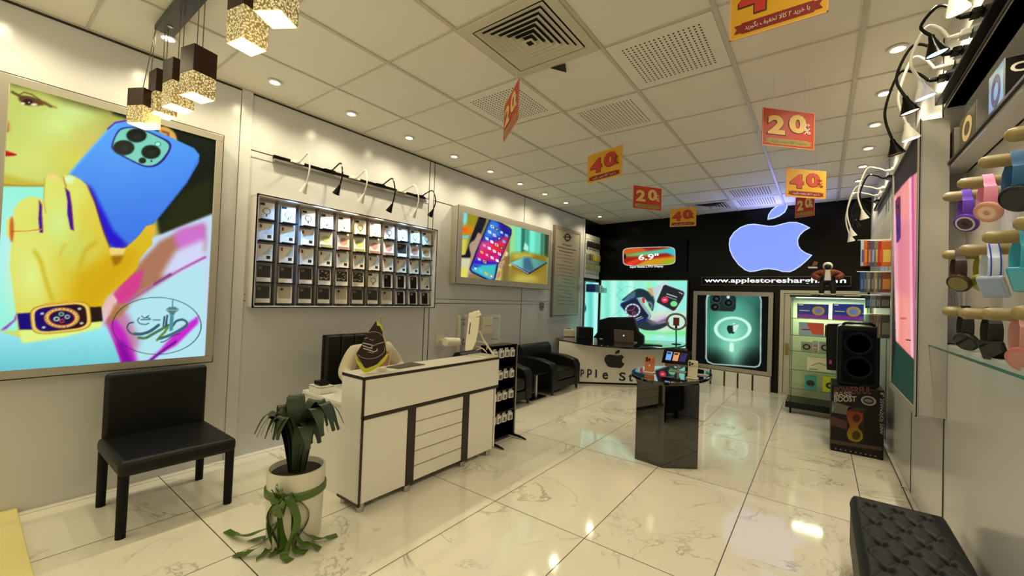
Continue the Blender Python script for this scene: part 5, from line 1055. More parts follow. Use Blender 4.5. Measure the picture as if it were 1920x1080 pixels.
# items on the desk
def desk_box(name, label, cat, px, py, w, d, h, mm, z=DZ, bevel=.004, rot=.66, extra=None):
    p = on_z(px, py, z); M_ = Matrix.Rotation(rot, 3, 'Z'); mb = MB(mm); mb.box((p[0], p[1], z + .001 + h / 2), (w, d, h), M_); return one(name, mb, label, cat, bevel=bevel), p, M_
pr, p, M_ = desk_box('printer', 'white printer at the left end of the reception desk', 'printer', 1060, 630.5, .30, .22, .125, CREAM, bevel=.012)
mb = MB(BLACKM); q = M_ @ Vector((0, -.112, 0)); mb.box((p[0], p[1], DZ + .128), (.17, .10, .006), M_); obj('paper_slot', mb, pr)
bb_, p2, M_ = desk_box('black_storage_box', 'plain black box next to the white printer', 'box', 1096, 634.5, .24, .20, .185, BLACKM)
hb, p3, M_ = desk_box('headphone_box', 'white box with dark headphone picture standing on the black box', 'box', 1095, 606, .20, .10, .085, CARD, z=DZ + .187)
mb = MB(PRB); o3 = V((p3[0], p3[1], DZ + .235)); 
for (a, b) in ((-.055, .02), (.035, .026)): mb.disc(np.array(o3) + u3 * a + nd * .054, u3 * b, np.array([0, 0, b * .8]), .3, 16)
obj('headphone_picture', mb, hb)
mb = MB(BLACKM); q = np.array(o3); mb.tube(spline3([q + u3 * -.06 - nd * .07 + [0, 0, -.04], q + u3 * -.04 - nd * .07 + [0, 0, .07], q + u3 * .04 - nd * .07 + [0, 0, .075], q + u3 * .075 - nd * .07 + [0, 0, -.04]], 6), .012); one('headphones', mb, 'black headphones arched behind the white headphone box', 'headphones')
t = thing('laptop', 'open grey laptop seen from the back on the reception desk', 'laptop', on_z(1170, 643, DZ))
GRL = mat('laptop_grey', (112, 100, 88), .35, metal=.4); p = on_z(1170, 643, DZ); hw = .150
uL = _n(np.array([1.0, .12, 0])); nL = np.array([uL[1], -uL[0], 0])
mb = MB(GRL); mb.fbox(p - uL * hw - nL * .0 + [0, 0, .002], uL * 2 * hw, -nL * .22, (0, 0, .012)); obj('keyboard_deck', mb, t, bevel=.003)
lp0 = p - uL * hw + nL * .004 + np.array([0, 0, .014]); mb = MB(GRL); mb.fbox(lp0, uL * 2 * hw, nL * .008, np.array([0, 0, .185]) + nL * .03); obj('lid', mb, t, bevel=.003)
mb = MB(mat('lit_logo', (240, 240, 236), .3, emit=.9)); mb.disc(lp0 + uL * hw + nL * .0265 + [0, 0, .10], uL * .012, np.array([0, 0, .012]), 0, 16); obj('lid_emblem', mb, t)
t = thing('reception_chair', 'black office chair behind the laptop at the back desk', 'chair', (.98, 6.95, 0))
mb = MB(LEATHER); P = [on_y(px, py, 6.80) for px, py in ((1122, 600), (1140, 595), (1185, 594), (1190, 600), (1196, 622), (1206, 630), (1206, 645), (1112, 645), (1112, 632), (1120, 622))]; mb.prism(P, (0, .10, 0)); obj('backrest', mb, t, bevel=.02, seg=3)
mb = MB(LEATHER); c0 = P[0][0] * .5 + P[2][0] * .5; mb.bb(c0 - .22, c0 + .22, 6.50, 6.80, .30, .37); obj('seat', mb, t, bevel=.02); mb = MB(BLACKM); mb.cyl((c0, 6.65, 0.03), (c0, 6.65, .31), .03); mb.lathe([(0, 0), (.24, 0), (.24, .015), (.03, .05), (0, .05)], (c0, 6.65, 0), 20); obj('pedestal', mb, t)
t = thing('ring_light', 'round ring light with a red phone in its middle on a desk stand', 'ring light', on_z(1268, 646, DZ))
q = on_z(1268, 645.5, DZ); yy = q[1]; cc_ = on_y(1268, 603, yy); ra = abs(on_y(1286, 603, yy)[0] - on_y(1250, 603, yy)[0]) / 2; rz_ = abs(on_y(1268, 588, yy)[2] - on_y(1268, 617, yy)[2]) / 2
mb = MB(GREYM); mb.tube([cc_ + np.array([ra * math.cos(a), 0, rz_ * math.sin(a)]) for a in np.linspace(0, 2 * PI, 41)], .016, 10); obj('ring', mb, t)
mb = MB(BLACKM); mb.cyl(q, cc_ - [0, 0, rz_], .009); mb.lathe([(0, 0), (.07, 0), (.07, .006), (.012, .014), (0, .014)], q, 24); obj('stand', mb, t)
mb = MB(mat('red_phone', (130, 30, 24), .3)); mb.box(cc_, (.09, .012, .125)); mb.use(BLACKM).box(cc_ - [0, 0, .08], (.03, .02, .05)); obj('phone_holder', mb, t, bevel=.003)
mb = MB(BLACK); q = on_z(1222, 647, DZ); mb.box((q[0], q[1], DZ + .006), (.28, .16, .01), Matrix.Rotation(.5, 3, 'Z')); one('desk_pad', mb, 'flat black pad on the desk between laptop and ring light', 'desk pad', bevel=.003)
mb = MB(CREAM); q = on_z(1116, 641, DZ); mb.cyl((q[0], q[1], DZ), (q[0], q[1], DZ + .05), .022); mb.use(BLACKM).cyl((q[0], q[1], DZ + .05), (q[0], q[1], DZ + .054), .018); one('paper_cup', mb, 'small white cup beside the black box on the reception desk', 'cup')
mb = MB(BLACKM); q = on_z(1127, 641.5, DZ); mb.box((q[0], q[1], DZ + .022), (.06, .05, .042)); mb.use(WHITEP).box((q[0], q[1], DZ + .05), (.045, .035, .008)); one('card_holder', mb, 'small black cube with white top left of the laptop', 'card holder', bevel=.004)
# ------------------------------------------------------------------ black kiosk with display phones
GLB = mat('black_mirror_glass', (5, 5, 5), .03, coat=.6, spec=1.0)
t = thing('display_kiosk', 'black mirror-sided pedestal table with oval top in the middle of the floor', 'pedestal table', (2.48, 3.45, 0))
KB = [(2.283, 3.295), (2.515, 3.255), (2.727, 3.418), (2.66, 3.66), (2.42, 3.70)]
mb = MB(GLB); mb.prism([(x, y, .0) for x, y in KB], (0, 0, .635)); obj('pedestal', mb, t, bevel=.002)
KZ = .665
OP = [on_z(px, py, KZ) for px, py in ((1184, 697), (1190, 703), (1204, 709), (1225, 714), (1255, 717), (1285, 716), (1312, 713), (1330, 708), (1336, 703), (1331, 698), (1316, 693), (1292, 689), (1262, 686.5), (1232, 686), (1206, 687), (1190, 691))]
OP = np.array(spline2([(p[0], p[1]) for p in OP]))
mb = MB(GLB); mb.prism([(x, y, KZ - .028) for x, y in OP], (0, 0, .028)); obj('table_top', mb, t, bevel=.004)
def uprt(px, py): return on_z(px, py, KZ)
def phone_on(name, label, pxl, pxr, ytop, ybot, body, cam_=True, stand=CREAM, logo=None):
    p = on_z((pxl + pxr) / 2, ybot, KZ); t = thing(name, label, 'phone', p); yy = p[1]; a = on_y(pxl, ybot, yy); b = on_y(pxr, ybot, yy); c_ = on_y((pxl + pxr) / 2, ytop, yy)
    w = b[0] - a[0]; h = c_[2] - KZ; r_ = w * .16; N_ = []
    for (cx, cz, a0) in ((w / 2 - r_, r_, -90), (w / 2 - r_, h - r_, 0), (-w / 2 + r_, h - r_, 90), (-w / 2 + r_, r_, 180)):
        for k in range(5): an = math.radians(a0 + 22.5 * k); N_.append((p[0] + cx + r_ * math.cos(an), p[1] + (cz + r_ * math.sin(an)) * .12, KZ + .012 + cz + r_ * math.sin(an)))
    mb = MB(body); mb.prism(N_, (0, .010, 0)); obj('body', mb, t, bevel=.002)
    y_ = p[1] + h * .1
    mb = MB(body); mb.box((p[0] - w * .0, p[1] + h * .75 * .12 - .004, KZ + .012 + h * .80), (w * .86, .008, h * .26)); cbm = obj('camera_plateau', mb, t, bevel=.003)
    for (dx, dz) in ((-.28, .87), (-.28, .73), (-.02, .80)): mb = MB(BLACKM); q = np.array([p[0] + w * dx, p[1] + h * .09 - .006, KZ + .012 + h * dz]); mb.cyl(q, q - [0, .006, 0], w * .11, seg=14); obj('lens', mb, cbm)
    if logo: mb = MB(logo); q = np.array([p[0], p[1] + h * .40 * .12 - .002, KZ + .012 + h * .40]); mb.disc(q, (w * .11, 0, 0), (0, 0, w * .11), 0, 14); obj('emblem', mb, t)
    mb = MB(stand); mb.bb(p[0] - w * .55, p[0] + w * .55, p[1] - .03, p[1] + .04, KZ, KZ + .010); mb.bb(p[0] - w * .15, p[0] + w * .15, p[1] + h * .1 + .012, p[1] + h * .1 + .018, KZ, KZ + h * .5); obj('stand', mb, t, bevel=.002)
phone_on('orange_phone', 'orange phone standing on the black kiosk top at the left', 1208, 1226, 671, 699, mat('orange_metal', (196, 104, 48), .35), logo=mat('pale_emblem', (230, 210, 180), .4))
phone_on('white_phone', 'white phone standing on the black kiosk top at the right', 1288.5, 1307, 679, 710, mat('white_metal', (206, 196, 168), .35))
p = on_z(1270, 697, KZ); yy = p[1]; T = lambda px, py: on_y(px, py, yy)
t = thing('tablet_display', 'black tablet on a stand showing three coloured phones on the kiosk', 'tablet', p)
q = [T(1240, 680), T(1288, 685), T(1297, 659), T(1246, 652)]; mb = MB(BLACK); mb.prism(q, (0, .012, 0)); sc_ = obj('screen_body', mb, t, bevel=.002)
def quad(u, v): return (q[0] * (1 - u) + q[1] * u) * (1 - v) + (q[3] * (1 - u) + q[2] * u) * v - np.array([0, .0015, 0])
for (u0, u1, cc, nm) in ((.13, .34, (120, 176, 250), 'blue'), (.40, .61, (236, 160, 110), 'orange'), (.66, .88, (22, 18, 110), 'navy')):
    mb = MB(mat('screen_' + nm, cc, .3, emit=.9)); mb.faces([quad(u0, .22), quad(u1, .22), quad(u1, .80), quad(u0, .80)], [(0, 1, 2, 3)]); pi_ = obj('phone_image', mb, t)
    mb = MB(mat('screen_dark_' + nm, tuple(int(k * .35) for k in cc), .3, emit=.6)); mb.faces([quad(u0 + .02, .62) - [0, .001, 0], quad(u1 - .05, .62) - [0, .001, 0], quad(u1 - .05, .76) - [0, .001, 0], quad(u0 + .02, .76) - [0, .001, 0]], [(0, 1, 2, 3)]); obj('camera_image', mb, pi_)
mb = MB(SILVER); mb.tube([p + [0, .02, .004], p + [.0, .022, .05], (q[0] + q[1]) / 2 + [0, .014, .05]], .012, 10); mb.box(p + [0, .015, .003], (.13, .08, .006)); obj('stand', mb, t, bevel=.002)
mb = MB(WHITEP); p = on_z(1312, 703, KZ); mb.tube(spline3([p + [-.02, .0, .005], p + [.03, .02, .006], p + [.07, .0, .005], p + [.03, -.02, .005], p + [-.01, -.015, .005]], 6), .003, 6); one('charging_cable', mb, 'white charging cable loop on the kiosk right of the white phone', 'cable')

# ------------------------------------------------------------------ glass cabinet with boxes
GX0, GX1, GY0, GY1 = 3.165, 3.90, 6.02, 6.42
t = thing('glass_cabinet', 'tall glass display cabinet with black base and lit shelves of boxes', 'display cabinet', ((GX0 + GX1) / 2, (GY0 + GY1) / 2, 0))
mb = MB(BLACK); mb.bb(GX0 - .03, GX1 + .01, GY0 - .06, GY1, .065, .135); obj('base', mb, t, bevel=.004)
for (x, y) in ((GX0 + .01, GY0 - .02), (GX1 - .04, GY0 - .02), (GX0 + .01, GY1 - .04), (GX1 - .04, GY1 - .04)): mb = MB(BLACKM); mb.cyl((x, y, .032), (x + .02, y, .032), .032); obj('caster', mb, t)
mb = MB(BLACK); mb.bb(GX0 - .01, GX1 + .01, GY0 - .02, GY1, 1.385, 1.405); obj('top_board', mb, t, bevel=.002)
for (x, y) in ((GX0, GY0), (GX1 - .008, GY0), (GX0, GY1 - .01), (GX1 - .008, GY1 - .01)): mb = MB(mat('glass_edge_green', (70, 96, 70), .2)); mb.bb(x, x + .008, y, y + .008, .135, 1.385); obj('post', mb, t)
mb = MB(GLASS); mb.bb(GX0 + .001, GX0 + .005, GY0 + .01, GY1 - .012, .136, 1.384); obj('side_pane', mb, t); mb = MB(GLASS); mb.bb(GX1 - .006, GX1 - .002, GY0 + .01, GY1 - .012, .136, 1.384); obj('side_pane', mb, t)
mb = MB(mat('cabinet_back', (214, 220, 184), .4)); mb.bb(GX0, GX1, GY1 - .008, GY1, .135, 1.385); obj('back_board', mb, t)
SHZ = [on_y(1530, y, GY0)[2] for y in (598, 630.5, 661, 697, 733)]
for z in SHZ: mb = MB(GLASS); mb.bb(GX0 + .01, GX1 - .01, GY0 + .008, GY1 - .012, z - .007, z); sh_ = obj('shelf', mb, t); mb = MB(mat('glass_edge_green', ())); mb.bb(GX0 + .01, GX1 - .01, GY0, GY0 + .006, z - .007, z); obj('shelf_edge', mb, sh_)
mb = MB(mat('led_strip', (240, 255, 205), .3, emit=2.0)); mb.bb(GX0 + .05, GX1 - .05, GY0 + .05, GY0 + .06, 1.375, 1.383); obj('led_strip', mb, t)
area('cabinet_light', ((GX0 + GX1) / 2, GY0 + .12, 1.36), (0, 0, 0), .6, .12, 8, (.86, 1, .62))
def prod(name, label, cat, px0, px1, py0, z, mm, dep=.12, ex=None, grp=None, yoff=.03, bevel=.003):
    y = GY0 + yoff; a = on_y(px0, py0, y); b = on_y(px1, py0, y); mb = MB(mm); mb.bb(a[0], b[0], y, y + dep, z + .001, a[2]); o = one(name, mb, label, cat, grp, bevel=bevel); return o, a, b, y
def face_rect(parent, name, x0, x1, z0, z1, y, mm): mb = MB(mm); mb.bb(x0, x1, y - .0015, y - .0003, z0, z1); return obj(name, mb, parent)
def face_disc(parent, name, x, z, r, y, mm, inner=0, lift=.002): mb = MB(mm); mb.disc((x, y - lift, z), (r, 0, 0), (0, 0, r * .9), inner, 20); return obj(name, mb, parent)
BLUEB = mat('blue_box_print', (30, 60, 180), .35); LBL = mat('light_blue_print', (120, 150, 226), .35); VIO = mat('violet_print', (150, 60, 190), .35); GOLD = mat('gold_print', (206, 170, 90), .3)
zt = SHZ[0]
for k, (a_, b_, lb) in enumerate(((1495, 1554, 'blue watch carton on the top shelf of the glass cabinet, left one'), (1561, 1620, 'blue watch carton on the top shelf of the glass cabinet, right one'))):
    o, a, b, y = prod('watch_carton', lb, 'box', a_, b_, 569, zt, BLUEB, .10, None, 'blue watch cartons'); w = b[0] - a[0]; h = a[2] - zt
    face_rect(o, 'violet_band', a[0] + .005, b[0] - .005, zt + .006, zt + h * .28, y, VIO); face_rect(o, 'title_print', a[0] + w * .08, a[0] + w * .40, zt + h * .5, zt + h * .56, y, CARD); face_rect(o, 'white_label', a[0] + w * .05, a[0] + w * .2, zt + h * .88, zt + h * .96, y, CARD)
    face_disc(o, 'watch_picture', a[0] + w * .68, zt + h * .55, h * .34, y, GOLD); face_disc(o, 'watch_dial_picture', a[0] + w * .68, zt + h * .55, h * .20, y, LBL, 0, .003)
zt = SHZ[1]; o, a, b, y = prod('colourful_carton', 'white and orange-red printed carton on the second cabinet shelf', 'box', 1498, 1545, 604, zt, mat('pale_blue_print', (150, 180, 206), .35)); w = b[0] - a[0]; h = a[2] - zt
mb = MB(mat('coral_print', (220, 90, 60), .35)); mb.faces([(a[0] + w * .3, y - .001, zt + h), (a[0] + w * .55, y - .001, zt + .02), (b[0], y - .001, zt + .02), (b[0], y - .001, zt + h)], [(0, 1, 2, 3)]); obj('coral_field', mb, o); face_rect(o, 'title_print', a[0] + w * .1, a[0] + w * .45, zt + h * .42, zt + h * .5, y, PRR)
o, a, b, y = prod('black_gadget_carton', 'black carton right of the colourful one on the second cabinet shelf', 'box', 1547, 1566, 610, zt, BLACKM, .16, yoff=.0); face_disc(o, 'round_picture', (a[0] + b[0]) / 2, zt + .05, .03, y, GREYM, .7)
zt = SHZ[2]
for a_, b_, lb in ((1502, 1523, 'grey headphone carton at the left of the third cabinet shelf'), (1536, 1560, 'grey headphone carton at the right of the third cabinet shelf')):
    o, a, b, y = prod('headphone_carton', lb, 'box', a_, b_, 641, zt, mat('grey_green_carton', (150, 158, 136), .4), grp='headphone cartons'); face_disc(o, 'headphone_picture', (a[0] + b[0]) / 2, (zt + a[2]) / 2, (b[0] - a[0]) * .36, y, PRB, .55)
o, a, b, y = prod('patterned_carton', 'narrow speckled carton between the grey headphone cartons', 'box', 1524, 1534, 640, zt, mat('speckled', (176, 170, 150), .4)); 
for k in range(5): face_rect(o, 'colour_patch', a[0] + .006, b[0] - .006, zt + .01 + k * .02, zt + .018 + k * .02, y, (PRR, PRG, GOLD, PRB, LBL)[k])
zt = SHZ[3]; o, a, b, y = prod('cream_carton', 'cream carton with a drone line picture on the fourth cabinet shelf', 'box', 1513, 1560, 669, zt, mat('cream_carton', (222, 220, 180), .4), yoff=.05); w = b[0] - a[0]
mb = MB(PRG); mb.tube(spline3([(a[0] + w * .2, y - .001, zt + .06), (a[0] + w * .5, y - .001, zt + .10), (a[0] + w * .8, y - .001, zt + .07)], 5), .003, 6); obj('picture_line', mb, o); face_rect(o, 'title_print', a[0] + w * .1, a[0] + w * .45, zt + .015, zt + .025, y, PRG)
zt = SHZ[4]
o, a, b, y = prod('teal_carton', 'teal carton with a black and red gadget picture on the lowest shelf', 'box', 1509, 1531, 705, zt, mat('teal_print', (40, 150, 140), .35)); face_disc(o, 'gadget_picture', (a[0] + b[0]) / 2, (zt + a[2]) / 2, .04, y, PRB); face_rect(o, 'red_mark', (a[0] + b[0]) / 2 - .004, (a[0] + b[0]) / 2 + .01, zt + .04, zt + .055, y - .002, PRR)
o, a, b, y = prod('yellow_carton', 'lime yellow carton with a black watch picture on the lowest shelf', 'box', 1543, 1566, 706, zt, mat('lime_print', (196, 210, 30), .35)); face_disc(o, 'watch_picture', (a[0] + b[0]) / 2 + .01, (zt + a[2]) / 2 - .01, .04, y, PRB, .4)
# hooded figurine on the cabinet
fy = 6.10; F = lambda px, py: on_y(px, py, fy); fc = F(1551, 552); FZ = 1.406
t = thing('hooded_figurine', 'small standing figurine with white hood and brown jacket on the glass cabinet', 'figurine', (fc[0], fy, FZ))
s9 = (F(1551, 493)[2] - FZ) / .36
def fj(x, z, y=0): return (fc[0] + x * s9, fy + y * s9, FZ + z * s9)
skin_body('body', [fj(0, .17), fj(0, .22), fj(0, .27), fj(0, .30), fj(-.045, .16), fj(-.05, .09), fj(-.05, .02), fj(.045, .16), fj(.05, .09), fj(.05, .02)], [(0, 1), (1, 2), (2, 3), (0, 4), (4, 5), (5, 6), (0, 7), (7, 8), (8, 9)], [s9 * k for k in (.045, .048, .04, .02, .036, .03, .026, .036, .03, .026)], mat('figure_black', (18, 17, 17), .5), t)
skin_body('jacket', [fj(0, .175), fj(0, .23), fj(0, .275), fj(-.07, .26), fj(-.125, .215), fj(-.075, .185, -.06), fj(.07, .26), fj(.125, .215), fj(.075, .185, -.06)], [(0, 1), (1, 2), (2, 3), (3, 4), (4, 5), (2, 6), (6, 7), (7, 8)], [s9 * k for k in (.05, .056, .05, .042, .042, .03, .042, .042, .03)], mat('brown_jacket', (120, 48, 28), .7), t)
mb = MB(CARD); mb.ball(fj(0, .325), (.046 * s9, .044 * s9, .046 * s9), 18); hd_ = obj('hood', mb, t); mb = MB(mat('figure_black', ())); mb.ball(fj(0, .318, -.018), (.034 * s9, .034 * s9, .034 * s9), 16); obj('dark_face', mb, t)
mb = MB(CARD); mb.prism([fj(-.03, .165, -.056), fj(.03, .165, -.056), fj(.02, .28, -.056), fj(-.02, .28, -.056)], (0, -.006, 0)); obj('shirt_front', mb, t, bevel=.003)
for s_ in (-1, 1): mb = MB(CARD); mb.ball(fj(s_ * .05, .012, -.02), (.026 * s9, .045 * s9, .014 * s9), 12); obj('shoe', mb, t)
mb = MB(mat('ochre_card', (130, 84, 40), .5)); q = [F(1523, 498), F(1532, 497), F(1534, 491), F(1526, 490)]; mb.prism(q, (0, .01, 0)); mb.use(CARD).prism([F(1514, 500), F(1533, 500), F(1533, 503), F(1516, 503)], (0, .012, 0)); mb.use(BLACKM).tube([F(1532, 500), F(1540, 499)], .006); mb.use(BLACKM).tube([F(1540, 499), fj(-.10, .25)], .006); obj('held_tray', mb, t)
mb = MB(BLACK); mb.bb(fc[0] - .15, fc[0] + .15, fy - .05, fy + .06, 1.4052, FZ + .004 * s9 + .002); obj('base_plate', mb, t)

# ------------------------------------------------------------------ party speaker on its carton
BX0, BX1, BYF, BYB, BH = 3.545, 3.90, 4.70, 5.12, .582
t = thing('speaker_carton', 'large dark printed carton reading POWERFUL BASS BOOST under the black speaker', 'box', ((BX0 + BX1) / 2, 4.9, 0))
DKB = mat('dark_carton', (16, 9, 9), .35, spec=.25); mb = MB(DKB); mb.bb(BX0, BX1, BYF, BYB, 0, BH); obj('carton', mb, t, bevel=.004)
m384 = lambda x, y: (1550 + x / 3.854, 590 + y / 3.857)
def FB(x, y, o=.001): return on_y(*m384(x, y), BYF - o)
def ftxt(nm, body, x0, y0, x1, y1, mm, bold=.02):
    a = FB(x0, y1); b = FB(x1, y1); c_ = FB(x0, y0); mb = MB(mm); mb.text(body, a, (b - a), (0, 0, 1), np.linalg.norm(b - a), c_[2] - a[2], bold, .001); return obj(nm, mb, t)
ftxt('powerful_lettering', 'POWERFUL', 55, 520, 322, 575, mat('red_lettering', (84, 40, 34), .4)); DUL = mat('dull_white_print', (150, 146, 140), .5); ftxt('bass_lettering', 'BASS', 53, 556, 178, 593, DUL, .03); ftxt('boost_lettering', 'BOOST', 53, 590, 214, 630, DUL, .03)
def fpoly(nm, pts, mm, o=.0015): mb = MB(mm); P = [FB(x, y, o) for x, y in pts]; nn = np.cross(P[1] - P[0], P[2] - P[0]); P = P if nn[1] < 0 else P[::-1]; mb.faces(P, [tuple(range(len(P)))]); return obj(nm, mb, t)
fpoly('bare_trees_print', [(35, 735), (150, 770), (150, 830), (25, 800)], mat('rust_print', (66, 30, 22), .5)); fpoly('pale_corner_print', [(38, 625), (195, 672), (150, 690), (150, 725), (35, 705)], mat('pale_corner', (84, 80, 72), .4)); fpoly('teal_corner_print', [(38, 650), (55, 665), (50, 700), (36, 700)], mat('teal_corner', (70, 130, 110), .4), .0018)
fpoly('ground_print', [(25, 900), (400, 960), (400, 985), (25, 930)], mat('brown_print', (62, 44, 34), .5))
fpoly('speaker_picture', [(160, 668), (298, 680), (270, 690), (262, 925), (180, 905), (145, 890), (148, 690)], mat('picture_dark', (34, 18, 14), .4))
c = Cv(1580, 760, 1625, 835, 4, (30, 16, 14)); GRM = [m384(x, y) for x, y in ((150, 700), (210, 696), (268, 720), (256, 770), (226, 812), (256, 850), (258, 900), (215, 922), (160, 900), (146, 850), (168, 805), (150, 760))]
c._put(c._blur(c.pm(spline2(GRM)), .4), c.gr((1600, 775), (176, 60, 40), (1600, 820), (196, 176, 30)), 1); c.ell(*m384(216, 748), 8, 9, (90, 30, 20), .5); c.ell(*m384(213, 872), 9, 9.5, (90, 70, 10), .5); c.ell(*m384(216, 748), 8, 9, (220, 110, 60), .2, .7, .85); c.ell(*m384(213, 872), 9, 9.5, (210, 190, 60), .2, .7, .85)
art('lit_speaker_print', c, FB(146, 925, .003), FB(262, 925, .003), FB(262, 697, .003), FB(146, 697, .003), 50, 60, art_mat('dull_print', 0, .5, .42), t)
mb = MB(DUL); q = FB(302, 623, .002); rx = (FB(357, 623)[0] - FB(248, 623)[0]) / 2; rz9 = (FB(302, 590)[2] - FB(302, 658)[2]) / 2; mb.disc(q, (rx, 0, 0), (0, 0, rz9), .86, 28); mb.disc(q, (rx * .8, 0, 0), (0, 0, rz9 * .8), .9, 28); obj('round_badge', mb, t); mb = MB(mat('badge_grey', (96, 94, 84), .4)); mb.disc(q, (rx * .55, 0, 0), (0, 0, rz9 * .4), 0, 20); obj('badge_centre', mb, t)
a = FB(378, 860); b = FB(378, 558)
mb = MB(DUL); vs_, fs_ = text_geo('8" 25Wx2(O) 50W', .01); mn = vs_.min(0); szz = vs_.max(0) - mn; T0 = FB(380, 560, .002); hh = b[2] - a[2]
mb.faces([T0 + np.array([(v[1] - mn[1]) / szz[1] * .030, 0, -(v[0] - mn[0]) / szz[0] * hh]) for v in vs_], [f for f in fs_]); obj('side_lettering', mb, t)
for k in range(9): mb = MB(mat('icon_grey', (150, 146, 140), .4)); q = FB(65 + 36 * k, 968 + 7 * k, .002); mb.disc(q, (.006, 0, 0), (0, 0, .005), .4, 12); obj('icon_print', mb, t)
# speaker
S0, S1, SF, SB, Z0, Z1 = 3.585, 3.872, 4.745, 5.08, BH + .002, 1.115
t = thing('party_speaker', 'large black party speaker standing on its dark printed carton', 'speaker', ((S0 + S1) / 2, 4.9, Z0))
def rrect(x0, x1, z0, z1, r, y): return [(cx + r * math.cos(math.radians(a0 + 15 * k)), y, cz + r * math.sin(math.radians(a0 + 15 * k))) for (cx, cz, a0) in ((x1 - r, z0 + r, -90), (x1 - r, z1 - r, 0), (x0 + r, z1 - r, 90), (x0 + r, z0 + r, 180)) for k in range(7)]
mb = MB(mat('speaker_black', (6, 6, 8), .3, spec=.2)); mb.prism(rrect(S0, S1, Z0, Z1, .035, SF), (0, SB - SF, 0)); obj('cabinet', mb, t, bevel=.008)
mb = MB(mat('speaker_grille', (5, 7, 16), .8, spec=.08)); mb.prism(rrect(S0 + .03, S1 - .03, Z0 + .03, Z1 - .04, .03, SF - .004), (0, .006, 0)); obj('grille', mb, t)
for zc in (Z0 + .165, Z0 + .375):
    mb = MB(BLACKM); x = (S0 + S1) / 2; mb.lathe([(.10, 0), (.102, .006), (.092, .008), (.075, -.004), (.03, -.012), (0, -.006)], (x, SF - .004, zc), 32, (0, -1, 0)); w9 = obj('woofer', mb, t); mb = MB(mat('woofer_rim', (8, 12, 30), .6, spec=.08)); mb.disc((x, SF - .0125, zc), (.108, 0, 0), (0, 0, .096), .88, 36); obj('light_ring', mb, w9)
mb = MB(BLACK); mb.tube(spline3([((S0 + .04), SF + .04, Z1 - .01), (S0 + .06, SF + .03, Z1 + .02), (S1 - .06, SF + .03, Z1 + .02), (S1 - .04, SF + .04, Z1 - .01)], 6), .012, 10); mb.use(SILVER).bb((S0 + S1) / 2 + .01, (S0 + S1) / 2 + .05, SF + .01, SF + .03, Z1 - .004, Z1 + .004); obj('handle', mb, t)
t = thing('second_party_speaker', 'second black speaker with pink glow half hidden behind the front one', 'speaker', (3.56, 5.3, 0))
mb = MB(mat('speaker_black', ())); P = [on_y(px, py, 5.22) for px, py in ((1550, 694), (1549, 612), (1552, 607), (1600, 607), (1600, 697))]; mb.prism([(p[0], p[1], max(p[2], .60)) for p in P], (0, .30, 0)); obj('cabinet', mb, t, bevel=.012)
mb = MB(mat('magenta_led', (150, 14, 80), .4, emit=.6)); q = on_y(1557, 679, 5.214); mb.box(q, (.02, .004, .04)); obj('glow_strip', mb, t, bevel=.001)
mb = MB(DKB); mb.bb(3.60, 3.85, 5.22, 5.52, 0, .598); one('rear_speaker_carton', mb, 'dark carton carrying the half hidden second speaker', 'box', bevel=.004)

# ------------------------------------------------------------------ hanging accessories on the right wall at the back
t = thing('accessory_board', 'white wall board with hooks for hanging packs near the back right corner', 'display board', (XR, 5.9, 1.2))
mb = MB(WHITE); mb.bb(XR - .015, XR - .001, 4.95, 6.86, 1.12, 2.18); obj('board', mb, t, bevel=.002)
RC_ = [('navy and red', (60, 34, 40), (40, 60, 120)), ('white and blue', (200, 210, 222), (60, 100, 190)), ('orange', (206, 90, 30), (230, 140, 40)), ('brown', (110, 56, 34), (190, 120, 60)), ('purple', (84, 70, 120), (150, 150, 170)), ('olive', (96, 96, 60), (150, 150, 100)), ('red', (190, 30, 26), (220, 80, 40)), ('amber', (206, 100, 30), (230, 190, 90))]
R2 = [('blue', (40, 80, 160), (90, 140, 206)), ('grey blue', (70, 86, 110), (120, 130, 140)), ('taupe', (110, 96, 80), (150, 140, 120)), ('dark grey', (60, 58, 56), (120, 110, 100)), ('sand', (140, 124, 100), (180, 170, 150)), ('grey', (90, 86, 80), (150, 150, 140)), ('brown', (84, 66, 50), (140, 120, 90))]
R3 = [('teal grey', (60, 90, 90), (110, 150, 150)), ('dark', (40, 44, 50), (70, 100, 130)), ('steel', (90, 100, 110), (130, 140, 150)), ('grey', (100, 96, 90), (150, 140, 130)), ('charcoal', (50, 50, 50), (100, 96, 90))]
R4 = [('clear', (150, 160, 150), (190, 200, 190)), ('pale green', (110, 140, 120), (150, 180, 160)), ('grey', (120, 116, 106), (160, 150, 140)), ('brown', (96, 62, 48), (150, 130, 110)), ('taupe', (130, 118, 100), (170, 160, 140)), ('grey brown', (104, 92, 80), (150, 140, 120)), ('charcoal', (60, 56, 52), (120, 110, 100))]
rowdef = ((R2 and RC_, 449, 499, 1612, 1663, 'top row'), (R2, 508, 548, 1618, 1662, 'second row'), (R3, 552, 578, 1620, 1660, 'third row'), (R4, 588, 634, 1624, 1661, 'bottom row'))
OD = ('closest to the back wall', 'second from the back wall', 'third from the back wall', 'fourth from the back wall', 'fifth from the back wall', 'sixth from the back wall', 'seventh from the back wall', 'nearest the pink poster')
proto = None; ra_ = random.Random(9)
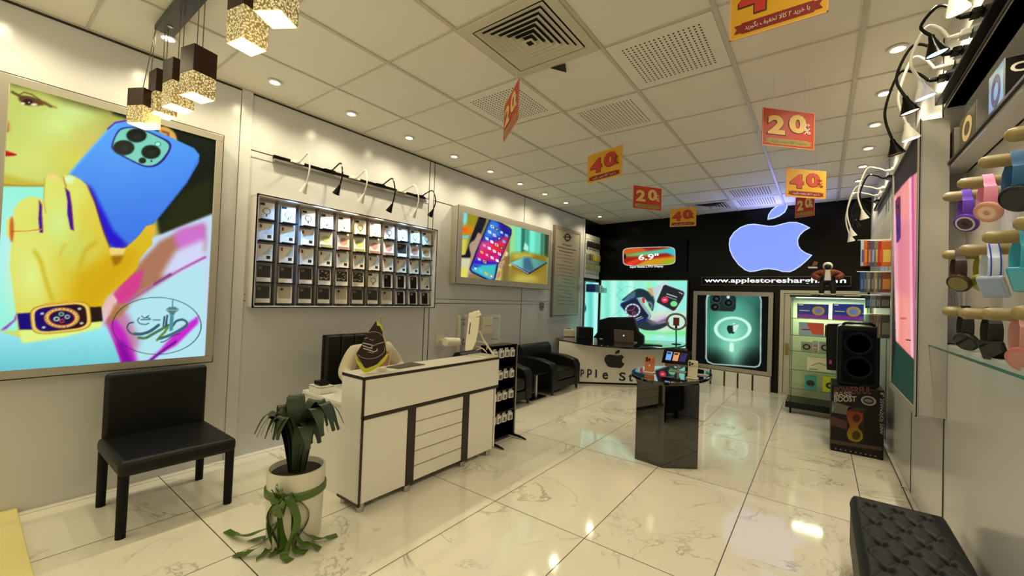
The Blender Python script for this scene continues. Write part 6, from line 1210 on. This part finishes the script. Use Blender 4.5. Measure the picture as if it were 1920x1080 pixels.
for (cols, pt, pb, pa, pz, rn) in rowdef:
    n = len(cols)
    for k, (nm, c1, c2) in enumerate(cols):
        px = pa + (pz - pa) * k / (n - 1); X = 3.875; q = on_x(px, (pt + pb) / 2, X); y = q[1]
        y = min(max(y, 4.2), 6.72 - .04 * k); zt = on_y(px, pt, y)[2]; zb = on_y(px, pb, y)[2]
        lab = '%s hanging accessory pack at right, %s, %s' % (nm, rn, OD[min(k, 7)] if k < n - 1 else OD[7])
        t = thing('hanging_pack', lab, 'accessory pack', (X, y, zb), 'hanging packs on the right wall')
        hw = .032; mb = MB(mat('pack_' + nm.replace(' ', '_'), c1, .35)); mb.bb(X - hw, X + hw, y, y + .022, zb, zt - .012); obj('carton', mb, t, bevel=.002)
        mb = MB(mat('packlabel_' + nm.replace(' ', '_'), c2, .35)); mb.bb(X - hw * .7, X + hw * .7, y - .001, y, zb + (zt - zb) * .15, zb + (zt - zb) * .62); obj('label', mb, t)
        mb = MB(SILVER); mb.cyl((X - hw - .03, y + .01, zt - .006), (XR - .015, y + .01, zt - .006), .003, seg=8); obj('hook', mb, t)
mb = MB(GLASS); mb.bb(XR - .17, XR - .016, 4.9, 5.95, 1.155, 1.163); one('small_glass_shelf', mb, 'thin glass shelf under the hanging packs on the right wall', 'shelf')
# far lamp track on the right wall
mb = MB(BLACK); mb.bb(XR - .035, XR - .001, 4.1, 6.3, 2.40, 2.43); one('rear_lamp_track', mb, 'dark lighting track high on the right wall towards the back', 'lighting track', bevel=.002)
for k, (y, hx_, hy_, bc, lit, nm) in enumerate(((4.55, 1621, 410, 0, 0, 'white gooseneck lamp nearest the pink poster on the rear track'), (4.8, 1624, 405, 1, 12, 'black gooseneck lamp with a lit warm bulb on the rear track'), (5.2, 1599, 442, 0, 7, 'white gooseneck lamp with bluish glow on the rear track'), (5.5, 1596, 452, 0, 7, 'lowest white gooseneck lamp with bluish glow on the rear track'), (5.8, 1607, 425, 1, 0, 'black unlit gooseneck lamp farthest back on the rear track'))):
    H9 = on_x(hx_, hy_, 3.70); y9 = H9[1]; A = np.array([XR - .036, min(max(y, 4.15), 6.2), 2.415]); H9 = on_y(hx_, hy_, A[1] + .1)
    if not 3.55 < H9[0] < 3.85: H9 = on_y(hx_, hy_, (CAM[1] + (3.70 - CAM[0]) * ray(hx_, hy_)[1] / ray(hx_, hy_)[0]))
    if abs(H9[1] - A[1]) > .35: A[1] = min(max(H9[1] - .1, 4.15), 6.2)
    gooseneck('gooseneck_lamp', nm, A, H9, bool(bc), lit, 'gooseneck lamps on the rear right track', out=(-1, 0, 0), rise=.04, size=.034, col=(255, 225, 150) if bc else (150, 180, 255), e=(6 if lit else 0), lc=(1, .8, .5) if bc else (.4, .55, 1), down=(.25, .2, -1))
# ------------------------------------------------------------------ hanging sale cards
CARDS = {'40': (mat('sale_yellow', (214, 160, 30), .5), mat('sale_red_digit', (188, 52, 40), .5), mat('sale_maroon', (130, 26, 26), .5)), '20': (mat('sale_red', (186, 50, 30), .5), mat('sale_cream_digit', (232, 190, 104), .5), mat('sale_gold', (156, 136, 62), .5))}
OUTL = mat('digit_outline', (70, 34, 14), .6)
PERS = '\ufe91\ufe8e \ufea7\ufeae\ufbfe\ufeaa \u06f2 \ufb90\ufe8e\ufefb \ufe97\ufea8\ufed4\ufbff\ufed2 \ufe91\ufb95\ufbff\ufeae\ufbfe\ufeaa'[::-1]
def sale_card(num, label, P0, P1, h, show=True, persian=False):
    P0, P1 = np.asarray(P0, float), np.asarray(P1, float)      # bottom corners, left to right as seen
    base, dig, rib = CARDS[num]; r = P1 - P0; w = np.linalg.norm(r); r = r / w; U = np.array([0, 0, 1.]); nn = np.cross(r, U)
    t = thing('sale_card', label, 'sale sign', (P0 + P1) / 2, 'hanging discount cards')
    mb = MB(base); mb.fbox(P0 + nn * .0015, r * w, -nn * .003, U * h); cd = obj('card', mb, t)
    mb = MB(mat('card_rim', (226, 170, 120), .5)); e = .004
    for (a, b, c_, d_) in ((0, w, 0, e), (0, w, h - e, h), (0, e, 0, h), (w - e, w, 0, h)): mb.fbox(P0 + r * a + U * c_ + nn * .0017, r * (b - a), nn * .0004, U * (d_ - c_))
    obj('card_border', mb, t)
    Q = lambda u, v: P0 + r * (u * w) + U * (v * h)
    d1, d2 = num
    for ch, u0, u1, v0, v1 in ((d1, .10, .43, .32, .82), (d2, .50, .84, .40, .90)):
        mb = MB(OUTL); mb.text(ch, Q(u0 - .015, v0 - .02), r, U, (u1 - u0) * w + .03 * w, (v1 - v0) * h + .02 * h, .07, .0024); obj('digit_shadow', mb, t)
        mb = MB(dig); mb.text(ch, Q(u0, v0), r, U, (u1 - u0) * w, (v1 - v0) * h, .05, .0034); obj('digit', mb, t)
    mb = MB(CARD if num == '20' else rib); mb.text('%', Q(.78, .40), r, U, .14 * w, .17 * h, .02, .0046); obj('percent_sign', mb, t)
    mb = MB(CARD if num == '20' else rib); mb.text('OFF', Q(.75, .60), r, U, .15 * w, .08 * h, .02, .0046); obj('off_lettering', mb, t)
    mb = MB(rib); P = [Q(.05, .08), Q(.13, .08), Q(.13, .06), Q(.87, .06), Q(.87, .08), Q(.95, .08), Q(.92, .14), Q(.95, .20), Q(.87, .20), Q(.87, .22), Q(.13, .22), Q(.13, .20), Q(.05, .20), Q(.08, .14)]
    mb.prism([p + nn * .0018 for p in P], nn * .0008); obj('ribbon_banner', mb, t)
    mb = MB(CARD if num == '40' else mat('ribbon_text_dark', (90, 60, 20), .5)); mb.text(PERS, Q(.17, .09), r, U, .66 * w, .10 * h, .0, .0032); obj('banner_lettering', mb, t)
    for u in ((.5,) if w < .33 else (.2, .8)): mb = MB(mat('thread', (214, 214, 206), .4)); mb.cyl(Q(u, 1) - U * .004, [Q(u, 1)[0], Q(u, 1)[1], HC], .0012, seg=6); obj('hanging_thread', mb, t)
    return t
def depth_pt(px, py, d): return CAM + ray(px, py) * d
def card_px(num, label, L, Rr, dl, dr, **k):
    # bottom corners from their sight lines at distances dl, dr; heights from the picture edges
    a = depth_pt(L[0], L[2], dl); b = depth_pt(Rr[0], Rr[2], dr); ta = depth_pt(L[0], L[1], dl); tb = depth_pt(Rr[0], Rr[1], dr)
    z = (a[2] + b[2]) / 2; h = ((ta[2] - a[2]) + (tb[2] - b[2])) / 2; a[2] = b[2] = z; return sale_card(num, label, a, b, h, **k)
card_px('40', 'yellow 40 percent sale card hanging alone left of the middle of the ceiling', (1101, 288, 343), (1166, 275, 331), 3.65, 3.35)
card_px('20', 'red 20 percent sale card hanging lowest at left, behind the yellow one', (1186, 352, 396), (1240, 348, 390), 4.25, 4.35)
card_px('40', 'smallest yellow 40 percent sale card, hanging above the colourful 6.9" sign', (1256, 391, 425), (1305, 388, 424), 5.45, 5.30)
card_px('20', 'largest red 20 percent sale card, hanging below the ceiling downlights at right', (1428, 205, 277), (1526, 207, 277), 2.60, 2.66)
card_px('40', 'yellow 40 percent sale card directly right of the lilac logo leaf', (1473, 318, 371), (1548, 318, 371), 3.50, 3.55)
card_px('20', 'small red 20 percent sale card half hidden under the yellow card', (1491, 366, 404), (1527, 368, 409), 5.15, 4.95)
card_px('20', 'sale card seen nearly edge-on below the louvred air diffuser', (944, 193, 263), (971, 150, 228), 2.72, 2.36)
a = on_y(1368, 77, 1.6); b = on_y(1553, 25, 1.6); a[2] = b[2] = 2.19
sale_card('40', 'big yellow 40 percent card cut off by the top edge of the picture', a, b, .235, persian=True)

# ------------------------------------------------------------------ pendant chandelier with bubble glass cubes
cm_ = bpy.data.materials.new('lit_bubble_glass'); cm_.use_nodes = True; nt, N, L2 = nodes(cm_); bs = nt.nodes['Principled BSDF']
tc = N('ShaderNodeTexCoord'); vo = N('ShaderNodeTexVoronoi'); vo.inputs['Scale'].default_value = 125; L2(tc.outputs['Object'], vo.inputs['Vector'])
cr = N('ShaderNodeValToRGB'); cr.color_ramp.elements[0].position = .22; cr.color_ramp.elements[0].color = (1, .86, .45, 1); cr.color_ramp.elements[1].position = .62; cr.color_ramp.elements[1].color = (.09, .055, .01, 1)
L2(vo.outputs['Distance'], cr.inputs[0]); L2(cr.outputs[0], bs.inputs['Emission Color']); bs.inputs['Emission Strength'].default_value = .85; bs.inputs['Base Color'].default_value = (.3, .22, .08, 1); bs.inputs['Roughness'].default_value = .15
GLOWB = mat('lit_glass_base', (255, 236, 168), .2, emit=3.2); BRZ = mat('dark_bronze', (52, 30, 20), .4, metal=.4)
t = thing('pendant_chandelier', 'chandelier of brown-capped glowing bubble glass cubes hanging from a dark ceiling bar', 'chandelier', (1.1, .65, HC))
mb = MB(mat('canopy_dark', (36, 34, 32), .35)); mb.bb(.415, 2.05, .605, .695, HC - .028, HC + .001); obj('ceiling_bar', mb, t, bevel=.003)
mb = MB(SILVER); mb.lathe([(0, -.004), (.012, -.004), (.012, .001), (0, .001)], (.53, .65, HC - .028), 16); obj('bar_screw', mb, t)
SD = .052
for (x, y, zt, zm, zb, rz) in ((.405, .585, 2.333, 2.236, 2.141, .5), (.453, .652, 2.452, 2.325, 2.214, .1), (.748, .65, 2.418, 2.302, 2.180, .15), (1.045, .65, 2.387, 2.262, 2.160, .25), (1.612, .65, 2.45, 2.345, 2.216, .2), (1.865, .65, 2.49, 2.375, 2.232, .55)):
    M_ = Matrix.Rotation(rz, 3, 'Z'); mb = MB(BRZ); mb.box((x, y, (zt + zm) / 2), (2 * SD, 2 * SD, zt - zm), M_); cap = obj('pendant_cap', mb, t, bevel=.002)
    mb = MB(cm_); mb.box((x, y, (zm + zb) / 2), (2 * SD * .98, 2 * SD * .98, zm - zb), M_); obj('bubble_glass', mb, cap)
    mb = MB(GLOWB); mb.box((x, y, zb - .0015), (2 * SD * .9, 2 * SD * .9, .003), M_); obj('glowing_base', mb, cap)
    for s_ in (-1, 1):
        q = M_ @ Vector((s_ * .022, 0, 0)); mb = MB(mat('steel_cord', (120, 112, 96), .4, metal=.6)); mb.cyl((x + q[0], y + q[1], zt - .002), (max(x + q[0], .43), min(max(y + q[1], .61), .69), HC - .02), .0022, seg=8); obj('cord', mb, cap)
    l = bpy.data.lights.new('pendant_glow', 'POINT'); l.energy = 1.6; l.color = (1, .85, .5); l.shadow_soft_size = .05; o = bpy.data.objects.new('pendant_glow', l); COL.objects.link(o); o.location = (x, y, zb - .07)

# ------------------------------------------------------------------ right wall: watches on pegs, boxes, near lamps
NICHE = mat('niche_board', (206, 200, 190), .35)
t = thing('watch_display', 'recessed wall display with rows of pale wooden pegs for watches at right', 'watch display', (4.06, 1.9, 1.1))
mb = MB(NICHE); mb.bb(4.052, 4.064, NY0, NY1 - .002, NZ0 + .002, NZ1 - .002); obj('back_panel', mb, t)
WOODP = mat('peg_wood', (150, 132, 88), .45, noise=.08)
ROWS = [((1767, 370), (1794, 345), (1833, 306), (1882, 255)), ((1766, 478), (1797, 469), (1841, 446), (1899, 420)), ((1766, 583), (1797, 587), (1839, 588), (1895, 586))]
PEG = []
for row in ROWS:
    pr_ = []
    for (px, py) in row:
        p = on_x(px, py, 3.885); p[2] -= .0; pr_.append(p); mb = MB(WOODP); n = 26; vs = []; prof = [(0, .0), (.003, .55), (.010, .85), (.022, 1.), (.10, 1.), (.166, 1.)]
        for (dx, k) in prof:
            for q in range(20): an = 2 * PI * q / 20; vs.append((p[0] + dx, p[1] + .027 * k * math.cos(an), p[2] + .021 * k * math.sin(an)))
        mb.faces(vs, [(i * 20 + q, i * 20 + (q + 1) % 20, (i + 1) * 20 + (q + 1) % 20, (i + 1) * 20 + q) for i in range(len(prof) - 1) for q in range(20)]); obj('wooden_peg', mb, t)
    PEG.append(pr_)
def watch(label, p, cband, ccase, round_=True, x=.10, tilt=0., big=1., stripe=None, dial=(20, 22, 30), ring=None, nm=''):
    t = thing('watch', label, 'watch', p + np.array([x, 0, -.1]), 'smart watches on the wall pegs')
    c0 = p + np.array([x, -.004, 0]); bh, bw = .082 * big, .050 * big; wd = .036 * big
    ctr = c0 + np.array([0, 0, .026 - bh]); m = mat('band_%s' % nm, cband, .5)
    mb = MB(m); vs = []; n = 40
    for k in range(n):
        a = 2 * PI * k / n; r_ = np.array([tilt * math.sin(a) * .03, bw * math.cos(a) * (1 if math.sin(a) < .4 else .75), bh * math.sin(a)]); wk = wd * (1 - .25 * max(0, math.sin(a)))
        for (s_, q) in ((-1, 1), (1, 1), (1, .93), (-1, .93)): vs.append(ctr + r_ * q + np.array([s_ * wk / 2, 0, 0]))
    fs = [(4 * k + j, 4 * k + (j + 1) % 4, 4 * ((k + 1) % n) + (j + 1) % 4, 4 * ((k + 1) % n) + j) for k in range(n) for j in range(4)]
    mb.faces(vs, fs); bd = obj('band', mb, t, bevel=.001)
    if stripe:
        for s_ in (-1, 1):
            mb = MB(mat('stripe_%s' % nm, stripe, .5)); mb.tube([ctr + np.array([s_ * wd * .3, bw * 1.01 * math.cos(a), bh * 1.01 * math.sin(a)]) for a in np.linspace(PI * .65, PI * 1.9, 26)], .0022, 6); obj('band_stripe', mb, bd)
    ang = math.radians(235); cc = ctr + np.array([0, bw * math.cos(ang), bh * math.sin(ang)]); nrm = _n(np.array([-.42, math.cos(ang) * .9, math.sin(ang) * .45])); R_ = .041 * big
    if round_:
        mb = MB(mat('case_%s' % nm, ccase, .3)); mb.lathe([(0, -.008), (R_ * .9, -.008), (R_, 0), (R_, .010), (R_ * .86, .014), (0, .014)], cc, 32, nrm)
        q = obj('case', mb, t, bevel=.001); mb = MB(mat('dial_%s' % nm, dial, .12)); mb.lathe([(0, .0142), (R_ * .78, .0142), (R_ * .78, .0152), (0, .0152)], cc, 28, nrm); dl = obj('dial', mb, q)
        if ring: mb = MB(mat('ring_%s' % nm, ring, .3)); mb.lathe([(R_ * .5, .0150), (R_ * .62, .0150), (R_ * .62, .0162), (R_ * .5, .0162)], cc, 28, nrm); mb.lathe([(0, .0152), (R_ * .25, .0152), (R_ * .25, .0162), (0, .0162)], cc, 16, nrm); obj('dial_ring', mb, dl)
    else:
        zq = V(nrm).to_track_quat('Z', 'Y').to_matrix(); mb = MB(mat('case_%s' % nm, ccase, .3)); mb.box(cc + nrm * .004, (R_ * 1.7, R_ * 1.9, .018), zq); q = obj('case', mb, t, bevel=.008, seg=4); mb = MB(mat('dial_%s' % nm, dial, .1)); mb.box(cc + nrm * .0135, (R_ * 1.4, R_ * 1.6, .002), zq); obj('screen', mb, q, bevel=.001)
    return t
watch('purple watch with round white patterned dial on the top row peg farthest away', PEG[0][0], (96, 50, 160), (92, 40, 150), True, .07, dial=(206, 200, 214), ring=(60, 40, 60), nm='purple')
watch('pink strapped watch with peach round case on the top row second peg', PEG[0][1], (226, 140, 170), (206, 150, 130), True, .08, dial=(214, 160, 140), ring=(236, 196, 176), nm='pink')
watch('dark navy watch with big round case hanging on the top row third peg', PEG[0][2], (50, 100, 150), (12, 18, 34), True, .085, big=1.1, dial=(8, 12, 26), nm='navy')
watch('dark blue watch on a light blue strap, nearest peg of the top row', PEG[0][3], (70, 130, 170), (10, 14, 30), True, .09, big=1.15, dial=(6, 10, 30), nm='lightblue')
watch('brown watch with round case on the middle row peg farthest away', PEG[1][0], (50, 26, 20), (52, 32, 26), True, .05, dial=(120, 110, 60), nm='brown')
watch('olive yellow watch strap on the middle row peg beside the brown one', PEG[1][0] + np.array([0, 0, 0]), (170, 160, 60), (190, 186, 90), True, .12, dial=(150, 150, 70), nm='olive')
watch('white band with blue stripes on the middle row second peg', PEG[1][1], (196, 206, 226), (176, 186, 206), False, .085, big=1.12, stripe=(30, 60, 180), dial=(150, 170, 210), nm='striped')
watch('turquoise watch and strap hanging on the middle row third peg', PEG[1][2], (60, 170, 206), (50, 156, 196), False, .09, big=1.1, dial=(70, 180, 210), nm='turquoise')
watch('black watch on the middle row peg nearest the camera', PEG[1][3], (16, 22, 36), (10, 14, 26), True, .08, big=1.2, dial=(6, 8, 16), nm='midblack')
watch('slim black watch on the bottom row peg farthest away', PEG[2][0], (20, 20, 22), (16, 16, 18), True, .07, dial=(10, 10, 12), nm='slimblack')
watch('wide black watch on the bottom row second peg', PEG[2][1], (18, 18, 20), (14, 14, 14), False, .085, big=1.05, dial=(8, 8, 10), nm='wideblack')
watch('dusty pink watch and strap on the bottom row third peg', PEG[2][2], (206, 150, 146), (196, 120, 120), True, .09, big=1.1, dial=(206, 140, 136), nm='dustypink')
watch('dark teal watch with a peach strap on the bottom row nearest peg', PEG[2][3], (220, 170, 160), (20, 60, 80), True, .085, big=1.2, dial=(16, 50, 70), nm='teal')
mb = MB(GLASS); mb.bb(3.90, 4.05, NY0 + .01, 3.085, 1.088, 1.097); s_ = one('glass_ledge', mb, 'glass ledge with green edge under the rows of watches at right', 'shelf'); mb = MB(mat('glass_edge_deep', (30, 80, 66), .15)); mb.bb(3.897, 3.90, NY0 + .01, 3.12, 1.088, 1.097); obj('green_edge', mb, s_)
mb = MB(BLACKM); mb.prism([(3.84, 3.16, 1.098), (3.93, 3.11, 1.098), (4.03, 3.06, 1.098), (4.03, 3.02, 1.098), (3.92, 3.07, 1.098)], (0, 0, .006)); mb.tube([(3.93, 3.09, 1.10), (3.96, 3.0, 1.135)], .003); one('cable_clip', mb, 'small black clip with a thin lead on the far end of the glass ledge', 'clip')
mb = MB(mat('shelf_dark', (40, 30, 24), .4)); mb.bb(3.955, 4.16, NY0, NY1 - .002, 2.001, 2.012); one('box_shelf', mb, 'thin dark shelf carrying boxes above the watch display', 'shelf')
GB = mat('grey_box_side', (126, 122, 112), .45); 
def sbox(label, px0, px1, ptop, front, side, word=None, w=.17):
    a = on_x(px0, 300, XR); b = on_x(px1, 300, XR); y0, y1 = b[1], a[1]; zt = min(on_y(px1, ptop, y0)[2], 2.33)
    t = thing('gadget_box', label, 'box', (4.05, (y0 + y1) / 2, 2.0125), 'boxes on the shelf above the watches')
    mb = MB(GB); mb.bb(3.972, 3.972 + w, y0, y1, 2.0125, zt); obj('carton', mb, t, bevel=.002)
    mb = MB(front); mb.bb(3.9705, 3.9719, y0 + .004, y1 - .004, 2.017, zt - .004); f = obj('picture_side', mb, t)
    mb = MB(side); c9 = np.array([3.9702, (y0 + y1) / 2, 2.0125 + (zt - 2.0125) * .5]); mb.disc(c9 + [-.0004, 0, 0], (0, (y1 - y0) * .3, 0), (0, 0, (zt - 2.0125) * .36), .55, 24); obj('headphone_picture', mb, f)
    if word:
        mb = MB(BLACKM); mb.bb(3.974, 3.97 + w - .002, y0 - .0012, y0 - .0002, 2.014, zt - .002); obj('dark_end', mb, t); mb = MB(CARD); mb.text(word, (3.985, y0 - .0014, zt - .06), (1, 0, 0), (0, 0, 1), .10, .035, .03, .001); obj('lettering', mb, t)
    return t
sbox('box with cream headphone picture at the far end of the shelf above the watches', 1762, 1785, 240, mat('box_brown', (50, 42, 30), .4), mat('cream_print', (214, 190, 130), .4))
sbox('grey-sided box with cream headphone picture in the middle of the shelf', 1795, 1825, 188, mat('box_olive', (70, 64, 40), .4), mat('cream_print', ()))
sbox('tall box with blue camera picture, right of the middle of the shelf', 1848, 1876, 110, mat('box_blue', (110, 150, 190), .35), mat('navy_print', (30, 34, 90), .4), 'Can')
mb = MB(BLACK); mb.bb(3.925, 3.964, 1.2, 3.06, 2.352, 2.425); one('near_lamp_track', mb, 'black lighting track on the right wall above the shelf of boxes', 'lighting track', bevel=.003)
WL, BLc = (255, 232, 186), (150, 176, 255)
for (y, hx_, hy_, bc, lit, col, lab) in ((2.10, 1797, 20, 0, 16, WL, 'white gooseneck lamp with very bright bulb at the top right corner'), (2.25, 1757, 100, 1, 9, BLc, 'black gooseneck lamp with blue-rimmed bulb, uppermost black one at right'), (2.40, 1735, 182, 0, 9, (200, 214, 255), 'white gooseneck lamp with blue-white bulb beneath the uppermost black one'),
     (2.54, 1706, 210, 1, 12, WL, 'black gooseneck lamp with warm bulb in the middle of the right track'), (2.67, 1708, 260, 0, 10, (255, 246, 224), 'white gooseneck lamp with warm white bulb above the pink phone poster'), (2.80, 1681, 288, 1, 0, WL, 'black unlit gooseneck lamp at the far end of the near track')):
    H9 = on_y(hx_, hy_, y + .03); H9[0] = min(max(H9[0], 3.62), 3.86); H9 = on_x(hx_, hy_, H9[0])
    gooseneck('gooseneck_lamp', lab, (3.924, y, 2.39), H9, bool(bc), lit, 'gooseneck lamps on the near right track', out=(-1, 0, 0), rise=.07, size=.036, col=col, e=(4.5 if lit else 0), lc=(.5, .62, 1) if col[2] == 255 else (1, .82, .55), down=(.25, .1, -1), adlen=.05)

# ------------------------------------------------------------------ tufted bench at the right
OX0, OX1, OY0, OY1, OZ = 3.585, 3.925, 1.05, 2.66, .36
t = thing('tufted_bench', 'black button-tufted leather bench along the right wall in the foreground', 'bench', ((OX0 + OX1) / 2, (OY0 + OY1) / 2, 0))
def bench(u, v):
    x = OX0 + (OX1 - OX0) * u; y = OY0 + (OY1 - OY0) * v; ex = min(u, 1 - u) * (OX1 - OX0); ey = min(v, 1 - v) * (OY1 - OY0)
    rc = .05; 
    dx = max(0, rc - ex); dy = max(0, rc - ey); d = math.hypot(dx, dy)
    if d > 0 and dx > 0 and dy > 0 and d > rc: x += (1 if u < .5 else -1) * (dx - rc * dx / d); y += (1 if v < .5 else -1) * (dy - rc * dy / d)
    e = min(ex, ey); z = OZ - .035 * max(0, 1 - e / .03) ** 2
    s1 = .098; r_ = (y - OY0 - .05) / s1; best = 9; cr = 0
    for j in (math.floor(r_), math.floor(r_) + 1):
        off = .5 if j % 2 else 0; c_ = (x - OX0 - .03) / .093 - off; i = round(c_); dd = math.hypot((c_ - i) * .093, (r_ - j) * s1); best = min(best, dd)
    k1 = abs(((x - OX0 - .03) / .093 + r_ * .5) % 1 - .5) * 2; k2 = abs(((x - OX0 - .03) / .093 - r_ * .5) % 1 - .5) * 2
    fold = math.exp(-((1 - k1) / .16) ** 2) + math.exp(-((1 - k2) / .16) ** 2)
    inb = min(1, max(0, (e - .025) / .03)) * (1 if y < OY1 - .07 else 0)
    z -= inb * (.017 * math.exp(-(best / .016) ** 2) + .003 * fold); return (x, y, z)
mb = MB(mat('bench_leather', (13, 13, 11), .5, spec=.25)); mb.grid(bench, 70, 240); obj('tufted_seat', mb, t, sharp=0)
mb = MB(mat('bench_leather', ())); mb.bb(OX0 + .004, OX1 - .004, OY0 + .004, OY1 - .004, .10, OZ - .036); obj('bench_body', mb, t, bevel=.03, seg=4)
for (x, y) in ((OX0 + .05, OY0 + .08), (OX1 - .05, OY0 + .08), (OX0 + .05, OY1 - .08), (OX1 - .05, OY1 - .08)): mb = MB(BLACKM); mb.cyl((x, y, 0), (x, y, .11), .02, .024); obj('leg', mb, t)
# small bits along the right baseboard
mb = MB(SILVER); p = on_z(1690, 922, .02); mb.tube(spline3([p + [0, 0, -.018], p + [0, .02, .02], p + [.02, .03, .03], p + [.04, -.02, .01]], 6), .004, 6); one('loose_wire', mb, 'short looped wire sticking out at the right baseboard', 'wire')
# accessories on the rear left slat panel
for r_, (z, n, nm, cols) in enumerate(((2.28, 6, 'black earphones', [(24, 22, 20)] * 6), (2.05, 7, 'yellow and white pouch', [(150, 150, 130), (90, 86, 70), (120, 120, 90), (196, 170, 50), (206, 196, 80), (190, 166, 60), (170, 150, 90)]), (1.86, 6, 'pale green pouch', [(150, 160, 120)] * 6))):
    for k in range(n):
        y = 6.84 + .49 * k / (n - 1); t = thing('slat_panel_item', '%s in the rear corner, %s, %s' % (nm, ('top row', 'middle row', 'lowest row')[r_], ORD[k] + ' from the left' if k < n - 1 else 'at the right end'), 'accessory', (.06, y, z), 'accessories on the rear slat panel')
        mb = MB(mat('slatitem_%d_%d' % (r_, k), cols[k], .4)); mb.bb(.03, .055, y - .028, y + .028, z - .06, z + .05); obj('pouch' if r_ else 'earphone_case', mb, t, bevel=.006); mb = MB(SILVER); mb.cyl((.0215, y, z + .055), (.07, y, z + .06), .002, seg=6); obj('hook', mb, t)
mb = MB(GLASS); mb.bb(.032, .24, 6.80, 7.36, 1.392, 1.40); one('corner_shelf', mb, 'small glass shelf in the rear left corner holding blue and white boxes', 'shelf')
for k, (a_, b_, c_, lb) in enumerate(((6.81, 6.98, (30, 40, 120), 'dark blue box on the corner glass shelf'), (7.0, 7.06, (190, 200, 206), 'narrow white box on the corner shelf, beside the blue one'), (7.08, 7.13, (150, 190, 200), 'narrow pale blue box on the corner shelf'), (7.17, 7.32, (150, 214, 200), 'pale teal box at the right end of the corner shelf'))):
    mb = MB(mat('corner_box_%d' % k, c_, .4)); mb.bb(.04, .22, a_, b_, 1.4005, 1.4005 + (.14, .13, .12, .09)[k]); one('small_carton', mb, lb, 'box', 'boxes on the corner shelf', bevel=.002)
